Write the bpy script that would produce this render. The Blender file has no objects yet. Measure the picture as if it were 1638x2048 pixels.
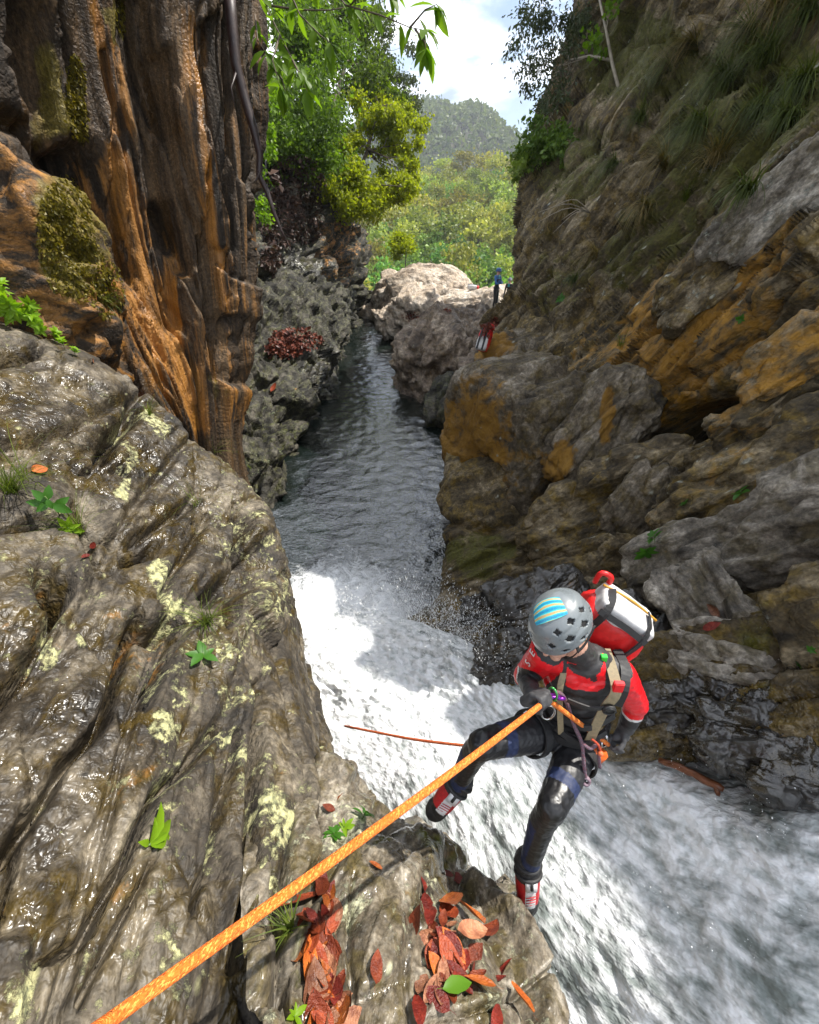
import bpy, bmesh, math, random
import numpy as np
from mathutils import Vector, Matrix, Euler

random.seed(7)
RNG = np.random.default_rng(7)
scene = bpy.context.scene
COL = scene.collection

# ------------------------------------------------------------------ camera
PITCH = math.radians(35.0)
FPX = 820.0                      # focal length in pixels of the 1638 px wide photograph
CAMZ = 6.0                       # metres above the pool
cam_data = bpy.data.cameras.new('camera')
cam_data.sensor_fit = 'HORIZONTAL'
cam_data.sensor_width = 36.0
cam_data.lens = 36.0 * FPX / 1638.0
cam_data.clip_start = 0.02
cam_data.clip_end = 6000.0
cam = bpy.data.objects.new('camera', cam_data)
COL.objects.link(cam)
cam.location = (0, 0, CAMZ)
cam.rotation_euler = (math.radians(90.0) - PITCH, 0, 0)
scene.camera = cam

# ------------------------------------------------------------------ light
SUN = Vector((0.50, 0.20, 0.84)).normalized()      # direction towards the sun
SUN_STRENGTH = 5.0
SKY_STRENGTH = 0.11
CLOUD = 2.0
EXPOSURE = 0.74
HAZE = 0.00022
world = bpy.data.worlds.new('World')
scene.world = world
world.use_nodes = True
wn, wl = world.node_tree.nodes, world.node_tree.links
wn.clear()
w_out = wn.new('ShaderNodeOutputWorld')
w_sky = wn.new('ShaderNodeTexSky')
w_sky.sky_type = 'NISHITA'
w_sky.sun_disc = False
w_sky.sun_elevation = math.asin(SUN.z)
w_sky.sun_rotation = math.atan2(SUN.x, SUN.y)
w_sky.air_density = 1.0
w_sky.dust_density = 1.0
w_bg = wn.new('ShaderNodeBackground'); w_bg.inputs['Strength'].default_value = SKY_STRENGTH
w_cl = wn.new('ShaderNodeBackground'); w_cl.inputs['Strength'].default_value = CLOUD
w_mix = wn.new('ShaderNodeMixShader')
w_tc = wn.new('ShaderNodeTexCoord')
w_map = wn.new('ShaderNodeMapping'); w_map.inputs['Scale'].default_value = (1.0, 1.0, 2.6)
w_map.inputs['Location'].default_value = (0.35, 0.2, 0.1)
w_no = wn.new('ShaderNodeTexNoise'); w_no.inputs['Scale'].default_value = 4.2; w_no.inputs['Detail'].default_value = 7; w_no.inputs['Roughness'].default_value = 0.55
w_ra = wn.new('ShaderNodeValToRGB')
w_ra.color_ramp.elements[0].position = 0.43; w_ra.color_ramp.elements[0].color = (0.06, 0.06, 0.06, 1)
w_ra.color_ramp.elements[1].position = 0.56; w_ra.color_ramp.elements[1].color = (1, 1, 1, 1)
w_n2 = wn.new('ShaderNodeTexNoise'); w_n2.inputs['Scale'].default_value = 3.4; w_n2.inputs['Detail'].default_value = 6
w_r2 = wn.new('ShaderNodeValToRGB')
w_r2.color_ramp.elements[0].position = 0.40; w_r2.color_ramp.elements[0].color = (0.17, 0.215, 0.29, 1)
w_r2.color_ramp.elements[1].position = 0.56; w_r2.color_ramp.elements[1].color = (1.0, 1.0, 1.0, 1)
wl.new(w_tc.outputs['Generated'], w_map.inputs['Vector'])
wl.new(w_map.outputs['Vector'], w_no.inputs['Vector'])
wl.new(w_map.outputs['Vector'], w_n2.inputs['Vector'])
wl.new(w_no.outputs['Fac'], w_ra.inputs['Fac'])
wl.new(w_n2.outputs['Fac'], w_r2.inputs['Fac'])
wl.new(w_r2.outputs['Color'], w_cl.inputs['Color'])
wl.new(w_sky.outputs['Color'], w_bg.inputs['Color'])
wl.new(w_ra.outputs['Color'], w_mix.inputs['Fac'])
wl.new(w_bg.outputs['Background'], w_mix.inputs[1])
wl.new(w_cl.outputs['Background'], w_mix.inputs[2])
wl.new(w_mix.outputs['Shader'], w_out.inputs['Surface'])

sun_data = bpy.data.lights.new('sun', 'SUN')
sun_data.energy = SUN_STRENGTH
sun_data.angle = math.radians(0.53)
sun_data.color = (1.0, 0.95, 0.87)
sun = bpy.data.objects.new('sun', sun_data)
COL.objects.link(sun)
sun.rotation_euler = SUN.to_track_quat('Z', 'Y').to_euler()
sun.location = (10, 4, 40)

scene.view_settings.view_transform = 'Standard'
scene.view_settings.look = 'None'
scene.view_settings.exposure = EXPOSURE
scene.view_settings.gamma = 1.0
scene.view_settings.use_curve_mapping = False
scene.render.engine = 'CYCLES'
scene.cycles.max_bounces = 6
scene.cycles.diffuse_bounces = 2
scene.cycles.glossy_bounces = 2
scene.cycles.transparent_max_bounces = 4
scene.cycles.sample_clamp_indirect = 6.0
scene.cycles.caustics_reflective = False
scene.cycles.caustics_refractive = False

# ------------------------------------------------------------------ helpers: survey
SP, CP = math.sin(PITCH), math.cos(PITCH)

def P(px, py, d):
    """World point seen at photo pixel px,py at axial distance d (how the place was surveyed)."""
    x = (px - 819.0) / FPX * d
    v = -(py - 1024.0) / FPX * d
    return np.array((x, d * CP + v * SP, CAMZ - d * SP + v * CP))

def PV(px, py, d):
    return Vector(P(px, py, d))

def on_plane(px, py, z=0.0):
    v = -(py - 1024.0) / FPX
    d = (z - CAMZ) / (-SP + v * CP)
    return P(px, py, d)

def project(p):
    p = np.asarray(p, dtype=float)
    y, z = p[..., 1], p[..., 2] - CAMZ
    d = y * CP - z * SP
    v = y * SP + z * CP
    d = np.where(np.abs(d) < 1e-3, 1e-3, d)
    return 819.0 + FPX * p[..., 0] / d, 1024.0 - FPX * v / d, d

# ------------------------------------------------------------------ helpers: noise
def _hash(ix, iy, iz, s):
    h = (ix.astype(np.uint32) * np.uint32(374761393) + iy.astype(np.uint32) * np.uint32(668265263)
         + iz.astype(np.uint32) * np.uint32(2147483647) + np.uint32((s * 974634777 + 12345) & 0xffffffff))
    h = (h ^ (h >> np.uint32(13))) * np.uint32(1274126177)
    h = h ^ (h >> np.uint32(16))
    h = h * np.uint32(2246822519)
    return (h ^ (h >> np.uint32(15)))

def _rnd(ix, iy, iz, s):
    return _hash(ix, iy, iz, s).astype(np.float64) / 4294967295.0

def vnoise(p, s=0):
    """smooth value-gradient noise in about -1..1 for (n,3) points"""
    f = np.floor(p); i = f.astype(np.int64); t = p - f
    w = t * t * t * (t * (t * 6 - 15) + 10)
    r = 0
    for dx in (0, 1):
        for dy in (0, 1):
            for dz in (0, 1):
                h = _hash(i[:, 0] + dx, i[:, 1] + dy, i[:, 2] + dz, s)
                g = (((h & np.uint32(1023)).astype(float) / 511.5 - 1) * (t[:, 0] - dx)
                     + (((h >> np.uint32(10)) & np.uint32(1023)).astype(float) / 511.5 - 1) * (t[:, 1] - dy)
                     + (((h >> np.uint32(20)) & np.uint32(1023)).astype(float) / 511.5 - 1) * (t[:, 2] - dz))
                ww = (w[:, 0] if dx else 1 - w[:, 0]) * (w[:, 1] if dy else 1 - w[:, 1]) * (w[:, 2] if dz else 1 - w[:, 2])
                r = r + g * ww
    return r * 1.4

def fbm(p, oct=4, s=0, gain=0.5, ridged=False):
    a, r, tot = 1.0, 0.0, 0.0
    for k in range(oct):
        n = vnoise(p * (2.03 ** k) + 17.3 * k, s + k)
        r = r + a * ((1 - 2 * np.abs(n)) if ridged else n)
        tot += a
        a *= gain
    return r / tot

def blocks(p, s=0, sharp=9.0, tilt=0.6):
    """fractured-rock field: every cell of a jittered lattice is a tilted facet; returns (height, gap) """
    f = np.floor(p); i = f.astype(np.int64)
    n = len(p)
    num = np.zeros(n); den = np.zeros(n)
    f1 = np.full(n, 9.0); f2 = np.full(n, 9.0)
    for dx in (-1, 0, 1):
        for dy in (-1, 0, 1):
            for dz in (-1, 0, 1):
                ix, iy, iz = i[:, 0] + dx, i[:, 1] + dy, i[:, 2] + dz
                h = _hash(ix, iy, iz, s)
                h2 = _hash(ix, iy, iz, s + 91)
                cx = ix + (h & np.uint32(1023)) / 1023.0 - p[:, 0]
                cy = iy + ((h >> np.uint32(10)) & np.uint32(1023)) / 1023.0 - p[:, 1]
                cz = iz + ((h >> np.uint32(20)) & np.uint32(1023)) / 1023.0 - p[:, 2]
                d2 = cx * cx + cy * cy + cz * cz
                d = np.sqrt(d2)
                hv = ((h2 & np.uint32(1023)) / 511.5 - 1) \
                    + tilt * (((h2 >> np.uint32(10)) & np.uint32(1023)) / 511.5 - 1) * cx * 2 \
                    + tilt * (((h2 >> np.uint32(20)) & np.uint32(1023)) / 511.5 - 1) * cy * 2 \
                    + tilt * (((h2 >> np.uint32(5)) & np.uint32(1023)) / 511.5 - 1) * cz * 2
                w = np.exp(-sharp * d2)
                num += w * hv; den += w
                nf1 = np.minimum(f1, d)
                f2 = np.minimum(np.maximum(f1, d), f2)
                f1 = nf1
    return num / (den + 1e-12), f2 - f1

def sstep(a, b, x):
    t = np.clip((x - a) / (b - a), 0, 1)
    return t * t * (3 - 2 * t)

# ------------------------------------------------------------------ helpers: meshes
def mesh_np(name, verts, faces, mat=None, smooth=True, attrs=None):
    """faces: (n,3) or (n,4) int array"""
    me = bpy.data.meshes.new(name)
    verts = np.ascontiguousarray(verts, dtype=np.float32)
    faces = np.ascontiguousarray(faces, dtype=np.int32)
    k = faces.shape[1]
    me.vertices.add(len(verts)); me.vertices.foreach_set('co', verts.ravel())
    me.loops.add(faces.size); me.loops.foreach_set('vertex_index', faces.ravel())
    me.polygons.add(len(faces))
    me.polygons.foreach_set('loop_start', np.arange(0, faces.size, k, dtype=np.int32))
    me.polygons.foreach_set('use_smooth', np.full(len(faces), smooth, dtype=bool))
    me.update(calc_edges=True)
    if attrs:
        for an, av in attrs.items():
            at = me.attributes.new(an, 'FLOAT', 'POINT')
            at.data.foreach_set('value', np.ascontiguousarray(av, dtype=np.float32))
    if mat is not None:
        for m in (mat if isinstance(mat, (list, tuple)) else [mat]):
            me.materials.append(m)
    return me

def link(name, me, parent=None, label=None, cat=None, group=None, kind=None, loc=None):
    o = bpy.data.objects.new(name, me)
    COL.objects.link(o)
    if parent is not None: o.parent = parent
    if loc is not None: o.location = loc
    if label: o['label'] = label
    if cat: o['category'] = cat
    if group: o['group'] = group
    if kind: o['kind'] = kind
    return o

def thing(name, label, cat, loc=(0, 0, 0), group=None):
    return link(name, None, None, label, cat, group, None, loc)

def grid_faces(nv, nu):
    a = np.arange(nv * nu).reshape(nv, nu)
    return np.stack([a[:-1, :-1].ravel(), a[:-1, 1:].ravel(), a[1:, 1:].ravel(), a[1:, :-1].ravel()], 1)

def catmull(ctrl, n, axis=0):
    """resample a control lattice along one axis with a Catmull-Rom spline"""
    c = np.moveaxis(np.asarray(ctrl, float), axis, 0)
    m = c.shape[0]
    t = np.linspace(0, m - 1, n)
    i = np.clip(np.floor(t).astype(int), 0, m - 2)
    u = (t - i).reshape((-1,) + (1,) * (c.ndim - 1))
    p0, p1, p2, p3 = c[np.maximum(i - 1, 0)], c[i], c[i + 1], c[np.minimum(i + 2, m - 1)]
    r = 0.5 * (2 * p1 + (p2 - p0) * u + (2 * p0 - 5 * p1 + 4 * p2 - p3) * u * u + (3 * p1 - p0 - 3 * p2 + p3) * u ** 3)
    return np.moveaxis(r, 0, axis)

def lattice(rows, nv, nu):
    return catmull(catmull(np.asarray(rows, float), nv, 0), nu, 1)

def grid_normals(g):
    du = np.gradient(g, axis=1); dv = np.gradient(g, axis=0)
    n = np.cross(du, dv)
    return n / (np.linalg.norm(n, axis=2, keepdims=True) + 1e-12)

def tube(pts, radii, seg=8, cap=True):
    """verts, quads of a tube along pts"""
    pts = [Vector(p) for p in pts]
    n = len(pts)
    if not hasattr(radii, '__len__'): radii = [radii] * n
    V, F = [], []
    up = Vector((0, 0, 1))
    t0 = (pts[1] - pts[0]).normalized()
    side = t0.cross(up)
    if side.length < 1e-3: side = t0.cross(Vector((0, 1, 0)))
    side.normalize()
    for k in range(n):
        t = (pts[min(k + 1, n - 1)] - pts[max(k - 1, 0)]).normalized()
        side = (side - t * side.dot(t))
        if side.length < 1e-6: side = t.orthogonal()
        side.normalize()
        b = t.cross(side)
        for j in range(seg):
            a = 2 * math.pi * j / seg
            V.append(pts[k] + (side * math.cos(a) + b * math.sin(a)) * radii[k])
    for k in range(n - 1):
        for j in range(seg):
            j2 = (j + 1) % seg
            F.append((k * seg + j, k * seg + j2, (k + 1) * seg + j2, (k + 1) * seg + j))
    if cap:
        a = len(V); V.append(pts[0]); b = len(V); V.append(pts[-1])
        for j in range(seg):
            j2 = (j + 1) % seg
            F.append((a, j2, j, a)); F.append((b, (n - 1) * seg + j, (n - 1) * seg + j2, b))
    return V, F

class MB:
    """collects simple shapes; build() links them as ONE mesh object"""
    def __init__(self): self.v = []; self.f = []; self.m = []
    def add(self, V, F, m=0):
        b = len(self.v)
        self.v += [tuple(x) for x in V]
        for f in F:
            g = []
            for i in f:
                if b + i not in g: g.append(b + i)
            self.f.append(g); self.m.append(m)
        return self
    def tube(self, pts, r, seg=8, m=0, cap=True):
        V, F = tube(pts, r, seg, cap); return self.add(V, F, m)
    def box(self, c, half, rot=None, m=0):
        c = Vector(c); R = rot if rot is not None else Matrix.Identity(3)
        V = [c + R @ Vector((sx * half[0], sy * half[1], sz * half[2])) for sx in (-1, 1) for sy in (-1, 1) for sz in (-1, 1)]
        F = [(0, 1, 3, 2), (4, 6, 7, 5), (0, 4, 5, 1), (2, 3, 7, 6), (0, 2, 6, 4), (1, 5, 7, 3)]
        return self.add(V, F, m)
    def ball(self, c, r, rot=None, m=0, nu=12, nv=8):
        if not hasattr(r, '__len__'): r = (r, r, r)
        c = Vector(c); R = rot if rot is not None else Matrix.Identity(3)
        V = [c + R @ Vector((0, 0, r[2]))]
        for k in range(1, nv):
            th = math.pi * k / nv
            for j in range(nu):
                a = 2 * math.pi * j / nu
                V.append(c + R @ Vector((r[0] * math.sin(th) * math.cos(a), r[1] * math.sin(th) * math.sin(a), r[2] * math.cos(th))))
        V.append(c + R @ Vector((0, 0, -r[2])))
        F = []
        for j in range(nu): F.append((0, 1 + j, 1 + (j + 1) % nu))
        for k in range(nv - 2):
            for j in range(nu):
                a = 1 + k * nu; b = a + nu; j2 = (j + 1) % nu
                F.append((a + j, b + j, b + j2, a + j2))
        e = len(V) - 1; a = 1 + (nv - 2) * nu
        for j in range(nu): F.append((a + j, e, a + (j + 1) % nu))
        return self.add(V, F, m)
    def mesh(self, name, mats, smooth=True):
        me = bpy.data.meshes.new(name)
        me.from_pydata(self.v, [], self.f)
        for mm in (mats if isinstance(mats, (list, tuple)) else [mats]): me.materials.append(mm)
        me.polygons.foreach_set('material_index', self.m)
        me.polygons.foreach_set('use_smooth', [smooth] * len(self.f))
        me.update()
        return me
    def build(self, name, mats, parent=None, smooth=True, bevel=0.0, **kw):
        me = self.mesh(name, mats, smooth)
        if bevel > 0:
            bm = bmesh.new(); bm.from_mesh(me)
            bmesh.ops.bevel(bm, geom=bm.edges[:], offset=bevel, segments=2, affect='EDGES', clamp_overlap=True)
            bm.to_mesh(me); bm.free()
            me.polygons.foreach_set('use_smooth', [smooth] * len(me.polygons))
        return link(name, me, parent, **kw)

# ------------------------------------------------------------------ helpers: materials
def new_mat(name):
    m = bpy.data.materials.new(name); m.use_nodes = True
    nt = m.node_tree; nt.nodes.clear()
    return m, nt.nodes, nt.links

def ramp(nodes, stops):
    r = nodes.new('ShaderNodeValToRGB')
    e = r.color_ramp.elements
    while len(e) < len(stops): e.new(0.5)
    for k, (pos, c) in enumerate(stops):
        e[k].position = pos
        e[k].color = (c, c, c, 1) if not hasattr(c, '__len__') else (*c, 1)
    return r

def noise(nodes, links, vec, scale, detail=6, rough=0.6, dist=0.0):
    n = nodes.new('ShaderNodeTexNoise')
    n.inputs['Scale'].default_value = scale; n.inputs['Detail'].default_value = detail
    n.inputs['Roughness'].default_value = rough; n.inputs['Distortion'].default_value = dist
    if vec is not None: links.new(vec, n.inputs['Vector'])
    return n.outputs['Fac']

def mixc(nodes, links, fac, a, b, mode='MIX'):
    m = nodes.new('ShaderNodeMix'); m.data_type = 'RGBA'; m.blend_type = mode
    for sock, val in ((m.inputs[0], fac), (m.inputs[6], a), (m.inputs[7], b)):
        if hasattr(val, 'is_linked'): links.new(val, sock)
        elif hasattr(val, '__len__'): sock.default_value = (*val, 1)
        else: sock.default_value = val
    return m.outputs[2]

def mth(nodes, links, op, a, b=None, clamp=False):
    m = nodes.new('ShaderNodeMath'); m.operation = op; m.use_clamp = clamp
    for k, val in enumerate((a, b)):
        if val is None: continue
        if hasattr(val, 'is_linked'): links.new(val, m.inputs[k])
        else: m.inputs[k].default_value = val
    return m.outputs[0]

def plain(name, color, rough=0.5, metal=0.0, spec=0.5, vary=0.0, vscale=60.0, bump=0.0, bscale=200.0, coat=0.0, sheen=0.0):
    m, N, L = new_mat(name)
    o = N.new('ShaderNodeOutputMaterial'); b = N.new('ShaderNodeBsdfPrincipled')
    b.inputs['Base Color'].default_value = (*color, 1); b.inputs['Roughness'].default_value = rough
    b.inputs['Metallic'].default_value = metal; b.inputs['Specular IOR Level'].default_value = spec
    b.inputs['Coat Weight'].default_value = coat
    tc = N.new('ShaderNodeTexCoord')
    if vary > 0:
        f = noise(N, L, tc.outputs['Object'], vscale, 5, 0.6)
        r = ramp(N, [(0.3, 1 - vary), (0.7, 1 + vary)]); L.new(f, r.inputs['Fac'])
        L.new(mixc(N, L, 1.0, color, r.outputs['Color'], 'MULTIPLY'), b.inputs['Base Color'])
        rr = ramp(N, [(0.3, max(0.02, rough - 0.12)), (0.7, min(1, rough + 0.12))]); L.new(f, rr.inputs['Fac']); L.new(rr.outputs['Color'], b.inputs['Roughness'])
    if bump > 0:
        f = noise(N, L, tc.outputs['Object'], bscale, 4, 0.6)
        bp = N.new('ShaderNodeBump'); bp.inputs['Strength'].default_value = bump; bp.inputs['Distance'].default_value = 0.002
        L.new(f, bp.inputs['Height']); L.new(bp.outputs['Normal'], b.inputs['Normal'])
    L.new(b.outputs['BSDF'], o.inputs['Surface'])
    return m
# ================================================================== ROCK
def rock_mat(name, dark, mid, light, lichen=(0.42, 0.44, 0.27), lich_amt=0.5, ochre=(0.30, 0.13, 0.022), moss=(0.055, 0.06, 0.012),
             wet=0.5, spec=0.5, bump=0.6, fine=1.0, speck=0.3, olive=(0.10, 0.085, 0.03), cscale=1.0, bs=16.0, streak=False, b2k=1.0):
    """layered rock: grain along the strata (rc), lichen crusts, ochre seep stains (och), moss (mos), water film (wet)"""
    m, N, L = new_mat(name)
    out = N.new('ShaderNodeOutputMaterial'); b = N.new('ShaderNodeBsdfPrincipled')
    def attr(n):
        a = N.new('ShaderNodeAttribute'); a.attribute_name = n; return a
    rc = attr('rc').outputs['Vector']
    tc = N.new('ShaderNodeTexCoord').outputs['Object']
    och, lic, wetA, mos = attr('och').outputs['Fac'], attr('lic').outputs['Fac'], attr('wet').outputs['Fac'], attr('mos').outputs['Fac']
    n1 = noise(N, L, rc, 1.6 * cscale, 7, 0.62, 0.6)
    n2 = noise(N, L, rc, bs * 0.5, 5, 0.68, 0.4)
    n3 = noise(N, L, tc, bs * 2.2, 4, 0.7)
    n4 = noise(N, L, rc if streak else tc, (5.5 if streak else 4.2) * cscale, 9, 0.66, 0.5)
    s = mth(N, L, 'ADD', mth(N, L, 'MULTIPLY', n1, 0.45), mth(N, L, 'MULTIPLY', n2, 0.55))
    r1 = ramp(N, [(0.37, dark), (0.50, mid), (0.63, light)]); L.new(s, r1.inputs['Fac'])
    col = r1.outputs['Color']
    # olive / brown weathering
    r2 = ramp(N, [(0.48, 0.0), (0.62, 0.75)]); L.new(n4, r2.inputs['Fac'])
    col = mixc(N, L, r2.outputs['Color'], col, olive)
    # mineral grain
    g = ramp(N, [(0.34, 0.50), (0.50, 1.0), (0.66, 1.7)]); L.new(n3, g.inputs['Fac'])
    col = mixc(N, L, 0.85, col, g.outputs['Color'], 'MULTIPLY')
    # ochre stain
    o1 = ramp(N, [(0.0, (ochre[0] * 0.28, ochre[1] * 0.28, ochre[2] * 0.5)), (0.45, ochre), (1.0, (ochre[0] * 1.5, ochre[1] * 1.6, ochre[2] * 2.2))])
    oo = mth(N, L, 'ADD', mth(N, L, 'MULTIPLY', n2, 1.9), -0.5, True); L.new(oo, o1.inputs['Fac'])
    of = mth(N, L, 'ADD', mth(N, L, 'ADD', mth(N, L, 'MULTIPLY', mth(N, L, 'SUBTRACT', n4, 0.5), 4.0), mth(N, L, 'MULTIPLY', mth(N, L, 'SUBTRACT', n2, 0.5), 3.5)), mth(N, L, 'SUBTRACT', mth(N, L, 'MULTIPLY', och, 2.2), 0.85), True)
    col = mixc(N, L, of, col, o1.outputs['Color'])
    # moss
    mf = mth(N, L, 'ADD', mth(N, L, 'MULTIPLY', mth(N, L, 'SUBTRACT', n4, 0.5), 5.0), mth(N, L, 'SUBTRACT', mth(N, L, 'MULTIPLY', mos, 3.0), 1.3), True)
    mcol = ramp(N, [(0.3, (moss[0] * 0.5, moss[1] * 0.5, moss[2] * 0.5)), (0.7, (moss[0] * 1.7, moss[1] * 1.7, moss[2] * 1.5))]); L.new(n3, mcol.inputs['Fac'])
    col = mixc(N, L, mf, col, mcol.outputs['Color'])
    # lichen crusts: irregular patches plus small pale spots
    l1 = mth(N, L, 'ADD', mth(N, L, 'MULTIPLY', noise(N, L, tc, 5.0 * cscale, 8, 0.70, 0.2), 0.62), mth(N, L, 'MULTIPLY', noise(N, L, tc, 26.0 * cscale, 6, 0.72), 0.38))
    lf = mth(N, L, 'ADD', mth(N, L, 'MULTIPLY', l1, 18.0), mth(N, L, 'SUBTRACT', mth(N, L, 'MULTIPLY', lic, 2.1), 12.0 - 0.75 * lich_amt), True)
    vo = N.new('ShaderNodeTexVoronoi'); vo.inputs['Scale'].default_value = bs * .62; L.new(rc, vo.inputs['Vector'])
    vs = ramp(N, [(0.0, 1.0), (0.10 * speck + 0.02, 1.0), (0.10 * speck + 0.10, 0.0)]); L.new(vo.outputs['Distance'], vs.inputs['Fac'])
    vr = ramp(N, [(0.62, 0.0), (0.66, 1.0)]); L.new(vo.outputs['Color'], vr.inputs['Fac'])
    sp = mth(N, L, 'MULTIPLY', mth(N, L, 'MULTIPLY', vs.outputs['Color'], vr.outputs['Color']), min(1.0, speck * 2.0), True)
    lall = mth(N, L, 'MAXIMUM', lf, sp)
    lcol = ramp(N, [(0.36, (lichen[0] * 0.35, lichen[1] * 0.38, lichen[2] * 0.45)), (0.50, (lichen[0] * .8, lichen[1] * .82, lichen[2] * .9)), (0.64, (min(1, lichen[0] * 1.15), min(1, lichen[1] * 1.15), lichen[2] * 1.25))]); L.new(n3, lcol.inputs['Fac'])
    col = mixc(N, L, mth(N, L, 'MULTIPLY', lall, 0.9), col, lcol.outputs['Color'])
    L.new(col, b.inputs['Base Color'])
    # water film: patchy low roughness
    wf = mth(N, L, 'ADD', mth(N, L, 'MULTIPLY', mth(N, L, 'SUBTRACT', n4, 0.50), 3.5), mth(N, L, 'ADD', mth(N, L, 'MULTIPLY', wetA, 1.2), wet - 0.35), True)
    rr = ramp(N, [(0.0, 0.80), (0.5, 0.45), (1.0, 0.24)]); L.new(wf, rr.inputs['Fac'])
    L.new(mth(N, L, 'ADD', rr.outputs['Color'], mth(N, L, 'MULTIPLY', lall, 0.4), True), b.inputs['Roughness'])
    b.inputs['Specular IOR Level'].default_value = spec
    # relief
    b1 = noise(N, L, rc, bs * 0.8, 3, 0.6, 0.6)
    b2 = noise(N, L, tc, bs * 2.0, 2, 0.6, 0.5)
    h = mth(N, L, 'ADD', mth(N, L, 'ADD', mth(N, L, 'MULTIPLY', b1, (0.50 if bs < 9.5 else 0.26) / bs), mth(N, L, 'MULTIPLY', b2, (0.22 if bs < 9.5 else 0.10) * b2k / bs)), mth(N, L, 'MULTIPLY', lall, 0.06 / bs))
    bp = N.new('ShaderNodeBump'); bp.inputs['Strength'].default_value = bump; bp.inputs['Distance'].default_value = 1.0
    L.new(h, bp.inputs['Height']); L.new(bp.outputs['Normal'], b.inputs['Normal'])
    L.new(b.outputs['BSDF'], out.inputs['Surface'])
    return m

M_SLAB = rock_mat('wet_schist', (0.010, 0.008, 0.006), (0.042, 0.033, 0.022), (0.18, 0.152, 0.11), lichen=(0.50, 0.48, 0.22), lich_amt=2.0, wet=0.36, bump=1.0, spec=0.55, speck=0.30, olive=(0.062, 0.041, 0.007), bs=12, b2k=2.0)
M_LEDGE = rock_mat('lichened_schist', (0.014, 0.012, 0.009), (0.135, 0.112, 0.080), (0.40, 0.365, 0.30), lichen=(0.50, 0.49, 0.29), lich_amt=2.3, wet=0.55, bump=0.9, spec=0.6, speck=0.55, olive=(0.075, 0.058, 0.018), cscale=1.5, bs=17)
M_FLUTE = rock_mat('stained_cliff', (0.005, 0.004, 0.003), (0.034, 0.022, 0.012), (0.13, 0.08, 0.038), lich_amt=-2.0, ochre=(0.27, 0.118, 0.020), wet=0.12, bump=1.0, spec=0.4, speck=0.0, b2k=2.6, olive=(0.06, 0.032, 0.010), moss=(0.11, 0.085, 0.014), bs=14, streak=True)
M_RIGHT = rock_mat('mossy_cliff', (0.012, 0.009, 0.005), (0.080, 0.060, 0.031), (0.30, 0.245, 0.16), lichen=(0.38, 0.38, 0.29), lich_amt=0.9, ochre=(0.27, 0.135, 0.015), wet=0.25, bump=1.0, spec=0.4, speck=0.6, olive=(0.15, 0.098, 0.013), moss=(0.062, 0.060, 0.009), bs=8)
M_OCHRE = rock_mat('ochre_block', (0.016, 0.013, 0.009), (0.092, 0.074, 0.050), (0.26, 0.225, 0.175), lichen=(0.36, 0.36, 0.27), lich_amt=0.35, ochre=(0.19, 0.098, 0.012), wet=0.15, bump=0.9, spec=0.35, speck=0.5, olive=(0.085, 0.06, 0.014), bs=7)
M_GREY = rock_mat('grey_schist', (0.030, 0.026, 0.021), (0.17, 0.15, 0.122), (0.40, 0.365, 0.31), lichen=(0.36, 0.37, 0.29), lich_amt=0.5, ochre=(0.16, 0.085, 0.012), wet=0.15, bump=0.9, spec=0.4, speck=0.5, olive=(0.075, 0.058, 0.024), bs=10)
M_WET = rock_mat('black_wet_rock', (0.004, 0.0035, 0.003), (0.020, 0.018, 0.016), (0.075, 0.07, 0.064), lich_amt=-2.0, wet=1.2, bump=1.0, spec=0.9, speck=0.05, olive=(0.04, 0.028, 0.009), bs=10)
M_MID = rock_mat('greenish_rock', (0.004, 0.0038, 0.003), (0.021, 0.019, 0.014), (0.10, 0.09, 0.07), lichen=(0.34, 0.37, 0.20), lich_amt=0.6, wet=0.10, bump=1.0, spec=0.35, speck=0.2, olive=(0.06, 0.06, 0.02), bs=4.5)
M_BROWN = rock_mat('brown_boulder', (0.034, 0.025, 0.018), (0.145, 0.108, 0.078), (0.35, 0.285, 0.21), lich_amt=0.1, wet=0.35, bump=1.0, spec=0.5, speck=0.2, olive=(0.10, 0.066, 0.027), cscale=0.7, bs=3.2)
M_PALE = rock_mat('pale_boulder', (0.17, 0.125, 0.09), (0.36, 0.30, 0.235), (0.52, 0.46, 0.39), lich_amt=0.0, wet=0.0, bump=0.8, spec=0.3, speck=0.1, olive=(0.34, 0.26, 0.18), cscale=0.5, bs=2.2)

def seg_dist(px, py, poly):
    """distance in photo pixels to a polyline, and which side"""
    best = np.full(px.shape, 1e9); side = np.zeros(px.shape)
    for (x0, y0), (x1, y1) in zip(poly[:-1], poly[1:]):
        dx, dy = x1 - x0, y1 - y0
        t = np.clip(((px - x0) * dx + (py - y0) * dy) / (dx * dx + dy * dy), 0, 1)
        ex, ey = px - x0 - t * dx, py - y0 - t * dy
        d = np.hypot(ex, ey)
        sd = np.sign(dx * ey - dy * ex)
        side = np.where(d < best, sd, side); best = np.minimum(best, d)
    return best, side

def frame_of(e, n):
    e = np.asarray(e, float); e = e / np.linalg.norm(e)
    n = np.asarray(n, float); n = n - e * n.dot(e); n = n / np.linalg.norm(n)
    return np.stack([e, np.cross(n, e), n])

def zone(px, py, items, wob=0.0):
    """soft union of ellipses given in survey pixels: (cx, cy, rx, ry, rot_deg, strength)"""
    z = np.zeros(px.shape)
    for cx, cy, rx, ry, rot, s in items:
        a = math.radians(rot)
        u = ((px - cx) * math.cos(a) + (py - cy) * math.sin(a)) / rx
        v = (-(px - cx) * math.sin(a) + (py - cy) * math.cos(a)) / ry
        z = np.maximum(z, s * (1 - sstep(0.55 + wob, 1.25 + wob, np.hypot(u, v))))
    return z

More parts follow.
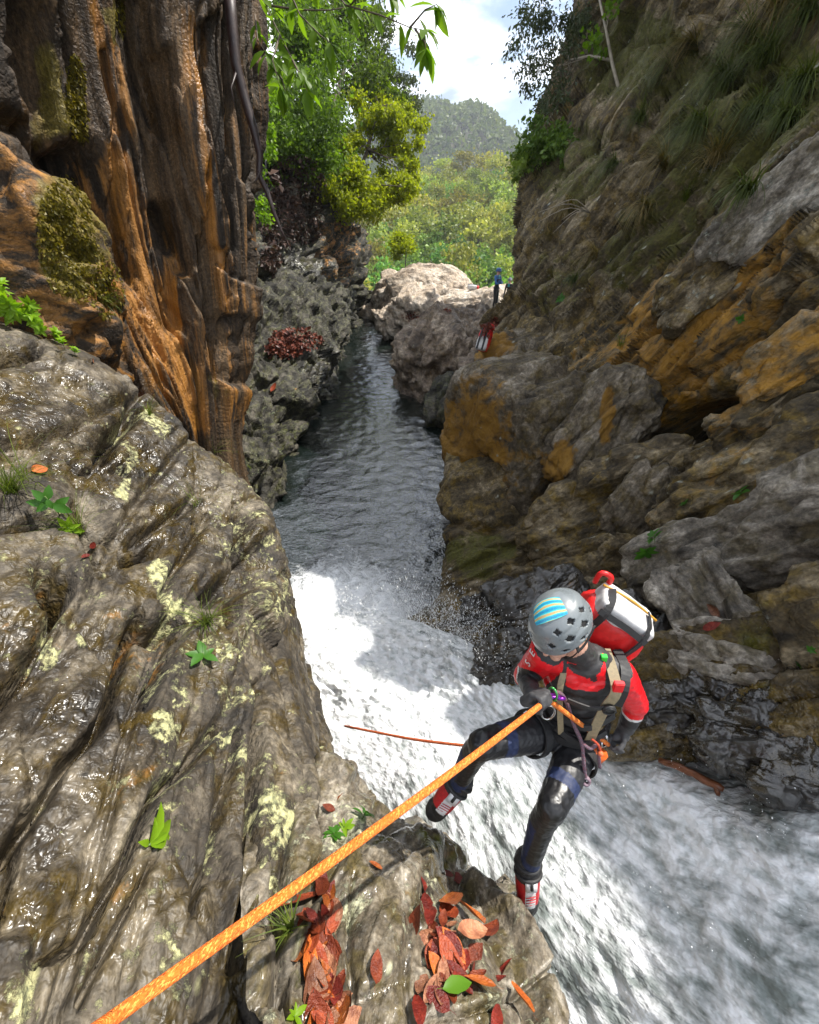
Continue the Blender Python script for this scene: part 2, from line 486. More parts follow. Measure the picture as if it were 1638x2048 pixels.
def terrace(q, freq, seed, sharp=.16):
    """bedding ledges: every layer across the strata stands at its own height, with a crisp lip"""
    t = q[:, 1] * freq + 0.35 * q[:, 2] * freq + 1.1 * fbm(q * np.array([.5, .9, .9]), 4, seed) + .35 * fbm(q * 3.0, 3, seed + 1)
    k = np.floor(t); u = t - k
    z0 = np.zeros_like(k).astype(np.int64)
    seg = np.floor(q[:, 0] * .8 + 2.0 * _rnd(k.astype(np.int64), z0, z0, seed + 3)).astype(np.int64)
    def hv(kk): return _rnd(kk.astype(np.int64), z0, z0, seed + 2) * .6 + .4 * _rnd(kk.astype(np.int64), seg, z0, seed + 4)
    h0, h1 = hv(k), hv(k + 1)
    w = sstep(1 - sharp, 1.0, u)
    return (h0 * (1 - w) + h1 * w) * 2 - 1 + .5 * (u - .5) * (1 - w)

def joints(q, L0, L1, seed, tilt=.5, w=.06, aa=.012, skew=.35):
    """angular jointed rock: long blocks along the strata, staggered, each with its own height and tilt; -> (height, crack)"""
    wp = fbm(q * np.array([.9 / L0, .55 / L1, .55 / L1]), 3, seed + 11, .42)
    wq = fbm(q * (.40 / L0), 2, seed + 12)
    H = 0; C = 0
    offs = ((-.5, -.5), (.5, -.5), (-.5, .5), (.5, .5))
    for ox, oy in offs:
        t1 = (q[:, 1] + oy * aa + .45 * q[:, 2]) / L1 + .42 * wp
        t1 = t1 + .28 * np.sin(t1 * 1.7 + seed) + .15 * np.sin(t1 * 4.1 + 2 * seed)
        k1 = np.floor(t1).astype(np.int64); u1 = t1 - k1
        z = np.zeros_like(k1)
        t0 = (q[:, 0] + ox * aa) / L0 + 9 * _rnd(k1, z, z, seed) + .35 * wq + skew * (_rnd(k1, z, z, seed + 5) - .5) * 2 * u1
        t0 = t0 + .30 * np.sin(t0 * 2.3 + seed * 1.3)
        k0 = np.floor(t0).astype(np.int64); u0 = t0 - k0
        h = _rnd(k0, k1, z, seed + 1) * 2 - 1
        h = h + tilt * (_rnd(k0, k1, z, seed + 2) * 2 - 1) * (u1 - .5) * 2 + .6 * tilt * (_rnd(k0, k1, z, seed + 3) * 2 - 1) * (u0 - .5) * 2
        e = np.minimum(np.minimum(u1, 1 - u1), np.minimum(u0, 1 - u0) * L0 / L1)
        H = H + h / 4; C = C + (1 - sstep(0, w, e)) / 4
    return H, C

def displace(p, n, R, layers, stretch, fb, seed, terr=(), jts=()):
    """layers: (cell_size, amount, crack_depth, crack_width)"""
    q = (p @ R.T) / np.array(stretch)
    warp = np.stack([fbm(q * 0.9, 3, seed + 40 + k) for k in range(3)], 1)
    h = np.zeros(len(p))
    for k, (cell, amp, crk, cw) in enumerate(layers):
        b, gap = blocks(q / cell + warp * 0.40 * min(1.0, 0.7 / cell), seed + 7 * k, 22.0, 0.9)
        h += amp * b - crk * (1 - sstep(0.0, cw, gap))
    for k, (sc, amp, ridged) in enumerate(fb):
        h += amp * fbm(q * sc + 3.1 * k, 5, seed + 60 + k, 0.52, ridged)
    for k, (fr, amp) in enumerate(terr):
        h += amp * terrace(q, fr, seed + 80 + 9 * k)
    qm = p @ R.T
    for k, (L0, L1, amp, crk, w) in enumerate(jts):
        H, C = joints(qm, L0, L1, seed + 120 + 13 * k, .5, w, .035 * L1)
        h += amp * H - crk * C
    return h

def rock_attrs(me, p, R, stretch, z):
    n = len(p)
    at = me.attributes.new('rc', 'FLOAT_VECTOR', 'POINT')
    at.data.foreach_set('vector', np.ascontiguousarray((p @ R.T) / np.array(stretch), dtype=np.float32).ravel())
    for k in ('och', 'lic', 'wet', 'mos'):
        a = me.attributes.new(k, 'FLOAT', 'POINT')
        v = z.get(k); v = np.zeros(n) if v is None else np.broadcast_to(v, (n,))
        a.data.foreach_set('value', np.ascontiguousarray(v, dtype=np.float32))

PATCHES = {}
def rock_patch(name, rows, nv, nu, mat, e, layers, fb, stretch=(2.6, 1, 1), cracks=(), zones=None, seed=1, flip=False, dscale=None, terr=(), jts=()):
    g = lattice(rows, nv, nu)
    n = grid_normals(g)
    if flip: n = -n
    p = g.reshape(-1, 3); nn = n.reshape(-1, 3)
    px, py, d = project(p)
    R = frame_of(e, nn[np.abs(px - 819) < 3000].mean(0))
    h = displace(p, nn, R, layers, stretch, fb, seed, terr, jts)
    if dscale is not None: h = h * dscale(px, py, d)
    wobx = 9 * fbm(p * 3.0, 3, seed + 5); woby = 9 * fbm(p * 3.0, 3, seed + 6)
    for poly, w, dep, step in cracks:
        dd, sd = seg_dist(px + wobx, py + woby, poly)
        h -= dep * np.exp(-(dd / w) ** 2)
        h += step * sd * np.exp(-(dd / (w * 4.5)) ** 2)
    p = p + nn * h[:, None]
    f = grid_faces(nv, nu)
    if flip: f = f[:, ::-1]
    me = mesh_np(name, p, f, mat)
    zw = [55 * fbm(p * 1.7, 4, seed + 8 + k) * np.clip(4.0 / np.maximum(d, .5), .4, 1.6) for k in (0, 1)]
    z = zones(px + zw[0], py + zw[1], p) if zones else {}
    rock_attrs(me, p, R, stretch, z)
    PATCHES[name] = (p.reshape(nv, nu, 3), nn.reshape(nv, nu, 3))
    return link(name, me)

def W(*a): return np.array(a, float)
def row(items): return [P(*i) if len(i) == 3 else W(*i[1:]) for i in items]

# ------------------------------------------------------------------ left foreground slab
rows = [row(r) for r in [
    [(-350, 560, 3.2), (-150, 600, 3.4), (0, 640, 3.5), (150, 700, 3.75), (280, 780, 4.0), (395, 865, 4.2), (498, 985, 4.3)],
    [(-350, 800, 2.4), (-150, 850, 2.4), (0, 880, 2.6), (130, 920, 2.8), (260, 960, 3.1), (390, 1010, 3.45), (518, 1075, 3.75)],
    [(-350, 1100, 1.7), (-150, 1120, 1.8), (0, 1130, 1.95), (140, 1150, 2.1), (280, 1170, 2.3), (405, 1190, 2.6), (522, 1220, 3.0)],
    [(-350, 1400, 1.3), (-150, 1400, 1.4), (0, 1400, 1.5), (150, 1400, 1.62), (300, 1400, 1.8), (430, 1400, 2.05), (562, 1390, 2.4)],
    [(-350, 1700, 1.05), (-150, 1700, 1.1), (0, 1680, 1.2), (160, 1660, 1.32), (320, 1640, 1.45), (462, 1610, 1.68), (612, 1560, 2.02)],
    [(-350, 2050, .85), (-150, 2050, .9), (0, 2050, .95), (140, 2050, 1.0), (280, 2030, 1.08), (400, 1950, 1.2), (560, 1800, 1.5)],
    [(-350, 2500, .75), (-150, 2500, .75), (0, 2500, .8), (150, 2500, .8), (300, 2450, .88), (430, 2350, 1.0), (560, 2200, 1.15)]]]
r0 = rows[0]
rows = [[q + W(-.5, 1.0, -2.6) for q in r0], [q + W(-.15, .45, -0.55) for q in r0]] + rows + [[q + W(.05, -1.1, -.15) for q in rows[-1]]]
rows = [[r[0] + W(-2.4, .1, .7)] + r for r in rows]
rows = [r + [r[-1] + W(.10, .14, -.55), r[-1] + W(.10, .3, -2.2), r[-1] + W(.0, .5, -5.5)] for r in rows]
slab_cracks = [
    ([(299, 1200), (256, 1328), (222, 1414), (132, 1508), (98, 1576), (0, 1721)], 10, 0.179, -0.013),
    ([(461, 1414), (410, 1499), (342, 1550), (295, 1627), (261, 1704), (222, 1764), (184, 1850), (103, 1901)], 10, 0.155, -0.012),
    ([(385, 1234), (355, 1303), (316, 1380)], 10, 0.167, -0.013),
    ([(140, 1170), (120, 1200), (64, 1285), (0, 1362)], 10, 0.167, -0.013),
    ([(-40, 722), (0, 718), (58, 706), (78, 695)], 9, 0.238, -0.013),
    ([(280, 800), (262, 830), (240, 855), (212, 905)], 12, 0.333, -0.04),
    ([(100, 1130), (115, 1165), (128, 1150)], 19, 0.524, 0.0),
    ([(270, 1080), (320, 1075)], 15, 0.381, 0.0),
    ([(488, 1000), (492, 1080), (500, 1160), (480, 1230)], 12, 0.238, -0.03),
    ([(515, 1105), (525, 1150)], 23, 0.428, 0.0),
    ([(430, 1175), (465, 1150)], 13, 0.238, -0.013),
    ([(300, 1215), (340, 1230), (372, 1212)], 15, 0.238, -0.013),
    ([(0, 900), (90, 880), (170, 930), (260, 935)], 8, 0.119, 0.01),
    ([(0, 1040), (120, 1030), (210, 1060), (300, 1050), (390, 1000)], 8, 0.143, 0.012),
    ([(150, 1000), (200, 1100), (260, 1130)], 8, 0.119, 0.012),
    ([(420, 1020), (380, 1100), (340, 1170)], 8, 0.119, 0.01),
    ([(60, 1600), (20, 1800), (-40, 1950)], 9, 0.095, 0.01),
    ([(330, 1690), (250, 1830), (170, 1990)], 8, 0.071, 0.008),
    ([(500, 1430), (470, 1560), (440, 1700), (400, 1800)], 8, 0.095, 0.01),
    ([(560, 1340), (530, 1500), (520, 1700), (500, 1900)], 11, 0.143, -0.013),
]
def z_slab(px, py, p):
    lic = zone(px, py, [(250, 930, 18, 90, -10, 1), (290, 840, 20, 60, -40, .9), (350, 1160, 25, 70, -35, 1.0), (100, 1280, 45, 15, -10, 1), (180, 1265, 20, 20, 0, .9), (340, 1440, 60, 35, 10, .9),
                        (240, 1570, 45, 30, 0, .8), (500, 1480, 40, 70, 0, .8), (560, 1620, 70, 90, 0, .9), (60, 1930, 30, 110, 25, .9), (225, 1980, 20, 25, 0, 1), (300, 1880, 30, 20, 0, .6), (540, 1200, 30, 120, 0, .55), (530, 1750, 25, 160, 0, .7), (120, 1230, 30, 20, 0, .6), (420, 1300, 120, 160, 0, .42), (430, 1560, 140, 200, 0, .45), (300, 1980, 200, 120, 0, .42), (60, 1100, 90, 90, 0, .35), (500, 1010, 60, 120, 0, .45), (330, 1900, 110, 60, 0, .5)])
    wet = 0.15 + zone(px, py, [(130, 850, 240, 130, 20, .7), (100, 1450, 200, 250, 0, .55), (150, 1750, 200, 160, 30, .6), (330, 1000, 200, 100, 30, .5)])
    och = zone(px, py, [(320, 1250, 90, 60, 20, .30), (60, 1250, 100, 60, 0, .25), (300, 1500, 130, 60, -50, .28)])
    mos = zone(px, py, [(560, 1850, 60, 200, 0, .45)])
    return dict(lic=lic, wet=wet, och=och, mos=mos)
o = rock_patch('rock_slab', rows, 430, 360, M_SLAB, P(299, 1200, 2.2) - P(0, 1721, 1.2),
               [(0.80, 0.05, 0.03, 0.045), (0.30, 0.014, 0.010, 0.05), (0.10, 0.004, 0.003, 0.07)], [(1.3, 0.03, False), (7.0, 0.003, False)], stretch=(1.6, 1, 1),
               cracks=slab_cracks, jts=[(2.0, .55, .065, .07, .05), (.7, .20, .011, .014, .06)], zones=z_slab, seed=3, dscale=lambda px, py, d: 0.75 + 0.25 * np.clip(d / 3, 0, 2), flip=True)
o['label'] = 'wet brown rock slab with pale lichen and black cracks in the left foreground'; o['category'] = 'rock'

# ------------------------------------------------------------------ leaf-strewn boulder under the rope
rows = [row(r) for r in [
    [(520, 1560, 2.3), (600, 1545, 2.4), (680, 1550, 2.5), (760, 1600, 2.55), (850, 1660, 2.4), (940, 1735, 2.2), (1018, 1800, 2.02)],
    [(500, 1620, 1.95), (590, 1600, 2.02), (670, 1605, 2.12), (755, 1672, 2.08), (850, 1702, 2.04), (950, 1755, 1.97), (1035, 1800, 1.88)],
    [(490, 1700, 1.6), (580, 1690, 1.66), (660, 1700, 1.76), (750, 1740, 1.76), (850, 1770, 1.72), (960, 1815, 1.68), (1072, 1885, 1.70)],
    [(490, 1850, 1.35), (570, 1850, 1.38), (660, 1850, 1.45), (760, 1860, 1.45), (870, 1880, 1.44), (980, 1910, 1.44), (1105, 1985, 1.52)],
    [(490, 2050, 1.12), (580, 2050, 1.13), (680, 2050, 1.18), (780, 2050, 1.20), (890, 2050, 1.22), (1000, 2060, 1.25), (1135, 2090, 1.36)],
    [(500, 2400, .88), (600, 2400, .9), (700, 2400, .92), (800, 2400, .95), (900, 2400, .98), (1010, 2400, 1.0), (1150, 2400, 1.1)]]]
r0 = rows[0]
rows = [[q + W(.1, .35, -3.5) for q in r0], [q + W(.03, .14, -.8) for q in r0]] + rows + [[q + W(.05, -1.1, -.25) for q in rows[-1]]]
rows = [r + [r[-1] + W(.035, .04, -.20), r[-1] + W(.05, .08, -.8), r[-1] + W(.0, .2, -3.5)] for r in rows]
bl_cracks = [([(575, 1640), (566, 1780), (560, 1900), (552, 2050)], 14, 0.12, -0.02), ([(640, 1620), (655, 1700), (610, 1760)], 8, 0.05, 0.02), ([(700, 1770), (690, 1900), (705, 2048)], 6, 0.03, 0.01),
             ([(1010, 1990), (1060, 1950), (1120, 1940)], 6, 0.04, -0.012), ([(860, 2040), (930, 2010), (1010, 1990)], 6, 0.045, -0.015), ([(760, 1690), (850, 1730), (960, 1770)], 6, 0.02, 0.01),
             ([(690, 1710), (650, 1780), (640, 1850)], 5, .02, .008), ([(800, 1960), (720, 2010), (640, 2030)], 5, .02, .01)]
def z_led(px, py, p):
    return dict(lic=zone(px, py, [(700, 1650, 60, 50, 0, .8), (1050, 1990, 70, 90, 0, .5), (700, 1800, 60, 60, 0, .55), (660, 1880, 20, 160, 5, .5), (840, 1790, 90, 40, 20, .5), (980, 1830, 60, 60, 30, .45)]),
                wet=0.2 + zone(px, py, [(820, 1850, 170, 200, 0, .5), (900, 1720, 160, 40, 15, .8)]), mos=zone(px, py, [(860, 1715, 180, 22, 12, .55), (570, 1850, 40, 200, 0, .7)]), och=zone(px, py, [(800, 1700, 150, 30, 10, .25)]))
o = rock_patch('boulder', rows, 270, 240, M_LEDGE, P(830, 1700, 2.0) - P(700, 2048, 1.2),
               [(0.45, 0.05, 0.025, 0.05), (0.16, 0.014, 0.010, 0.05), (0.06, 0.004, 0.002, 0.08)], [(3.0, 0.02, False), (9.0, 0.004, False)], stretch=(2.2, 1, 1), cracks=bl_cracks, jts=[(.7, .22, .018, .018, .07), (.22, .07, .005, .005, .09)], zones=z_led, seed=11, flip=True)
o['label'] = 'lichen spotted boulder strewn with red leaves at the bottom of the view'; o['category'] = 'boulder'

# ------------------------------------------------------------------ left fluted cliff
base = [
    [(-500, 0, 2.4), (-150, 0, 3.0), (60, 0, 3.6), (190, 0, 4.1), (310, 0, 4.5), (412, 0, 4.8), (482, 0, 5.15)],
    [(-500, 300, 2.5), (-150, 300, 3.2), (80, 300, 3.9), (220, 300, 4.5), (330, 300, 4.9), (425, 300, 5.3), (486, 300, 5.65)],
    [(-500, 550, 2.7), (-150, 550, 3.4), (90, 550, 4.15), (230, 550, 4.8), (345, 550, 5.3), (425, 550, 5.65), (478, 550, 6.1)],
    [(-500, 750, 2.85), (-150, 750, 3.6), (120, 750, 4.4), (270, 750, 5.1), (370, 750, 5.6), (425, 750, 5.95), (463, 750, 6.4)],
    [(-500, 920, 3.0), (-150, 920, 3.8), (150, 920, 4.7), (300, 920, 5.4), (390, 920, 5.9), (425, 920, 6.3), (448, 920, 6.7)]]
rows = [row(r) for r in base]
rows = [[r[0] + W(-2.5, -2.2, 0)] + r for r in rows]
rows = [[q + W(1.9 - .22 * k, -.9, 5.5) for k, q in enumerate(rows[0])], [q + W(1.0 - .13 * k, -.5, 1.7) for k, q in enumerate(rows[0])]] + rows + [[q + W(-.02, -.05, -1.6) for q in rows[-1]], [q + W(0, -.1, -5) for q in rows[-1]]]  # top rows: unseen overhang, shaped to throw shade on the upper flutes
rows = [r + [r[-1] + W(-.25, .55, 0), r[-1] + W(-1.2, 1.2, 0), r[-1] + W(-4, 2.5, 0)] for r in rows]
fl_cracks = [([(280, 0), (300, 200), (320, 420), (360, 640)], 22, 0.26, 0.03), ([(320, 120), (345, 350), (362, 480)], 18, 0.26, 0.0), ([(60, 0), (110, 160), (150, 330)], 40, 0.35, 0.0),
             ([(180, 330), (215, 420), (240, 500), (245, 540)], 34, 0.55, 0.03), ([(350, 420), (380, 530)], 20, 0.30, 0.0), ([(460, 640), (455, 760)], 10, 0.28, 0.0), ([(225, 100), (250, 400), (290, 620)], 5, .10, .03),
             ([(400, 50), (415, 400), (425, 760)], 5, .12, .03), ([(445, 0), (455, 350), (460, 620)], 5, .12, -.03), ([(485, 100), (487, 500), (480, 800)], 5, .14, .03), ([(135, 0), (190, 250), (230, 420)], 8, .12, .04),
             ([(300, 700), (330, 800), (380, 880)], 6, .10, .02), ([(0, 240), (50, 260), (100, 360)], 20, .25, 0), ([(20, 120), (80, 200), (120, 330)], 14, .2, .05)]
def z_fl(px, py, p):
    band = 0.5 + 0.5 * np.sin(p[:, 0] * 9 + 2.2 * fbm(p * np.array([2.0, 2.0, .4]), 3, 71))
    och = zone(px, py, [(240, 150, 45, 190, -5, .75), (270, 420, 60, 170, -6, .95), (300, 620, 110, 130, 0, .95), (380, 740, 110, 120, 0, 1.0), (420, 820, 70, 70, 0, 1.0), (500, 560, 14, 240, 0, 1.15), (430, 480, 60, 260, 0, .62), (480, 300, 40, 300, 0, .5), (390, 200, 60, 220, 0, .45), (200, 620, 130, 130, 0, .6)]) * (0.40 + 0.52 * band)
    return dict(och=och, mos=zone(px, py, [(150, 190, 22, 120, -5, .8), (245, 30, 12, 60, 0, .9), (150, 520, 70, 150, -12, .55), (440, 780, 20, 60, 0, .5)]), wet=.3 + 0 * px)
o = rock_patch('cliff_left', rows, 330, 440, M_FLUTE, P(265, 0, 4.35) - P(400, 870, 6.3),
               [(0.30, 0.02, 0.01, 0.07)], [(1.2, 0.03, False), (8.0, 0.012, True)], stretch=(34.0, 1, 1), cracks=fl_cracks, jts=[(9.0, .50, .20, .14, .06), (5.0, .17, .085, .06, .09), (3.0, .075, .036, .026, .1), (1.4, .032, .010, .008, .12)], zones=z_fl, seed=21, flip=True,
               dscale=lambda px, py, d: 0.55 + 0.45 * sstep(150, 300, px))
o['kind'] = 'structure'

# ------------------------------------------------------------------ right cliff
rows = [
    [W(9.5, 27, 18), W(9.4, 20, 17), W(9.2, 14, 15.5), W(9.0, 9.3, 14.8), W(9.0, 6.2, 14.2), W(9.2, 3.6, 15.3), W(9.6, 0, 16.0)],  # unseen crest, height shaped so its shadow covers stream and right bank
    [W(5.8, 24.0, 16.0), W(5.1, 18.4, 14.8), W(5.2, 12.7, 13.2), W(5.9, 8.8, 12.6), W(7.4, 6.2, 12.5), W(7.7, 4.0, 12.2), W(8.0, 1.0, 11.8)],  # unseen upper wall, far part leaned out to keep skylight off the face
    row([(1180, 0, 15), (1245, 0, 12.6), (1330, 0, 10.4), (1450, 0, 8.5), (1580, 0, 7.0), (1750, 0, 5.7)]) + [W(6.8, 3.0, 8.0)],
    row([(1098, 240, 14.5), (1178, 240, 12), (1290, 240, 9.8), (1410, 240, 8.0), (1540, 240, 6.5), (1700, 250, 5.1)]) + [W(6.0, 2.6, 6.6)],
    row([(1037, 420, 13.5), (1130, 420, 11.5), (1250, 430, 9.5), (1380, 430, 7.6), (1500, 420, 6.05), (1680, 400, 4.7)]) + [W(5.2, 2.4, 5.6)],
    row([(1014, 600, 12.5), (1090, 610, 11), (1200, 620, 9.2), (1330, 620, 7.2), (1470, 610, 5.7), (1660, 600, 4.3), (2100, 600, 3.0)]),
    row([(985, 710, 11.6), (1060, 760, 10.0), (1180, 790, 8.4), (1310, 790, 6.8), (1450, 780, 5.45), (1650, 760, 4.25), (2100, 780, 2.9)]),
    row([(915, 860, 9.6), (1010, 890, 8.9), (1150, 920, 7.9), (1290, 920, 7.0), (1440, 890, 5.75), (1640, 860, 4.4), (2100, 920, 3.0)]),
    row([(893, 1010, 8.8), (990, 1040, 8.1), (1120, 1040, 7.1), (1260, 1030, 6.1), (1420, 1010, 4.95), (1640, 990, 3.85), (2100, 1050, 2.7)]),
    row([(893, 1140, 8.4), (980, 1150, 7.7), (1100, 1150, 6.6), (1240, 1140, 5.5), (1400, 1130, 4.4), (1640, 1130, 3.35), (2100, 1200, 2.4)]),
    row([(872, 1200, 8.0), (960, 1235, 7.3), (1080, 1260, 6.1), (1230, 1270, 4.85), (1400, 1260, 3.8), (1640, 1290, 2.95), (2100, 1400, 2.1)]),
    row([(800, 1275, 7.0), (900, 1330, 6.2), (1010, 1380, 5.2), (1180, 1440, 4.1), (1350, 1470, 3.35), (1640, 1560, 2.55), (2100, 1700, 1.9)]),
    row([(790, 1340, 7.3), (880, 1420, 6.7), (1000, 1500, 5.7), (1180, 1580, 4.5), (1350, 1640, 3.6), (1640, 1760, 2.8), (2100, 1900, 2.0)])]
def left_wrap(k, q):
    if k <= 5: return [q + W(3.5, 6, 0), q + W(1.0, 3.0, 0), q + W(0.12, 0.9, 0)]
    if k <= 9: return [q + W(2.2, 6, -1.0), q + W(0.8, 3.0, -.6), q + W(0.08, .8, -.2)]
    return [q + W(-.4, .8, -2.5), q + W(-.3, .5, -1.2), q + W(-.1, .2, -.45)]
rows = [left_wrap(k, r[0]) + list(r) + [r[-1] + W(1.2, -3.2, .4)] for k, r in enumerate(rows)]
rc_cracks = [([(1062, 985), (1187, 950), (1283, 915), (1355, 835), (1427, 775), (1499, 705), (1570, 640), (1700, 540)], 26, 0.85, 0.0),
             ([(1300, 905), (1370, 860), (1440, 800), (1520, 720), (1640, 620)], 36, 0.85, 0.0),
             ([(1475, 830), (1560, 800), (1700, 740)], 16, 0.30, 0.04), ([(1420, 870), (1520, 830), (1640, 800)], 10, .2, .03),
             ([(888, 1046), (975, 1050), (1040, 1000), (1062, 985)], 10, 0.30, 0.0), ([(1033, 1123), (1119, 1090), (1220, 1070), (1290, 1060), (1355, 1032)], 9, 0.22, 0.05),
             ([(1290, 1075), (1340, 1060), (1440, 1010), (1560, 960), (1700, 900)], 9, 0.16, 0.05), ([(1280, 1100), (1240, 1130), (1180, 1140)], 12, .2, 0),
             ([(1420, 760), (1500, 640), (1580, 560)], 8, .15, .06), ([(1150, 1200), (1300, 1180), (1450, 1120), (1638, 1050)], 7, .12, .04),
             ([(1545, 560), (1590, 520), (1700, 440)], 10, .12, .04), ([(1480, 480), (1560, 420), (1640, 395)], 9, .14, .05), ([(1190, 470), (1300, 400), (1420, 300)], 12, .25, .06), ([(1290, 90), (1350, 90), (1420, 130)], 14, .25, .05),
             ([(1080, 560), (1160, 520), (1220, 460)], 10, .25, .06), ([(1110, 640), (1180, 570), (1260, 520)], 9, .2, .06), ([(1150, 260), (1200, 300), (1260, 290)], 20, .3, 0), ([(1300, 330), (1400, 250), (1480, 160)], 12, .25, .06),
             ([(1350, 500), (1450, 400), (1540, 300)], 9, .16, .05), ([(1250, 700), (1350, 600), (1450, 520)], 7, .12, .04), ([(1180, 760), (1260, 680), (1330, 650)], 7, .10, .03)]
def z_rt(px, py, p):
    och = zone(px, py, [(1350, 660, 200, 130, -40, .72), (1480, 560, 150, 110, -40, .62), (1290, 780, 130, 80, -40, .8), (1560, 480, 90, 60, -40, .5), (1200, 700, 100, 70, -30, .42), (1100, 880, 60, 80, 0, .6), (1500, 800, 120, 60, -25, .30), (1600, 620, 80, 60, -30, .55)])
    mos = zone(px, py, [(1500, 230, 250, 170, -35, .85), (1300, 480, 180, 80, -35, .65), (1150, 330, 110, 120, 0, .65), (1280, 120, 160, 130, 0, .75), (1120, 560, 100, 80, -30, .5), (960, 1110, 90, 60, 0, .75), (1590, 350, 120, 60, -20, .5), (1560, 1300, 60, 160, 0, .5)])
    lic = zone(px, py, [(1600, 330, 80, 40, 0, .85), (1470, 300, 120, 30, -35, .65), (1230, 560, 90, 30, -35, .55), (1450, 390, 90, 30, -10, .5), (1120, 540, 60, 30, -30, .5), (1560, 450, 80, 50, -20, .5), (1340, 580, 90, 20, -40, .4), (1590, 1290, 40, 40, 0, .8), (1400, 1080, 200, 60, -20, .4), (1330, 140, 100, 40, -20, .35)])
    wet = zone(px, py, [(1150, 1380, 420, 150, 15, 1.1), (1560, 1500, 160, 160, 0, .9), (1300, 850, 120, 60, -40, .5), (900, 1250, 120, 80, 0, .8), (1230, 1300, 90, 120, 0, .7)])
    return dict(och=och, mos=mos, lic=lic, wet=wet)
o = rock_patch('cliff_right', rows, 480, 390, M_RIGHT, P(1638, 640, 4.2) - P(1000, 1060, 7.8),
               [(1.9, 0.16, 0.08, 0.045), (0.75, 0.05, 0.02, 0.05), (0.26, 0.020, 0.01, 0.06)], [(0.8, 0.08, False), (4.0, 0.015, False)], stretch=(2.8, 1, 1), cracks=rc_cracks, dscale=lambda px, py, d: 1 - .75 * (1 - sstep(900, 1060, px)) * sstep(800, 900, py), jts=[(3.6, 1.0, .34, .22, .05), (1.3, .36, .12, .09, .07), (.45, .13, .030, .02, .09)], zones=z_rt, seed=31, flip=True)
o['kind'] = 'structure'

# ------------------------------------------------------------------ left promontory and back cliff
rows = [row(r) for r in [
    [(470, 610, 14), (520, 620, 15), (580, 630, 16.5), (640, 640, 18.5), (685, 650, 21)],
    [(470, 700, 12.0), (505, 705, 12.6), (570, 702, 14), (630, 692, 16.5), (672, 690, 19.3)],
    [(450, 790, 11.2), (490, 790, 11.6), (550, 790, 12.5), (610, 782, 14.4), (655, 752, 17.6)],
    [(440, 880, 10.6), (478, 885, 10.9), (530, 900, 11.3), (575, 895, 12.3), (614, 860, 14.3)],
    [(430, 960, 10.3), (475, 965, 10.5), (512, 980, 10.6), (547, 985, 10.9), (585, 955, 12.1)],
    [(420, 1060, 9.8), (470, 1060, 10.0), (500, 1060, 10.3), (540, 1050, 10.6), (575, 1010, 11.8)]]]
rows = [[q + W(-.5, 3, 1.5) for q in rows[0]]] + rows
rows = [r + [r[-1] + W(.15, .9, -.8), r[-1] + W(-.3, 2.5, -2.5)] for r in rows]
def z_mid(px, py, p):
    return dict(lic=zone(px, py, [(560, 830, 60, 60, 0, .7), (520, 930, 50, 40, 0, .7), (520, 760, 40, 40, 0, .6)]), wet=.15 + zone(px, py, [(640, 740, 40, 60, 0, .6)]), mos=zone(px, py, [(560, 880, 60, 60, 0, .45)]))
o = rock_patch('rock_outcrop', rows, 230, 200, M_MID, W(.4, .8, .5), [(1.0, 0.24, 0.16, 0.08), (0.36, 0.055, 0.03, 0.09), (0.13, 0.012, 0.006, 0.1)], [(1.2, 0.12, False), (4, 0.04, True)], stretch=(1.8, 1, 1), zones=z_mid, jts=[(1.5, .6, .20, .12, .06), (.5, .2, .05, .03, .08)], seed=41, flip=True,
               cracks=[([(690, 700), (650, 790), (620, 850), (590, 900)], 14, .35, 0), ([(560, 860), (600, 830), (650, 800)], 8, .3, .05)])
o['label'] = 'grey green lichened rock outcrop on the left edge of the pool'; o['category'] = 'rock'

rows = [row(r) for r in [
    [(440, 240, 18), (500, 255, 19), (560, 290, 21), (620, 330, 24), (672, 385, 28), (708, 425, 33)],
    [(440, 400, 17), (505, 400, 18), (560, 410, 20), (620, 430, 23), (680, 450, 27.5), (722, 482, 32.5)],
    [(440, 520, 16), (508, 520, 17), (560, 530, 19), (620, 540, 22), (682, 550, 27), (724, 560, 32)],
    [(440, 620, 15), (510, 620, 16.5), (560, 630, 18.5), (620, 640, 22), (684, 636, 27), (726, 610, 33)],
    [(440, 740, 14.5), (515, 740, 16), (570, 730, 19), (640, 700, 22.5), (692, 668, 27), (727, 634, 33)]]]
rows = [[q + W(-4, 4, 6) for q in rows[0]], [q + W(-1.2, 1.4, 1.2) for q in rows[0]]] + rows + [[q + W(0, 0, -2) for q in rows[-1]]]
rows = [r + [r[-1] + W(-.5, 2.5, 0), r[-1] + W(-4, 8, 0)] for r in rows]
def z_bk(px, py, p):
    return dict(och=zone(px, py, [(670, 500, 60, 90, 0, .45)]), wet=zone(px, py, [(580, 560, 90, 60, 0, .7)]) + .1, lic=zone(px, py, [(690, 600, 40, 60, 0, .6)]), mos=zone(px, py, [(530, 450, 30, 120, 0, .4)]))
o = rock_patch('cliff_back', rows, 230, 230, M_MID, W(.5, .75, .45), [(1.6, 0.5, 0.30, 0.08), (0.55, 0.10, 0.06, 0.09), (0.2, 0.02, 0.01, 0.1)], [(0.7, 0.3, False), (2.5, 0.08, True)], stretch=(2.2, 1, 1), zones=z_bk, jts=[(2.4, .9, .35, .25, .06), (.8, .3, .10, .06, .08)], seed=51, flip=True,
               cracks=[([(540, 600), (600, 590), (650, 610)], 16, .6, 0), ([(520, 570), (560, 560)], 14, .6, 0), ([(620, 520), (700, 500)], 8, .4, .1), ([(640, 590), (715, 570)], 7, .4, .1)])
o['kind'] = 'structure'

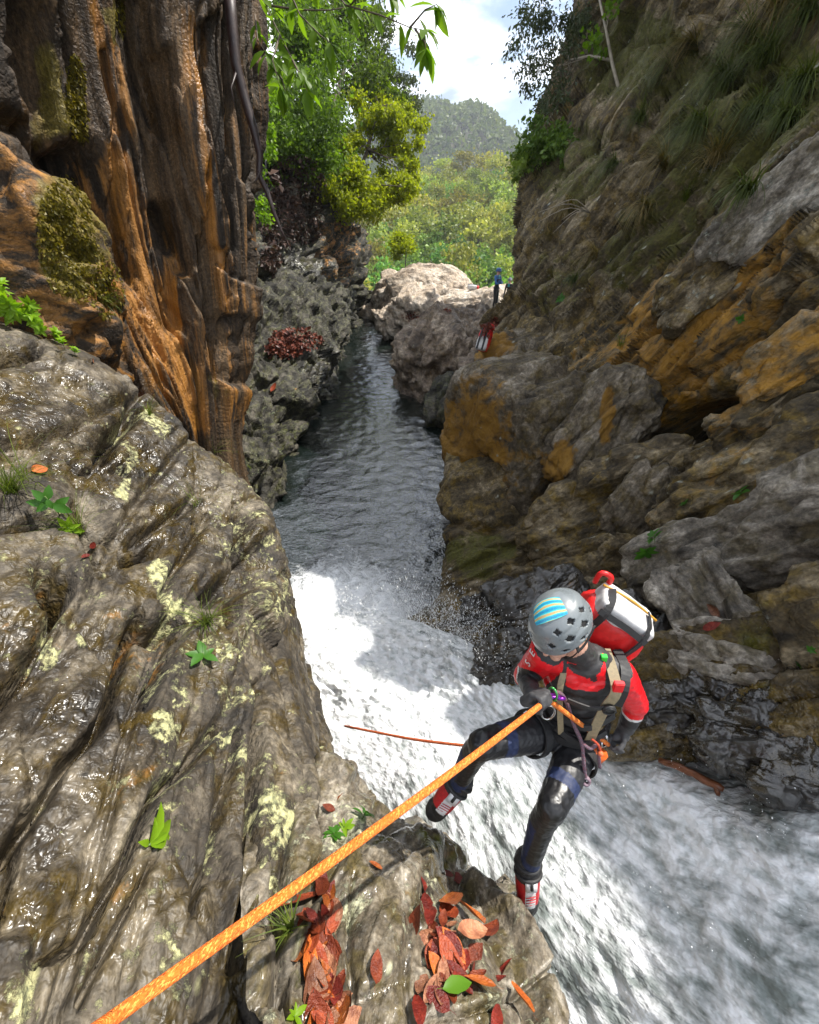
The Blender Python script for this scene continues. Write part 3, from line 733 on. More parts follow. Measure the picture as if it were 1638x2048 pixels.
# ------------------------------------------------------------------ loose blocks and boulders (closed)
def cube_sphere(n):
    """closed quad sphere: unit directions and faces"""
    t = np.tan(np.linspace(-1, 1, n) * math.pi / 4)
    a, b = np.meshgrid(t, t, indexing='ij')
    one = np.ones_like(a)
    sides = [(one, a, b), (-one, -a, b), (-a, one, b), (a, -one, b), (-b, a, one), (b, a, -one)]
    P_, F_ = [], []
    for k, s in enumerate(sides):
        P_.append(np.stack(s, -1).reshape(-1, 3)); F_.append(grid_faces(n, n)[:, ::-1] + k * n * n)
    p = np.concatenate(P_); f = np.concatenate(F_)
    key = np.round(p, 5)
    u, idx, inv = np.unique(key, axis=0, return_index=True, return_inverse=True)
    inv = inv.ravel()
    p = p[idx]; f = inv[f]
    return p, f

CS = {}
def rock_block(name, c, half, R, mat, seed, label, cat='boulder', n=60, power=4.0, layers=None, fb=None, zones=None, squash=None, group=None, cracks=(), stretch=(2.0, 1, 1), terr=None, jts=()):
    """R rows: local axes in world; half: half extents along them"""
    n = int(n * .66)
    if n not in CS: CS[n] = cube_sphere(n)
    d, f = CS[n]
    r = (np.abs(d) ** power).sum(1) ** (1 / power)
    q = d / r[:, None]
    g = q ** 3 if False else q
    half = np.array(half, float)
    nn = np.sign(q) * np.abs(q) ** (power - 1) / half
    nn = nn / np.linalg.norm(nn, axis=1, keepdims=True)
    loc = q * half
    if squash is not None: loc = squash(loc, half)
    p = loc @ R + np.asarray(c); nw = nn @ R
    s = float(half.mean())
    layers = layers or [(0.9 * s, 0.15 * s, 0.05 * s, 0.07), (0.32 * s, 0.055 * s, 0.02 * s, 0.08), (.12 * s, .008 * s, .004 * s, .09)]
    fb = fb or [(1.0 / s, 0.10 * s, False), (4.0 / s, 0.012 * s, False)]
    h = displace(p, nw, R, layers, stretch, fb, seed, [(2.2 / s, .04 * s)] if terr is None else terr, jts)
    px, py, dd = project(p)
    for poly, w, dep, step in cracks:
        ds, sd = seg_dist(px, py, poly); h -= dep * np.exp(-(ds / w) ** 2)
    p = p + nw * h[:, None]
    me = mesh_np(name, p, f, mat)
    zw = [14 * fbm(p * 4.0 / s, 4, seed + 8 + k) for k in (0, 1)]
    rock_attrs(me, p, R, stretch, zones(px + zw[0], py + zw[1], p) if zones else {})
    o = link(name, me, None, label, cat, group)
    PATCHES[name + str(seed)] = (p, nw)
    return o

def axes(e, n):   # rows: along e, across, outward n
    return frame_of(e, n)

E_R = P(1638, 640, 4.2) - P(1000, 1060, 7.8)          # strata of the right bank, rising to the right
# ochre block at the pool edge: vertical face towards the water
o = rock_block('rock_block', W(2.52, 8.45, 1.50), (1.15, 1.30, 2.15), axes(W(.8, .6, .06), W(-.10, -.05, 1)), M_OCHRE, 101, 'big ochre stained block with a straight face at the right edge of the pool', 'rock', 110, 9.0,
               layers=[(1.3, .10, .05, .05), (.45, .03, .015, .06)], fb=[(.7, .06, False), (3.0, .015, False)], jts=[(1.6, .55, .07, .06, .05), (.5, .16, .020, .016, .07)],
               zones=lambda px, py, p: dict(och=zone(px, py, [(945, 930, 85, 190, 8, .95), (960, 800, 60, 60, 0, .6), (1060, 960, 60, 90, 0, .35)]), mos=zone(px, py, [(930, 1110, 90, 50, 0, .6)]), lic=zone(px, py, [(1080, 860, 80, 80, 0, .5)])))
o = rock_block('rock_block', P(1035, 740, 11.0) + W(.3, .6, -.6), (1.1, 1.3, 1.15), axes(W(.8, .5, .2), W(-.2, -.1, 1)), M_OCHRE, 102, 'upper ochre faced block standing behind the big ochre block', 'rock', 60, 5.0, jts=[(1.1, .34, .05, .05, .06), (.4, .12, .016, .014, .08)],
               zones=lambda px, py, p: dict(och=zone(px, py, [(990, 730, 50, 70, 0, 1.0)])))
# grey rounded block with a yellow streak
o = rock_block('rock_block', P(1195, 870, 7.3), (1.12, .66, .56), axes(P(1250, 770, 6.9) - P(1110, 960, 7.3), P(1195, 870, 6) - P(1195, 870, 7.2)), M_OCHRE, 103, 'rounded grey brown rock with a mustard yellow streak above the dark recess', 'rock', 70, 3.6, jts=[(1.1, .34, .05, .05, .06), (.4, .12, .016, .014, .08)],
               zones=lambda px, py, p: dict(och=zone(px, py, [(1215, 830, 16, 70, 5, 1.2), (1110, 930, 40, 60, 30, 1.0)]), lic=zone(px, py, [(1240, 780, 60, 40, 0, .3)])))
# slabs under the recess
o = rock_block('rock_slab', P(1555, 810, 4.6), (.72, .34, .17), axes(E_R, P(1500, 700, 3) - P(1545, 800, 4.6)), M_RIGHT, 104, 'rounded brown ledge lying in the dark recess of the right bank', 'rock', 55, 3.5, jts=[(1.1, .34, .05, .05, .06), (.4, .12, .016, .014, .08)],
               zones=lambda px, py, p: dict(och=0 * px + .35, lic=0 * px + .2))
o = rock_block('rock_slab', P(1612, 705, 4.25), (.62, .30, .17), axes(E_R, P(1500, 600, 3) - P(1590, 690, 4.2)), M_RIGHT, 105, 'ochre tinted ledge above the rounded brown ledge near the right edge', 'rock', 55, 4.0, jts=[(1.1, .34, .05, .05, .06), (.4, .12, .016, .014, .08)],
               zones=lambda px, py, p: dict(och=0 * px + .6, lic=0 * px + .3))
o = rock_block('rock_slab', P(1230, 1010, 6.5), (1.5, .62, .42), axes(P(1330, 960, 5.8) - P(1060, 1090, 7.0), P(1200, 900, 5) - P(1230, 1010, 6.3)), M_RIGHT, 106, 'long brown grey slab leaning below the dark recess', 'rock', 70, 4.2, jts=[(1.1, .34, .05, .05, .06), (.4, .12, .016, .014, .08)], zones=lambda px, py, p: dict(lic=zone(px, py, [(1300, 960, 60, 40, 0, .3)]), wet=0 * px + .3))
o = rock_block('rock_slab', P(1290, 1020, 5.75), (.62, .42, .30), axes(P(1330, 960, 5.5) - P(1230, 1080, 6.0), P(1280, 960, 5) - P(1290, 1020, 5.8)), M_OCHRE, 107, 'grey wedge rock leaning on the end of the long brown grey slab', 'rock', 50, 3.6, jts=[(1.1, .34, .05, .05, .06), (.4, .12, .016, .014, .08)], zones=lambda px, py, p: dict(lic=0 * px + .2))
o = rock_block('rock_slab', P(1500, 960, 4.55), (1.1, .42, .28), axes(E_R, P(1480, 880, 3.5) - P(1500, 960, 4.5)), M_RIGHT, 108, 'mottled brown ledge with pale lichen above the green seedlings', 'rock', 60, 3.8, jts=[(1.1, .34, .05, .05, .06), (.4, .12, .016, .014, .08)], zones=lambda px, py, p: dict(lic=0 * px + .45, och=0 * px + .2))
o = rock_block('rock_slab', P(1480, 1085, 4.1), (1.15, .40, .26), axes(P(1638, 1040, 3.6) - P(1330, 1140, 4.7), P(1470, 1000, 3) - P(1480, 1085, 4.1)), M_GREY, 109, 'pale crusted slab running up to the right edge above the square pale rock', 'rock', 60, 3.8, jts=[(1.1, .34, .05, .05, .06), (.4, .12, .016, .014, .08)], zones=lambda px, py, p: dict(lic=0 * px + .45))
o = rock_block('rock_slab', P(1600, 365, 5.0) + W(.1, .2, -.15), (.95, .42, .28), axes(E_R, P(1560, 260, 3.8) - P(1600, 365, 5.0)), M_GREY, 113, 'pale lichen crusted ledge jutting out at the upper right edge', 'rock', 60, 4.2, zones=lambda px, py, p: dict(lic=0 * px + .7), jts=[(.8, .25, .05, .04, .06), (.3, .1, .014, .012, .08)])
o = rock_block('rock_slab', P(1500, 470, 5.6) + W(.1, .2, -.2), (1.2, .42, .22), axes(E_R, P(1460, 380, 4.4) - P(1500, 470, 5.6)), M_RIGHT, 114, 'long mossy ledge below the pale crusted ledge of the right cliff', 'rock', 60, 4.2, zones=lambda px, py, p: dict(lic=0 * px + .55, mos=0 * px + .3), jts=[(.8, .25, .05, .04, .06), (.3, .1, .014, .012, .08)])
# square pale rock with two leaves, right of the climber
o = rock_block('rock_block', P(1425, 1215, 3.75) + W(.05, .1, -.12), (.50, .36, .28), axes(P(1480, 1300, 3.4) - P(1400, 1130, 4.0), P(1410, 1190, 2.5) - P(1425, 1215, 3.75)), M_GREY, 110, 'square pale grey rock with two fallen leaves right of the backpack', 'boulder', 70, 5.0, jts=[(1.1, .34, .05, .05, .06), (.4, .12, .016, .014, .08)], zones=lambda px, py, p: dict(lic=0 * px + .15))
o = rock_block('rock_block', P(1490, 1315, 3.25) + W(.02, .05, -.12), (.44, .30, .26), axes(P(1580, 1350, 3.0) - P(1390, 1310, 3.5), P(1470, 1280, 2.4) - P(1490, 1315, 3.25)), M_GREY, 111, 'pointed pale green rock below the square pale rock', 'boulder', 60, 4.2, jts=[(1.1, .34, .05, .05, .06), (.4, .12, .016, .014, .08)], zones=lambda px, py, p: dict(lic=0 * px + .3, mos=0 * px + .12))
o = rock_block('rock_block', P(1290, 1300, 4.25), (.45, .52, .32), axes(P(1330, 1220, 4.4) - P(1270, 1400, 4.0), P(1280, 1270, 3) - P(1290, 1300, 4.2)), M_WET, 112, 'dark wet rock behind the backpack', 'boulder', 60, 3.8, jts=[(1.1, .34, .05, .05, .06), (.4, .12, .016, .014, .08)])
# black wet blocks along the stream
for k, (px_, py_, d_, hf, lab) in enumerate([
        (1480, 1475, 2.95, (.26, .22, .22), 'square black wet rock at the edge of the stream above the stick'),
        (1345, 1420, 3.45, (.24, .2, .2), 'black wet rock close to the left glove of the climber'),
        (1585, 1530, 2.7, (.24, .2, .18), 'black wet rock near the right edge, beside the square black rock'),
        (1420, 1400, 3.3, (.2, .2, .16), 'small wet rock under the pointed pale green rock'),
        (1560, 1420, 2.9, (.24, .18, .16), 'mossy dark rock under the overhang at the right edge'),
        (1010, 1318, 5.3, (.42, .3, .24), 'black wet rock just left of the red sleeve'),
        (985, 1222, 6.9, (.55, .4, .26), 'wet rock hump behind the spray of the fall'),
        (1090, 1215, 5.9, (.6, .42, .32), 'grey brown wet rock behind the helmet')]):
    c = P(px_, py_, d_)
    rock_block('boulder', c, hf, axes(W(random.uniform(-.4, .4) + .8, random.uniform(-.6, .2), random.uniform(.1, .6)), W(-.4, -.5, .8)), M_WET, 120 + k, lab, 'boulder', 60, 4.5, jts=[(.35, .13, .035, .03, .06), (.13, .05, .010, .008, .08)])
# far boulders past the pool
o = rock_block('boulder', P(905, 700, 17.6) + W(0.15, .9, -.9), (2.9, 2.35, 2.15), axes(W(.35, 1, .1), W(-.1, -.1, 1)), M_BROWN, 140, 'large rounded brown boulder on the right of the narrow pool', 'boulder', 110, 2.7,
               layers=[(1.5, 0.28, 0.10, 0.07), (0.5, 0.10, 0.05, 0.08), (.18, .03, .01, .1)], fb=[(.5, .3, False), (2.2, .08, True)], zones=lambda px, py, p: dict(wet=zone(px, py, [(960, 590, 40, 30, 0, .9)]), lic=zone(px, py, [(800, 650, 40, 40, 0, .4)])))
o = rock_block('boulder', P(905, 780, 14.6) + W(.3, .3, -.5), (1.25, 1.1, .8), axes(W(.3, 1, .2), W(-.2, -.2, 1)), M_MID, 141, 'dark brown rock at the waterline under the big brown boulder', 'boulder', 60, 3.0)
o = rock_block('boulder', P(990, 760, 13.6) + W(.2, .3, -.2), (1.3, 1.4, .9), axes(W(.3, 1, .2), W(-.2, -.2, 1)), M_BROWN, 142, 'brown rock wedged between the brown boulder and the ochre block', 'boulder', 60, 3.0)
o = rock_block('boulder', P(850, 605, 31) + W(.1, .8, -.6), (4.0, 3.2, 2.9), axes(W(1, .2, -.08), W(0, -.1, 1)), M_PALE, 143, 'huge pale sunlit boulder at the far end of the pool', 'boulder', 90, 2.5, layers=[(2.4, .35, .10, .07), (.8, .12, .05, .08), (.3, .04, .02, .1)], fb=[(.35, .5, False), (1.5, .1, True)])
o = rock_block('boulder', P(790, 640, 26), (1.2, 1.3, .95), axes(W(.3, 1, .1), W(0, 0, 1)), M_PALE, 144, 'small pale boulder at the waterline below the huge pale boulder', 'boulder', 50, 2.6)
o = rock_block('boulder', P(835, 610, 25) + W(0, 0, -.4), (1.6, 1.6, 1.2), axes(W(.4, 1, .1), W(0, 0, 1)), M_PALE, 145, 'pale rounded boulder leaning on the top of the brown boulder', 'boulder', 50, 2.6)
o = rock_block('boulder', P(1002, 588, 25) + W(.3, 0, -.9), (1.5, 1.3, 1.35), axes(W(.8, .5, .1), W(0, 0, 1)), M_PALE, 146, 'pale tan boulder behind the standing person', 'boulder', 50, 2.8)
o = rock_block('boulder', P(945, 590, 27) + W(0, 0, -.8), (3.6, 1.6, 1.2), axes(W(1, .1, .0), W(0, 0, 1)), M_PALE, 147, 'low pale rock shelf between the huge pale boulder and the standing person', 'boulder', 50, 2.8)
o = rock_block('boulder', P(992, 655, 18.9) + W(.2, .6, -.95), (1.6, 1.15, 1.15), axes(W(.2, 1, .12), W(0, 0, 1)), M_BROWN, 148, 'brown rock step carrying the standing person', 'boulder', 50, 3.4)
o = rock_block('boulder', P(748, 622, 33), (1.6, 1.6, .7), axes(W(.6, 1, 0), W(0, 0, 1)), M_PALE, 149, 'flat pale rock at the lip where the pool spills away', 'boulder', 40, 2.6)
# mossy ochre boulder at far left
o = rock_block('boulder', P(20, 520, 3.75) + W(-.2, .2, -.25), (.75, .8, 1.05), axes(W(1, .5, 0), W(.1, .2, 1)), M_FLUTE, 160, 'ochre boulder hung with yellow moss at the left edge', 'boulder', 80, 3.2,
               zones=lambda px, py, p: dict(och=0 * px + .5, mos=zone(px, py, [(130, 470, 70, 170, -10, .75)]), wet=0 * px + .2))
# ================================================================== WATER
def foam_nodes(N, L, vec, scale):
    return noise(N, L, vec, scale, 8, 0.62, 1.2)

def pool_mat():
    m, N, L = new_mat('pool_water')
    out = N.new('ShaderNodeOutputMaterial')
    tc = N.new('ShaderNodeTexCoord').outputs['Object']
    a = N.new('ShaderNodeAttribute'); a.attribute_name = 'foam'
    a2 = N.new('ShaderNodeAttribute'); a2.attribute_name = 'chop'
    w = N.new('ShaderNodeBsdfPrincipled')
    w.inputs['Base Color'].default_value = (0.006, 0.010, 0.008, 1); w.inputs['Roughness'].default_value = 0.04; w.inputs['IOR'].default_value = 1.9
    w.inputs['Specular IOR Level'].default_value = 0.8
    mp = N.new('ShaderNodeMapping'); mp.inputs['Scale'].default_value = (1.0, 1.6, 1.0); mp.inputs['Rotation'].default_value = (0, 0, 0.5); L.new(tc, mp.inputs['Vector'])
    b1 = noise(N, L, mp.outputs['Vector'], 3.0, 2, 0.5, 1.6)
    b2 = noise(N, L, mp.outputs['Vector'], 8.0, 2, 0.5, 2.0)
    h = mth(N, L, 'MULTIPLY', mth(N, L, 'ADD', mth(N, L, 'MULTIPLY', b1, 0.02), mth(N, L, 'MULTIPLY', b2, 0.016)), a2.outputs['Fac'])
    bp = N.new('ShaderNodeBump'); bp.inputs['Strength'].default_value = 1.0; bp.inputs['Distance'].default_value = 1.0
    L.new(h, bp.inputs['Height']); L.new(bp.outputs['Normal'], w.inputs['Normal'])
    f = N.new('ShaderNodeBsdfPrincipled'); f.inputs['Base Color'].default_value = (0.82, 0.84, 0.85, 1); f.inputs['Roughness'].default_value = 0.6
    f1 = noise(N, L, tc, 2.4, 9, 0.66, 2.4)
    f2 = noise(N, L, tc, 7.5, 8, 0.62, 3.0)
    rid = mth(N, L, 'SUBTRACT', 1.0, mth(N, L, 'MULTIPLY', mth(N, L, 'ABSOLUTE', mth(N, L, 'SUBTRACT', f2, 0.5)), 7.0), True)
    ff = mth(N, L, 'ADD', mth(N, L, 'ADD', mth(N, L, 'MULTIPLY', mth(N, L, 'SUBTRACT', f1, 0.5), 2.2), mth(N, L, 'MULTIPLY', rid, 0.35)), mth(N, L, 'SUBTRACT', mth(N, L, 'MULTIPLY', a.outputs['Fac'], 2.0), 1.15), True)
    ff = mth(N, L, 'MULTIPLY', ff, mth(N, L, 'MULTIPLY', a.outputs['Fac'], 6.0, True), True)
    mx = N.new('ShaderNodeMixShader'); L.new(ff, mx.inputs['Fac']); L.new(w.outputs['BSDF'], mx.inputs[1]); L.new(f.outputs['BSDF'], mx.inputs[2])
    L.new(mx.outputs['Shader'], out.inputs['Surface'])
    return m

nv, nu = 420, 190
yy = 2.0 + (45.0 - 2.0) * np.linspace(0, 1, nv) ** 1.6
xx = np.linspace(-1, 1, nu)
cx = np.interp(yy, [2, 6, 12, 20, 30, 45], [-.2, -.2, -.6, -1.2, -2.0, -3.0])
hw = np.interp(yy, [2, 8, 16, 30, 45], [5.5, 5.0, 5.0, 5.0, 5.0])
g = np.stack([cx[:, None] + hw[:, None] * xx[None], np.repeat(yy[:, None], nu, 1), np.zeros((nv, nu))], -1)
p = g.reshape(-1, 3)
di = np.hypot((p[:, 0] + 1.45) / 2.1, (p[:, 1] - 4.4) / 2.9)
foam = 1 - sstep(0.30, 1.35, di)
chop = 0.45 + 0.75 * (1 - sstep(7, 18, p[:, 1])) 
wq = p + .25 * np.stack([fbm(p * 1.1, 2, 211), fbm(p * 1.1, 2, 212), 0 * p[:, 0]], 1)
p[:, 2] = 0.060 * fbm(wq * np.array([1.5, 2.6, 1]), 3, 201, .5) + 0.030 * fbm(wq * np.array([3.4, 5.5, 1]), 2, 203, .5) * (0.5 + 0.5 * chop) + 0.06 * fbm(p * 2.2, 4, 205) * foam + 0.10 * foam * (0.5 + fbm(p * 1.1, 3, 207))
p[:, 2] -= 3.0 * sstep(43.2, 45, p[:, 1])
M_POOL = pool_mat()
link('pool_water', mesh_np('pool_water', p, grid_faces(nv, nu), M_POOL, attrs=dict(foam=foam, chop=chop)), kind='structure')

def fall_mat():
    m, N, L = new_mat('falling_water')
    out = N.new('ShaderNodeOutputMaterial')
    a = N.new('ShaderNodeAttribute'); a.attribute_name = 'fl'
    c = a.outputs['Vector']
    dn = N.new('ShaderNodeAttribute'); dn.attribute_name = 'dens'
    n1 = noise(N, L, c, 2.4, 6, 0.62, 0.0)
    n2 = noise(N, L, c, 8.5, 3, 0.55, 0.0)
    ms = N.new('ShaderNodeMapping'); ms.inputs['Scale'].default_value = (1.3, 7.0, 1.0); L.new(c, ms.inputs['Vector'])
    n4 = noise(N, L, ms.outputs['Vector'], 1.0, 4, 0.6, 0.5)
    v3 = N.new('ShaderNodeTexVoronoi'); v3.feature = 'SMOOTH_F1'; v3.inputs['Scale'].default_value = 26.0; v3.inputs['Smoothness'].default_value = .35
    mv = N.new('ShaderNodeVectorMath'); mv.operation = 'MULTIPLY_ADD'
    nv_ = N.new('ShaderNodeTexNoise'); nv_.inputs['Scale'].default_value = 14.0; nv_.inputs['Detail'].default_value = 3; L.new(c, nv_.inputs['Vector'])
    L.new(nv_.outputs['Color'], mv.inputs[0]); mv.inputs[1].default_value = (.09, .09, .09); L.new(c, mv.inputs[2]); L.new(mv.outputs[0], v3.inputs['Vector'])
    n3 = mth(N, L, 'SUBTRACT', 0.82, v3.outputs['Distance'])
    fo = N.new('ShaderNodeBsdfPrincipled'); fo.inputs['Base Color'].default_value = (0.80, 0.82, 0.84, 1); fo.inputs['Roughness'].default_value = 0.32; fo.inputs['Specular IOR Level'].default_value = 0.6
    cr = ramp(N, [(0.30, (0.62, 0.66, 0.66)), (0.55, (0.86, 0.87, 0.88))]); L.new(n2, cr.inputs['Fac']); L.new(cr.outputs['Color'], fo.inputs['Base Color'])
    wa = N.new('ShaderNodeBsdfPrincipled'); wa.inputs['Base Color'].default_value = (0.19, 0.215, 0.205, 1); wa.inputs['Roughness'].default_value = 0.16
    wa.inputs['IOR'].default_value = 1.33
    h = mth(N, L, 'ADD', mth(N, L, 'MULTIPLY', n2, 0.050), mth(N, L, 'MULTIPLY', n3, 0.003))
    bp = N.new('ShaderNodeBump'); bp.inputs['Strength'].default_value = 0.9; bp.inputs['Distance'].default_value = 1.0
    L.new(h, bp.inputs['Height']); L.new(bp.outputs['Normal'], fo.inputs['Normal']); L.new(bp.outputs['Normal'], wa.inputs['Normal'])
    s = mth(N, L, 'ADD', mth(N, L, 'ADD', mth(N, L, 'MULTIPLY', n1, 0.36), mth(N, L, 'MULTIPLY', n2, 0.34)), mth(N, L, 'MULTIPLY', n4, 0.30))
    s = mth(N, L, 'ADD', mth(N, L, 'MULTIPLY', mth(N, L, 'SUBTRACT', s, 0.5), 5.4), mth(N, L, 'MULTIPLY', mth(N, L, 'SUBTRACT', dn.outputs['Fac'], 0.12), 1.25), True)
    mx = N.new('ShaderNodeMixShader'); L.new(s, mx.inputs['Fac']); L.new(wa.outputs['BSDF'], mx.inputs[1]); L.new(fo.outputs['BSDF'], mx.inputs[2])
    L.new(mx.outputs['Shader'], out.inputs['Surface'])
    return m

M_FALL = fall_mat()
rows = [row(r) for r in [
    [(2100, 1640, 2.2), (1660, 1590, 2.68), (1470, 1545, 3.15), (1310, 1490, 3.6), (1160, 1430, 4.3), (1010, 1330, 5.2), (900, 1272, 6.25), (800, 1238, 7.1), (690, 1205, 8.0)],
    [(2100, 1720, 2.02), (1650, 1660, 2.45), (1460, 1620, 2.85), (1300, 1570, 3.28), (1150, 1510, 3.85), (1010, 1440, 4.55), (880, 1370, 5.5), (765, 1310, 6.5), (650, 1240, 7.45)],
    [(2100, 1860, 1.9), (1640, 1800, 2.28), (1450, 1750, 2.62), (1300, 1690, 3.02), (1150, 1615, 3.5), (1000, 1530, 4.1), (850, 1440, 4.95), (725, 1360, 5.95), (605, 1280, 7.0)],
    [(2100, 2050, 1.75), (1640, 2000, 2.05), (1430, 1920, 2.35), (1260, 1830, 2.72), (1110, 1720, 3.2), (960, 1620, 3.75), (810, 1525, 4.55), (690, 1430, 5.55), (570, 1335, 6.6)],
    [(2100, 2400, 1.6), (1640, 2300, 1.9), (1380, 2150, 2.2), (1180, 2010, 2.55), (1030, 1860, 3.0), (880, 1730, 3.6), (755, 1620, 4.35), (640, 1510, 5.25), (540, 1400, 6.2)],
    [(2100, 2900, 1.6), (1640, 2700, 1.9), (1320, 2450, 2.2), (1100, 2220, 2.55), (950, 2020, 3.0), (810, 1850, 3.6), (700, 1720, 4.25), (600, 1590, 5.0), (500, 1470, 5.8)]]]
rows = [[q + W(.05, .25, -.5) for q in rows[0]]] + rows + [[q + W(.25, -1.0, -.35) for q in rows[-1]]]
rows = [[r[0] + W(1.2, -1.6, .25)] + r for r in rows]
nv, nu = 250, 410
g = lattice(rows, nv, nu)
n = -grid_normals(g)
if n[..., 2].mean() < 0: n = -n
uu = np.cumsum(np.linalg.norm(np.diff(g, axis=1, prepend=g[:, :1]), axis=2), 1)
vv = np.cumsum(np.linalg.norm(np.diff(g, axis=0, prepend=g[:1]), axis=2), 0)
p = g.reshape(-1, 3); nn = n.reshape(-1, 3)
fl = np.stack([uu.ravel() * 0.85, vv.ravel() * 1.4, p[:, 2] * .3], 1)
warp = np.stack([fbm(fl * 1.3, 3, 310 + k) for k in range(3)], 1) * .3
px, py, d = project(p)
hgt = 0.085 * fbm((fl + warp) * 2.2, 5, 301) + 0.05 * fbm((fl + warp) * 6.0, 3, 303, .5) + 0.026 * fbm((fl + warp * .6) * 14.0, 2, 304, .5)
spl = zone(px, py, [(870, 1340, 160, 60, 20, 1.0), (700, 1330, 140, 110, 0, .8)])
hgt = hgt * (0.62 + 0.9 * spl) + 0.10 * spl * np.maximum(0, fbm(fl * 5, 4, 306, .6)) * 2
p = p + nn * hgt[:, None]
dens = 0.68 + 0.42 * zone(px, py, [(680, 1380, 180, 200, 0, 1.0), (900, 1480, 160, 120, 20, .5), (1400, 1700, 160, 120, 30, .25)]) - zone(px, py, [(1110, 1890, 230, 60, 53, .50), (1050, 1650, 150, 90, 30, .22), (1480, 1800, 90, 40, 30, .3), (1560, 2000, 80, 50, 50, .4), (1420, 2000, 50, 30, 50, .35), (1120, 1950, 90, 180, 50, .28), (1570, 1900, 120, 110, 20, .30), (1560, 1650, 110, 60, 20, .2), (860, 1610, 60, 60, 0, .25)])
edge = np.minimum(np.linspace(0, nv, nv)[:, None] / 45.0, 1.0) * np.ones((1, nu))
dens = dens - 0.30 * (1 - edge.ravel()) * (px > 1050)
me = mesh_np('waterfall', p, grid_faces(nv, nu), M_FALL, attrs=dict(dens=dens))
at = me.attributes.new('fl', 'FLOAT_VECTOR', 'POINT'); at.data.foreach_set('vector', np.ascontiguousarray(fl + warp * .12, dtype=np.float32).ravel())
link('waterfall', me, kind='structure')
FALL = (p, nn, px, py, d, dens)

# spray: flying drops over the fall and along its crest
def drops(n_cl, per):
    """splashes: each throws a short arc of drops, big ones first, downstream and up"""
    idx = np.where((px > 520) & (px < 1700) & (py > 1190) & (py < 2100))[0]
    crest = zone(px[idx], py[idx], [(880, 1300, 240, 70, 15, 1.0), (690, 1300, 160, 120, 0, .5)])
    rim = zone(px[idx], py[idx], [(1500, 1600, 200, 60, 20, .8), (1050, 1850, 60, 200, -30, .5), (760, 1640, 120, 60, 30, .8)])
    hi = np.clip(hgt[idx] * 9, 0, 1.5)
    wgt = (0.25 + 2.6 * crest + 1.0 * rim + hi) * (d[idx] ** 1.6)
    pick = RNG.choice(idx, n_cl, p=wgt / wgt.sum())
    s = zone(px[pick], py[pick], [(880, 1300, 240, 80, 15, 1.0)])
    v0 = nn[pick] * RNG.uniform(.05, .30, (n_cl, 1)) * (1 + 1.6 * s[:, None]) + RNG.normal(size=(n_cl, 3)) * .10 + np.array([-.16, .08, .10]) + s[:, None] * np.array([.05, .10, .30]) * RNG.random((n_cl, 1))
    t = RNG.random((n_cl, per)) ** .8
    c = p[pick][:, None] + v0[:, None] * t[..., None] + np.array([0, 0, -.16]) * (t ** 2)[..., None] + RNG.normal(size=(n_cl, per, 3)) * .012 * (1 + 2 * t[..., None])
    r = np.exp(RNG.normal(-6.0, .50, (n_cl, per))) * (d[pick] / 3.0)[:, None] ** .6
    return c.reshape(-1, 3), np.clip(r.ravel(), .0007, .0075), np.repeat(v0, per, 0) * 3
c, r, ax = drops(1100, 15)
o8 = np.array([(1, 0, 0), (-1, 0, 0), (0, 1, 0), (0, -1, 0), (0, 0, 1), (0, 0, -1)], float)
f8 = np.array([(0, 2, 4), (2, 1, 4), (1, 3, 4), (3, 0, 4), (2, 0, 5), (1, 2, 5), (3, 1, 5), (0, 3, 5)])
V = c[:, None, :] + o8[None] * r[:, None, None]
V[:, 4] += ax * (r * RNG.uniform(0, 2.2, len(r)))[:, None]
F = (f8[None] + 6 * np.arange(len(c))[:, None, None]).reshape(-1, 3)
m, N, L = new_mat('spray')
o_ = N.new('ShaderNodeOutputMaterial'); b_ = N.new('ShaderNodeBsdfPrincipled'); b_.inputs['Base Color'].default_value = (0.85, 0.87, 0.88, 1); b_.inputs['Roughness'].default_value = 0.15
L.new(b_.outputs['BSDF'], o_.inputs['Surface'])
M_SPRAY = m
link('water_spray', mesh_np('water_spray', V.reshape(-1, 3), F, M_SPRAY), kind='stuff', label='white drops flying off the waterfall', cat='spray')

# ================================================================== FAR GROUND
def ground_mat(name, c1, c2):
    m, N, L = new_mat(name)
    o = N.new('ShaderNodeOutputMaterial'); b = N.new('ShaderNodeBsdfPrincipled'); b.inputs['Roughness'].default_value = 0.9
    tc = N.new('ShaderNodeTexCoord').outputs['Object']
    r = ramp(N, [(0.35, c1), (0.65, c2)]); L.new(noise(N, L, tc, 0.08, 8, 0.7), r.inputs['Fac']); L.new(r.outputs['Color'], b.inputs['Base Color'])
    L.new(b.outputs['BSDF'], o.inputs['Surface'])
    return m
M_SOIL = ground_mat('forest_floor', (0.025, 0.028, 0.012), (0.06, 0.055, 0.025))
def h_near(x, y):
    x = np.asarray(x, float); y = np.asarray(y, float)
    up = np.clip(y - 85, 0, 250)
    t = np.clip(y - 335, 0, 400)
    return -27 + up * (0.150 + 0.0011 * np.clip(x, -80, 120)) - t * .35 + 2 * np.sin(x * .06 + 1) * np.clip(up / 60, 0, 1) + 1.5 * np.sin(x * .11 + y * .05) * np.clip(up / 60, 0, 1)
def h_far(x, y):
    x = np.asarray(x, float); y = np.asarray(y, float)
    prof = 158 - 0.27 * np.abs(x - 25) + 8 * np.sin(x * .021) + 4 * np.sin(x * .07)
    u = (y - 520) / 400.0
    return -20 + (prof + 20) * sstep(0.0, 1.0, u) * np.where(u > 1, np.clip(1 - (u - 1) * .4, .3, 1), 1) + 7 * np.sin(x * .03 + y * .012)
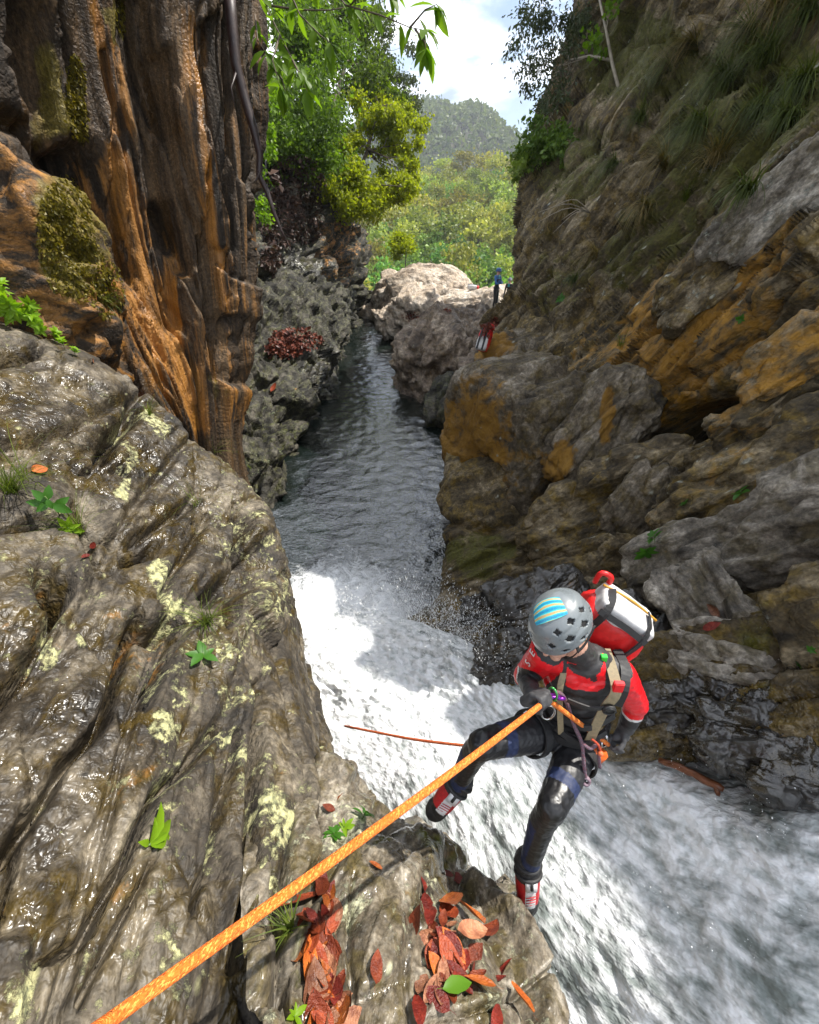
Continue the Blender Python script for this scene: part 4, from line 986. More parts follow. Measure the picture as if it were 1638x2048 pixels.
def terr(name, x0, x1, y0, y1, nx, ny, fn, dz=0.0):
    X, Y = np.meshgrid(np.linspace(x0, x1, nx), np.linspace(y0, y1, ny))
    Z = fn(X, Y) + dz
    return link(name, mesh_np(name, np.stack([X, Y, Z], -1).reshape(-1, 3), grid_faces(ny, nx), M_SOIL), kind='structure')
terr('hill', -220, 260, 70, 560, 100, 120, h_near)
terr('hill', -700, 900, 500, 1300, 110, 80, h_far)
link('ground', mesh_np('ground', [(-4000, -4000, -32), (4000, -4000, -32), (4000, 4000, -32), (-4000, 4000, -32)], [(0, 1, 2, 3)], M_SOIL), kind='structure')
# ================================================================== VEGETATION
def leaf_mat(name, c_dark, c_light, trans=0.45, gloss=0.25, hue_obj=0.0, rough=0.45):
    m, N, L = new_mat(name)
    o = N.new('ShaderNodeOutputMaterial')
    g = N.new('ShaderNodeNewGeometry')
    rnd = g.outputs['Random Per Island']
    r = ramp(N, [(0.0, c_dark), (1.0, c_light)]); L.new(rnd, r.inputs['Fac'])
    col = r.outputs['Color']
    if hue_obj > 0:
        oi = N.new('ShaderNodeObjectInfo')
        h = N.new('ShaderNodeHueSaturation')
        L.new(mth(N, L, 'ADD', 0.5 - hue_obj / 2, mth(N, L, 'MULTIPLY', oi.outputs['Random'], hue_obj)), h.inputs['Hue'])
        r2 = ramp(N, [(0.0, 0.65), (1.0, 1.35)]); L.new(mth(N, L, 'FRACT', mth(N, L, 'MULTIPLY', oi.outputs['Random'], 7.31)), r2.inputs['Fac'])
        L.new(r2.outputs['Color'], h.inputs['Value']); L.new(col, h.inputs['Color']); col = h.outputs['Color']
    d = N.new('ShaderNodeBsdfPrincipled'); d.inputs['Roughness'].default_value = rough; d.inputs['Specular IOR Level'].default_value = gloss
    t = N.new('ShaderNodeBsdfTranslucent')
    L.new(col, d.inputs['Base Color'])
    L.new(mixc(N, L, 1.0, col, (1.5, 1.55, 0.6), 'MULTIPLY'), t.inputs['Color'])
    mx = N.new('ShaderNodeMixShader'); mx.inputs['Fac'].default_value = trans
    L.new(d.outputs['BSDF'], mx.inputs[1]); L.new(t.outputs['BSDF'], mx.inputs[2]); L.new(mx.outputs['Shader'], o.inputs['Surface'])
    return m
M_LF_DARK = leaf_mat('dark_leaves', (0.045, 0.09, 0.011), (0.12, 0.20, 0.022), 0.5, hue_obj=.03)
M_LF_YEL = leaf_mat('yellow_green_leaves', (0.13, 0.17, 0.010), (0.30, 0.33, 0.015), 0.55)
M_LF_BRI = leaf_mat('bright_leaves', (0.08, 0.16, 0.012), (0.16, 0.27, 0.02), 0.55)
M_LF_GREY = leaf_mat('grey_green_leaves', (0.035, 0.05, 0.026), (0.085, 0.105, 0.06), 0.3)
M_LF_GUM = leaf_mat('gum_leaves', (0.13, 0.165, 0.034), (0.32, 0.33, 0.07), 0.35, hue_obj=.08)
M_LF_RAIN = leaf_mat('rainforest_leaves', (0.07, 0.14, 0.026), (0.18, 0.29, 0.055), 0.35, hue_obj=.06)
M_LF_FAR = leaf_mat('far_leaves', (0.045, 0.075, 0.020), (0.12, 0.15, 0.040), 0.3)
M_GRASS = leaf_mat('grass_blades', (0.05, 0.085, 0.012), (0.16, 0.20, 0.035), 0.4)
M_DRYGR = leaf_mat('tussock_blades', (0.06, 0.06, 0.018), (0.28, 0.20, 0.08), 0.3)
M_DARKGR = leaf_mat('dark_tussock_blades', (0.028, 0.045, 0.010), (0.12, 0.15, 0.035), 0.35)
M_MOSS = leaf_mat('moss_tufts', (0.06, 0.055, 0.008), (0.21, 0.165, 0.018), 0.3)
M_BARK = plain('bark', (0.10, 0.075, 0.055), 0.85, vary=.35, vscale=9, bump=.6, bscale=40)
M_BARKD = plain('dark_wet_bark', (0.022, 0.010, 0.009), 0.5, vary=.35, vscale=12, bump=.8, bscale=60)
M_BARKP = plain('pale_bark', (0.30, 0.26, 0.20), 0.8, vary=.3, vscale=6)
M_STEM = plain('green_stem', (0.10, 0.16, 0.04), 0.6, vary=.2)
M_LITTER = leaf_mat('leaf_litter', (0.022, 0.012, 0.009), (0.09, 0.05, 0.036), 0.1)
M_REDLITTER = leaf_mat('red_leaf_litter', (0.06, 0.016, 0.011), (0.20, 0.06, 0.036), 0.1)

def leaf_quads(c, size, dirs=None, ratio=0.42, droop=0.0, seed=0, flat=0.0):
    """one folded 4-corner leaf per point -> verts, quads"""
    rg = np.random.default_rng(seed)
    n = len(c)
    size = np.broadcast_to(size, (n,)) * rg.uniform(.65, 1.3, n)
    a = rg.normal(size=(n, 3)) if dirs is None else np.asarray(dirs) + rg.normal(size=(n, 3)) * .35
    a[:, 2] -= droop
    a /= np.linalg.norm(a, axis=1, keepdims=True)
    up = rg.normal(size=(n, 3)) * (1 - flat) + np.array([0, 0, flat * 2 + .5])
    b = np.cross(a, up); b /= np.linalg.norm(b, axis=1, keepdims=True) + 1e-9
    k = np.cross(b, a)
    s = size[:, None]
    v = np.stack([c, c + a * s * .5 + b * s * ratio + k * s * .08, c + a * s - k * s * .12, c + a * s * .5 - b * s * ratio + k * s * .08], 1).reshape(-1, 3)
    return v, np.arange(4 * n).reshape(n, 4)

def crown_points(n, clumps, spread, seed):
    """clumps: list of (center, radius); points scattered as leafy clumps"""
    rg = np.random.default_rng(seed)
    cl = np.array([np.append(np.asarray(c, float), r) for c, r in clumps])
    w = cl[:, 3] ** 2; w /= w.sum()
    i = rg.choice(len(cl), n, p=w)
    dr = rg.normal(size=(n, 3)); dr /= np.linalg.norm(dr, axis=1, keepdims=True)
    rr = cl[i, 3] * (rg.random(n) ** spread) * np.where(rg.random(n) < .30, rg.uniform(1.0, 2.1, n), 1.0)
    return cl[i, :3] + dr * rr[:, None] * np.array([1, 1, .75])

def ell_clumps(c, r, n, cr, seed, shell=.5):
    rg = np.random.default_rng(seed)
    out = []
    for k in range(n):
        v = rg.normal(size=3); v /= np.linalg.norm(v)
        q = v * (rg.random() ** shell)
        out.append((np.asarray(c) + q * np.asarray(r), cr * rg.uniform(.6, 1.35)))
    return out

def tree(label, base, trunk_pts, radii, clumps, nleaf, lsize, mat, bark=M_BARK, group=None, seed=0, cat='tree', name='tree', limbs=True, ratio=.42, droop=.3, spread=.45):
    base = Vector(base)
    t = thing(name, label, cat, base, group)
    mb = MB(); rg = random.Random(seed)
    tp = [Vector(q) - base for q in trunk_pts]
    mb.tube(tp, radii, 8)
    link('trunk', mb.mesh('trunk', bark), t)
    if limbs:
        for c, r in clumps:
            if rg.random() < .3:
                e = Vector(c) - base
                k = min(range(len(tp)), key=lambda i: (tp[i] - e).length + rg.uniform(0, .4)); a = tp[k]
                ln = (e - a).length
                j = lambda: Vector((rg.gauss(0, .12), rg.gauss(0, .12), rg.gauss(.04, .10))) * ln
                rr = (radii[k] if hasattr(radii, '__len__') else radii)
                pts = [Vector(q) for q in catmull(np.array([tuple(a), tuple(a.lerp(e, .33) + j()), tuple(a.lerp(e, .66) + j()), tuple(e)]), 9, 0)]
                lb = MB().tube(pts, [rr * (.5 - .05 * i) for i in range(9)], 5); link('limb', lb.mesh('limb', bark), t)
    c = crown_points(nleaf, clumps, spread, seed) - np.array(base)
    v, f = leaf_quads(c, lsize, None, ratio, droop, seed + 1)
    link('crown', mesh_np('crown', v, f, mat, smooth=False), t)
    return t

# ---- left bank trees beyond the fluted cliff
def clump_px(items, n_each, cr, seed):
    out = []; rg = np.random.default_rng(seed)
    for (cx_, cy_, rx, ry, d) in items:
        for k in range(n_each):
            a = rg.random() * 6.283; q = rg.random() ** .5
            out.append((P(cx_ + rx * q * math.cos(a), cy_ + ry * q * math.sin(a), d + rg.normal() * d * .05), cr * rg.uniform(.6, 1.3)))
    return out
tree('bright yellow green bushy tree leaning out over the pool from the left bank', P(690, 450, 27), [P(690, 450, 27), P(705, 380, 26.6), P(735, 300, 26), P(760, 210, 25.5)], [.16, .13, .10, .05],
     clump_px([(775, 310, 75, 100, 26), (740, 250, 60, 60, 26), (815, 260, 35, 70, 26.5), (690, 400, 50, 30, 25.5), (755, 380, 60, 35, 25.5), (815, 360, 25, 30, 26), (700, 330, 40, 50, 26), (770, 230, 40, 30, 26)], 15, .50, 1), 36000, .17, M_LF_YEL, seed=5, spread=.7)
tree('dark leafy tree behind the yellow green tree on the left bank', P(640, 380, 27), [P(640, 400, 27), P(650, 280, 27), P(690, 130, 28), P(720, 20, 29)], [.22, .2, .14, .07],
     clump_px([(680, 160, 60, 80, 28.5), (720, 70, 40, 60, 29), (760, 190, 50, 50, 28), (690, 20, 60, 40, 29), (655, 280, 45, 50, 27), (735, 150, 40, 40, 28)], 10, .75, 2), 19000, .21, M_LF_DARK, seed=6)
tree('shaded dark green tree crowding the top of the fluted cliff', P(560, 330, 19), [P(560, 330, 19), P(570, 200, 19), P(590, 60, 19.5), P(600, -60, 20)], [.16, .14, .10, .05],
     clump_px([(590, 130, 60, 100, 19.5), (560, 230, 45, 60, 18.5), (620, 250, 50, 50, 20), (600, 30, 70, 50, 20), (640, 90, 60, 60, 21), (580, 290, 50, 25, 19), (640, 320, 40, 20, 21)], 13, .85, 3), 34000, .16, M_LF_DARK, seed=7)
tree('thin sparse tree reaching out against the white sky above the pool', P(700, 330, 31), [P(700, 330, 31), P(740, 200, 31), P(775, 90, 31.5)], [.12, .08, .03],
     clump_px([(790, 110, 40, 40, 31), (770, 170, 45, 40, 31), (815, 190, 20, 40, 31), (750, 60, 40, 40, 31)], 8, .55, 4), 3600, .19, M_LF_GREY, seed=8)
tree('low olive shrub hanging below the yellow green tree', P(660, 440, 25), [P(660, 440, 25), P(690, 400, 24.6), P(720, 380, 24.3)], [.07, .05, .03],
     clump_px([(690, 370, 50, 35, 25), (720, 410, 40, 20, 25.5), (650, 340, 40, 30, 24)], 12, .7, 14), 11000, .17, M_LF_YEL, seed=15, cat='shrub', name='shrub')
# creeper along the edge of the fluted cliff
tree('bright green creeper trailing down the edge of the fluted cliff', P(530, 250, 8.8), [P(527, 120, 9), P(530, 220, 8.8), P(532, 330, 8.6), P(528, 460, 8.5)], [.02, .018, .014, .008],
     clump_px([(540, 210, 12, 60, 8.8), (536, 330, 14, 50, 8.6), (528, 430, 12, 35, 8.5), (526, 120, 10, 60, 9)], 8, .13, 9), 1100, .075, M_LF_BRI, bark=M_BARKD, seed=9, limbs=False, cat='creeper', name='creeper')
# ---- right bank
tree('sparse grey green sapling against the sky at the top of the right cliff', P(1240, 190, 12.2), [P(1245, 200, 12.2), P(1222, 120, 12.4), P(1180, 112, 12.8), P(1140, 120, 13.2), P(1110, 60, 13.6)], [.055, .045, .035, .025, .012],
     clump_px([(1100, 50, 70, 50, 13.5), (1055, 90, 40, 60, 13.5), (1120, 130, 45, 60, 13.5), (1150, 30, 40, 40, 13), (1060, 170, 30, 40, 13.6), (1100, 200, 25, 25, 14), (1075, 20, 40, 30, 13.4)], 8, .32, 10), 2600, .15, M_LF_GREY, bark=M_BARKP, seed=10, droop=.8, ratio=.2)
tree('pale forked branch with few leaves growing from the right cliff', P(1245, 205, 11.8), [P(1245, 205, 11.8), P(1225, 130, 11.9), P(1212, 60, 12), P(1195, -20, 12.1)], [.05, .045, .035, .03],
     clump_px([(1190, 90, 20, 20, 12), (1240, 10, 40, 20, 12)], 5, .25, 11), 220, .15, M_LF_BRI, bark=M_BARKP, seed=11)
tree('dark green shrub on the shoulder of the right cliff', P(1080, 330, 13.5), [P(1090, 330, 13.6), P(1085, 300, 13.3), P(1080, 270, 13.1)], [.04, .03, .02],
     clump_px([(1090, 270, 40, 25, 13.0), (1065, 300, 30, 30, 12.9), (1110, 300, 35, 30, 12.7)], 8, .28, 12), 2600, .13, M_LF_RAIN, bark=M_BARK, seed=12, cat='shrub', name='shrub')
tree('small shrub low on the edge of the right cliff', P(1045, 345, 13.6), [P(1050, 350, 13.6), P(1042, 335, 13.5), P(1036, 325, 13.4)], [.03, .02, .015],
     clump_px([(1035, 335, 14, 22, 13.4)], 8, .2, 13), 700, .12, M_LF_RAIN, bark=M_BARK, seed=13, cat='shrub', name='shrub')

# ---- dark bare root hanging along the fluted cliff
mb = MB()
mb.tube([P(455, -60, 4.5), P(463, 40, 4.6), P(472, 130, 4.75), P(490, 200, 4.9), P(508, 260, 5.0), P(520, 310, 5.1), P(518, 350, 5.15), P(535, 385, 5.2), P(548, 425, 5.3), P(562, 460, 5.4), P(577, 492, 5.5)],
        [.068, .064, .060, .055, .051, .043, .036, .03, .025, .018, .008], 10)
mb.tube([P(518, 345, 5.12), P(514, 358, 5.1), P(510, 362, 5.05)], [.018, .011, .005], 6)
mb.tube([P(474, 140, 4.75), P(462, 175, 4.75), P(470, 215, 4.8)], [.018, .011, .005], 6)
mb.build('hanging_root', M_BARKD, label='thick dark bare root hanging down in front of the fluted cliff', cat='root')

# ---- branch with big glossy leaves reaching in from the top
def big_leaf_mesh(nm, mat, L_=1.0, w=.19, fold=.06, droop=.22):
    V, F = [], []
    for k, (t, h) in enumerate([(0, 0.02), (.18, .62), (.45, 1.0), (.75, .66), (1.0, 0.03)]):
        z = -droop * t * t
        V += [(t * L_, -w * h, z + fold * h), (t * L_, 0, z), (t * L_, w * h, z + fold * h)]
    for k in range(4):
        a = 3 * k
        F += [(a, a + 3, a + 4, a + 1), (a + 1, a + 4, a + 5, a + 2)]
    me = bpy.data.meshes.new(nm); me.from_pydata(V, [], F); me.materials.append(mat)
    me.polygons.foreach_set('use_smooth', [True] * len(F)); me.update()
    return me
LEAF_BR = big_leaf_mesh('leaf', M_LF_BRI)
def leafy_branch(label, polys, seed, lsize, nper, group=None, mesh=None, bark=M_BARK, r0=.012, name='leafy_branch'):
    base = Vector(polys[0][0]); rg = random.Random(seed)
    t = thing(name, label, 'branch', base, group)
    mb = MB()
    for pl in polys:
        q = [Vector(x) - base for x in pl]
        mb.tube(q, [r0 * (1 - .8 * k / (len(q) - 1)) for k in range(len(q))], 6)
    link('stem', mb.mesh('stem', bark), t)
    for pl in polys:
        q = [Vector(x) - base for x in pl]
        for k in range(1, len(q)):
            for j in range(nper if k < len(q) - 1 else nper + 3):
                a = q[k - 1].lerp(q[k], (j + rg.random()) / nper) if k < len(q) - 1 else q[k].lerp(q[k - 1], rg.random() * .3)
                dr = ((q[k] - q[k - 1]).normalized() * .35 + Vector((rg.gauss(0, .7), rg.gauss(0, .5), rg.gauss(-.45, .45)))).normalized()
                o = link('leaf', mesh or LEAF_BR, t)
                o.location = a
                z = (Vector((rg.gauss(0, .35), rg.gauss(-.35, .3), 1)) - dr * 0).normalized()
                y = z.cross(dr).normalized(); z = dr.cross(y)
                s = lsize * rg.uniform(.7, 1.2)
                o.rotation_euler = Matrix((dr, y, z)).transposed().to_euler()
                o.scale = (s, s * rg.uniform(.85, 1.2), s)
    return t
leafy_branch('leafy branch with long glossy leaves dangling into the white sky at the top', [
    [P(640, -60, 4.6), P(690, 10, 4.5), P(760, 30, 4.4), P(820, 55, 4.3), P(860, 62, 4.25)], [P(820, 55, 4.3), P(850, 20, 4.25), P(875, 8, 4.2)], [P(830, 58, 4.28), P(850, 85, 4.25), P(852, 100, 4.22)],
    [P(700, 10, 4.5), P(730, -20, 4.4), P(790, -30, 4.4)]], 3, .235, 3)
leafy_branch('bright green leafy branch hanging across the dark trees at the top left', [
    [P(500, -80, 4.8), P(530, 10, 4.8), P(560, 70, 4.8), P(590, 130, 4.75), P(610, 160, 4.7)], [P(530, 10, 4.8), P(600, 20, 4.75), P(660, 20, 4.7), P(720, 10, 4.7)], [P(560, 70, 4.8), P(545, 120, 4.75), P(560, 175, 4.7)], [P(585, 120, 4.75), P(600, 150, 4.7), P(615, 185, 4.7)],
    [P(560, -60, 4.8), P(600, 30, 4.7), P(640, 70, 4.6), P(665, 90, 4.6)], [P(510, 30, 4.8), P(515, 80, 4.8), P(535, 110, 4.8)]], 8, .225, 4)
leafy_branch('twig with a hanging cluster of green leaves beside the cliff edge', [[P(545, 130, 4.9), P(565, 160, 4.9), P(570, 180, 4.85), P(572, 195, 4.85)]], 12, .20, 3)

# ---- far forest: each tree is a thing
def crown_mesh(nm, mat, seed, n=420, H=1.0, wide=.33, low=.35, lsz=.075, nclump=16):
    rg = np.random.default_rng(seed)
    cl = []
    for k in range(nclump):
        t = low + (1 - low) * rg.random()
        r = wide * (1 - .55 * abs((t - (low + 1) / 2) / ((1 - low) / 2)) ** 2)
        a = rg.random() * 6.283
        cl.append((np.array([r * math.cos(a) * rg.random() ** .6, r * math.sin(a) * rg.random() ** .6, t * H]), .115 * rg.uniform(.7, 1.5)))
    c = crown_points(n, cl, .33, seed)
    v, f = leaf_quads(c, lsz, None, .5, .1, seed + 3)
    return mesh_np(nm, v, f, mat, smooth=False)
def trunk_mesh(nm, mat, seed):
    rg = random.Random(seed); mb = MB()
    b = [Vector((0, 0, -.1)), Vector((rg.uniform(-.02, .02), 0, .3)), Vector((rg.uniform(-.04, .04), rg.uniform(-.03, .03), .6)), Vector((rg.uniform(-.05, .05), 0, .85))]
    mb.tube(b, [.017, .014, .010, .004], 6)
    for k in range(4):
        a = b[2].lerp(b[1], rg.random()); e = a + Vector((rg.uniform(-.22, .22), rg.uniform(-.22, .22), rg.uniform(.12, .3)))
        mb.tube([a, a.lerp(e, .5) + Vector((0, 0, .03)), e], [.008, .006, .003], 5)
    return mb.mesh(nm, mat)
CROWN_GUM = [crown_mesh('crown', M_LF_GUM, 500 + k, n=900, wide=.36, low=.40, nclump=15, lsz=.055) for k in range(5)]
CROWN_RAIN = [crown_mesh('crown', M_LF_RAIN, 520 + k, n=1200, wide=.40, low=.12, nclump=22, lsz=.055) for k in range(5)]
TRUNKS = [trunk_mesh('trunk', M_BARKP, 540 + k) for k in range(4)]
rg = random.Random(77)
pts = []
tries = 0
while len(pts) < 290 and tries < 40000:
    tries += 1
    y = 78 + 262 * rg.random() ** 1.05
    d = y * 0.80
    x = rg.uniform(-0.16, 0.36) * d
    sp = 4.6 + y * .019
    if all((x - a) ** 2 + (y - b) ** 2 > sp * sp for a, b, *_ in pts): pts.append((x, y))
WHERE = ['low on the slope', 'halfway up the slope', 'near the ridge']
for k, (x, y) in enumerate(pts):
    z = float(h_near(x, y))
    rain = (y < 170 and rg.random() < .75) or rg.random() < .15
    h = rg.uniform(11, 17) if rain else rg.uniform(14, 21)
    px_, py_, _ = project(np.array([x, y, z + h * .7]))
    zone_ = 'low' if y < 150 else ('middle' if y < 245 else 'upper')
    side_ = 'left' if px_ < 835 else ('middle' if px_ < 940 else 'right')
    lab = ('dense round green rainforest tree on the %s hillside, %s of the gap' if rain else 'tall olive gum tree with a loose crown on the %s hillside, %s of the gap') % (zone_, side_)
    t = thing('rainforest_tree' if rain else 'gum_tree', lab, 'tree', (x, y, z), ('rainforest trees on the %s hillside' if rain else 'gum trees on the %s hillside') % zone_)
    s = h * rg.uniform(.9, 1.1)
    t.scale = (s * rg.uniform(.9, 1.25), s * rg.uniform(.9, 1.25), h); t.rotation_euler = (0, 0, rg.uniform(0, 6.28))
    link('crown', rg.choice(CROWN_RAIN if rain else CROWN_GUM), t)
    link('trunk', rg.choice(TRUNKS), t)
# bright young tree just past the pale boulder
tree('bright yellow green young tree standing just behind the huge pale boulder', (-0.6, 46, -1.5), [(-0.6, 46, -1.5), (-.5, 46, 1.5), (-.3, 46, 4.0)], [.1, .08, .04], ell_clumps((-0.4, 46, 4.4), (1.3, 1.2, 1.3), 12, .55, 31), 1800, .26, M_LF_YEL, seed=31)
# far hill: crowns one cannot count
n = 2600
X = np.concatenate([RNG.uniform(-120, 330, n)]); Y = RNG.uniform(540, 960, n)
Z = h_far(X, Y)
hh = RNG.uniform(9, 17, n)
k = 14
dr = RNG.normal(size=(n, k, 3)); dr /= np.linalg.norm(dr, axis=2, keepdims=True)
c = np.stack([X, Y, Z + hh * .6], 1)[:, None] + dr * (hh * .38)[:, None, None] * RNG.uniform(.5, 1, (n, k, 1))
v, f = leaf_quads(c.reshape(-1, 3), np.repeat(hh * .36, k), None, .5, .1, 600)
link('forest_canopy', mesh_np('forest_canopy', v, f, M_LF_FAR, smooth=False), kind='stuff', label='far forest canopy covering the distant hill under the clouds', cat='forest')
# ================================================================== PEOPLE
DG = None
def ray(px, py, dmax=200.0):
    """first surface met along the line of sight: position, normal"""
    global DG
    if DG is None:
        bpy.context.view_layer.update(); DG = bpy.context.evaluated_depsgraph_get()
    o = Vector((0, 0, CAMZ)); t = PV(px, py, 1.0)
    ok, loc, nrm, idx, ob, mt = scene.ray_cast(DG, o, (t - o).normalized(), distance=dmax)
    return (loc, nrm, ob) if ok else (None, None, None)

def cap(mb, p0, p1, r0, r1, m=0, seg=14, flat=None):
    """tapered capsule; flat = (axis, factor) squashes the section along a world axis"""
    p0, p1 = Vector(p0), Vector(p1)
    ax = (p1 - p0); L_ = ax.length; ax = ax.normalized() if L_ > 1e-6 else Vector((0, 0, 1))
    s = ax.orthogonal().normalized(); b = ax.cross(s)
    rings = []
    for k in range(1, 5):
        a = math.pi / 2 * k / 4; rings.append((-r0 * math.cos(a), r0 * math.sin(a)))
    for k in range(4, 0, -1):
        a = math.pi / 2 * k / 4; rings.append((L_ + r1 * math.cos(a), r1 * math.sin(a)))
    V = [p0 - ax * r0]
    for h, r in rings:
        for j in range(seg):
            a = 2 * math.pi * j / seg
            V.append(p0 + ax * h + (s * math.cos(a) + b * math.sin(a)) * r)
    V.append(p1 + ax * r1)
    if flat:
        fa = Vector(flat[0]).normalized(); mid = None
        W_ = []
        for q in V:
            t = max(0, min(1, (q - p0).dot(ax) / max(L_, 1e-6))); c = p0 + ax * (t * L_)
            dq = q - c; W_.append(c + dq + fa * (dq.dot(fa) * (flat[1] - 1)))
        V = W_
    F = [(0, 1 + (j + 1) % seg, 1 + j) for j in range(seg)]
    for k in range(7):
        for j in range(seg):
            a = 1 + k * seg; j2 = (j + 1) % seg
            F.append((a + j, a + j2, a + seg + j2, a + seg + j))
    e = len(V) - 1; a = 1 + 7 * seg
    F += [(e, a + j, a + (j + 1) % seg) for j in range(seg)]
    mb.add(V, F, m)

def fuse(mb, voxel, smooth=3, mats=(), pick=None, name='body', wrinkle=0.0):
    """union of all shapes as one continuous surface; pick(center, normal) -> material index"""
    me = mb.mesh('tmp', [])
    o = bpy.data.objects.new('tmp', me); COL.objects.link(o)
    r = o.modifiers.new('r', 'REMESH'); r.mode = 'VOXEL'; r.voxel_size = voxel
    s = o.modifiers.new('s', 'SMOOTH'); s.factor = .5; s.iterations = smooth
    bpy.context.view_layer.update()
    dg = bpy.context.evaluated_depsgraph_get()
    out = bpy.data.meshes.new_from_object(o.evaluated_get(dg))
    bpy.data.objects.remove(o); bpy.data.meshes.remove(me)
    out.name = name
    out.materials.clear()
    for mm in mats: out.materials.append(mm)
    out.polygons.foreach_set('use_smooth', [True] * len(out.polygons))
    if wrinkle > 0:
        n = len(out.vertices); co = np.empty(n * 3); out.vertices.foreach_get('co', co); co = co.reshape(-1, 3)
        no = np.empty(n * 3); out.vertices.foreach_get('normal', no); no = no.reshape(-1, 3)
        wv_ = wrinkle * (fbm(co * np.array([17, 17, 30]), 3, 801, .5, True) - .4) + wrinkle * .6 * fbm(co * 48, 2, 805)
        out.vertices.foreach_set('co', (co + no * wv_[:, None]).ravel()); out.update()
    if pick:
        n = len(out.polygons)
        c = np.empty(n * 3); out.polygons.foreach_get('center', c); c = c.reshape(-1, 3)
        nn = np.empty(n * 3); out.polygons.foreach_get('normal', nn); nn = nn.reshape(-1, 3)
        out.polygons.foreach_set('material_index', pick(c, nn).astype(np.int32))
    return out

def seg_t(c, a, b):
    a, b = np.array(a), np.array(b)
    t = ((c - a) @ (b - a)) / ((b - a) @ (b - a))
    q = a + np.clip(t, 0, 1)[:, None] * (b - a)
    return t, np.linalg.norm(c - q, axis=1)

M_NEO = plain('black_neoprene', (0.014, 0.014, 0.016), 0.52, spec=0.6, vary=.25, vscale=30, bump=.25, bscale=260)
M_NEOG = plain('glossy_knee_neoprene', (0.010, 0.010, 0.011), 0.40, spec=0.5, vary=.2, vscale=40, bump=.15, bscale=150)
M_NAVY = plain('navy_neoprene', (0.014, 0.024, 0.070), 0.6, vary=.25, vscale=60, bump=.3, bscale=300)
M_RED = plain('red_rash_vest', (0.68, 0.006, 0.012), 0.42, spec=0.5, vary=.15, vscale=14, bump=.25, bscale=90)
M_VEST = plain('charcoal_vest', (0.028, 0.027, 0.028), 0.6, vary=.3, vscale=40, bump=.3, bscale=220)
M_WHITE = plain('white_trim', (0.62, 0.61, 0.60), 0.5, vary=.08)
M_SKIN = plain('skin', (0.52, 0.29, 0.21), 0.45, vary=.12, vscale=60)
M_GLOVE = plain('charcoal_glove', (0.045, 0.045, 0.048), 0.65, vary=.3, vscale=70, bump=.4, bscale=300)
M_HELM = plain('grey_helmet_shell', (0.155, 0.175, 0.185), 0.33, spec=0.5, vary=.06, vscale=20, coat=.3)
M_LINER = plain('black_liner', (0.012, 0.012, 0.012), 0.7)
M_STRAPT = plain('tan_webbing', (0.25, 0.20, 0.12), 0.75, vary=.25, vscale=80, bump=.4, bscale=400)
M_STRAPB = plain('black_webbing', (0.018, 0.018, 0.019), 0.6, vary=.3, vscale=80, bump=.4, bscale=400)
M_METAL = plain('steel', (0.62, 0.62, 0.62), 0.25, metal=1.0)
M_PURP = plain('purple_anodised', (0.18, 0.02, 0.30), 0.3, metal=.7)
M_GREEN = plain('green_anodised', (0.10, 0.42, 0.12), 0.3, metal=.6)
M_LIME = plain('green_buckle', (0.02, 0.50, 0.04), 0.4)
M_PACKR = plain('red_pack_fabric', (0.62, 0.012, 0.012), 0.45, vary=.2, vscale=25, bump=.6, bscale=40)
M_PACKW = plain('white_pack_tarp', (0.52, 0.51, 0.50), 0.42, vary=.14, vscale=14, bump=.4, bscale=40)
M_PACKY = plain('mustard_piping', (0.50, 0.25, 0.02), 0.5)
M_RUBBER = plain('black_rubber', (0.02, 0.02, 0.02), 0.5, vary=.2)
M_SOLE = plain('grey_sole', (0.30, 0.30, 0.29), 0.6, vary=.15)
M_BOOTR = plain('red_boot_mesh', (0.42, 0.012, 0.016), 0.45, vary=.3, vscale=90, bump=.4, bscale=300)
M_BOOTW = plain('silver_boot_panel', (0.60, 0.60, 0.60), 0.35, vary=.1)
M_BLUEH = plain('blue_helmet', (0.03, 0.12, 0.36), 0.35)
M_BLUEW = plain('blue_wetsuit', (0.04, 0.15, 0.42), 0.5, vary=.2)
M_TEAL = plain('teal_wetsuit_panel', (0.03, 0.28, 0.30), 0.5)
M_ORBAG = plain('orange_pouch', (0.60, 0.11, 0.012), 0.55, vary=.2, vscale=40)

def rope_mat(name, c1, c2, c3, scale):
    m, N, L = new_mat(name)
    o = N.new('ShaderNodeOutputMaterial'); b = N.new('ShaderNodeBsdfPrincipled'); b.inputs['Roughness'].default_value = .7
    at = N.new('ShaderNodeAttribute'); at.attribute_name = 'ruv'
    mp = N.new('ShaderNodeMapping'); L.new(at.outputs['Vector'], mp.inputs['Vector'])
    vo = N.new('ShaderNodeTexVoronoi'); vo.inputs['Scale'].default_value = scale; L.new(mp.outputs['Vector'], vo.inputs['Vector'])
    r = ramp(N, [(0.0, c1), (0.55, c1), (0.60, c2), (0.82, c2), (0.86, c3)]); r.color_ramp.interpolation = 'CONSTANT'
    sp = N.new('ShaderNodeSeparateColor'); L.new(vo.outputs['Color'], sp.inputs['Color']); L.new(sp.outputs[0], r.inputs['Fac'])
    L.new(r.outputs['Color'], b.inputs['Base Color'])
    bp = N.new('ShaderNodeBump'); bp.inputs['Strength'].default_value = .8; bp.inputs['Distance'].default_value = .004; bp.invert = True
    L.new(vo.outputs['Distance'], bp.inputs['Height']); L.new(bp.outputs['Normal'], b.inputs['Normal'])
    L.new(b.outputs['BSDF'], o.inputs['Surface'])
    return m
M_ROPE = rope_mat('orange_rope', (0.78, 0.165, 0.014), (0.82, 0.34, 0.06), (0.72, 0.11, 0.01), 1.0)
M_ROPE2 = rope_mat('red_orange_rope', (0.62, 0.10, 0.02), (0.75, 0.22, 0.06), (0.45, 0.05, 0.02), 1.0)
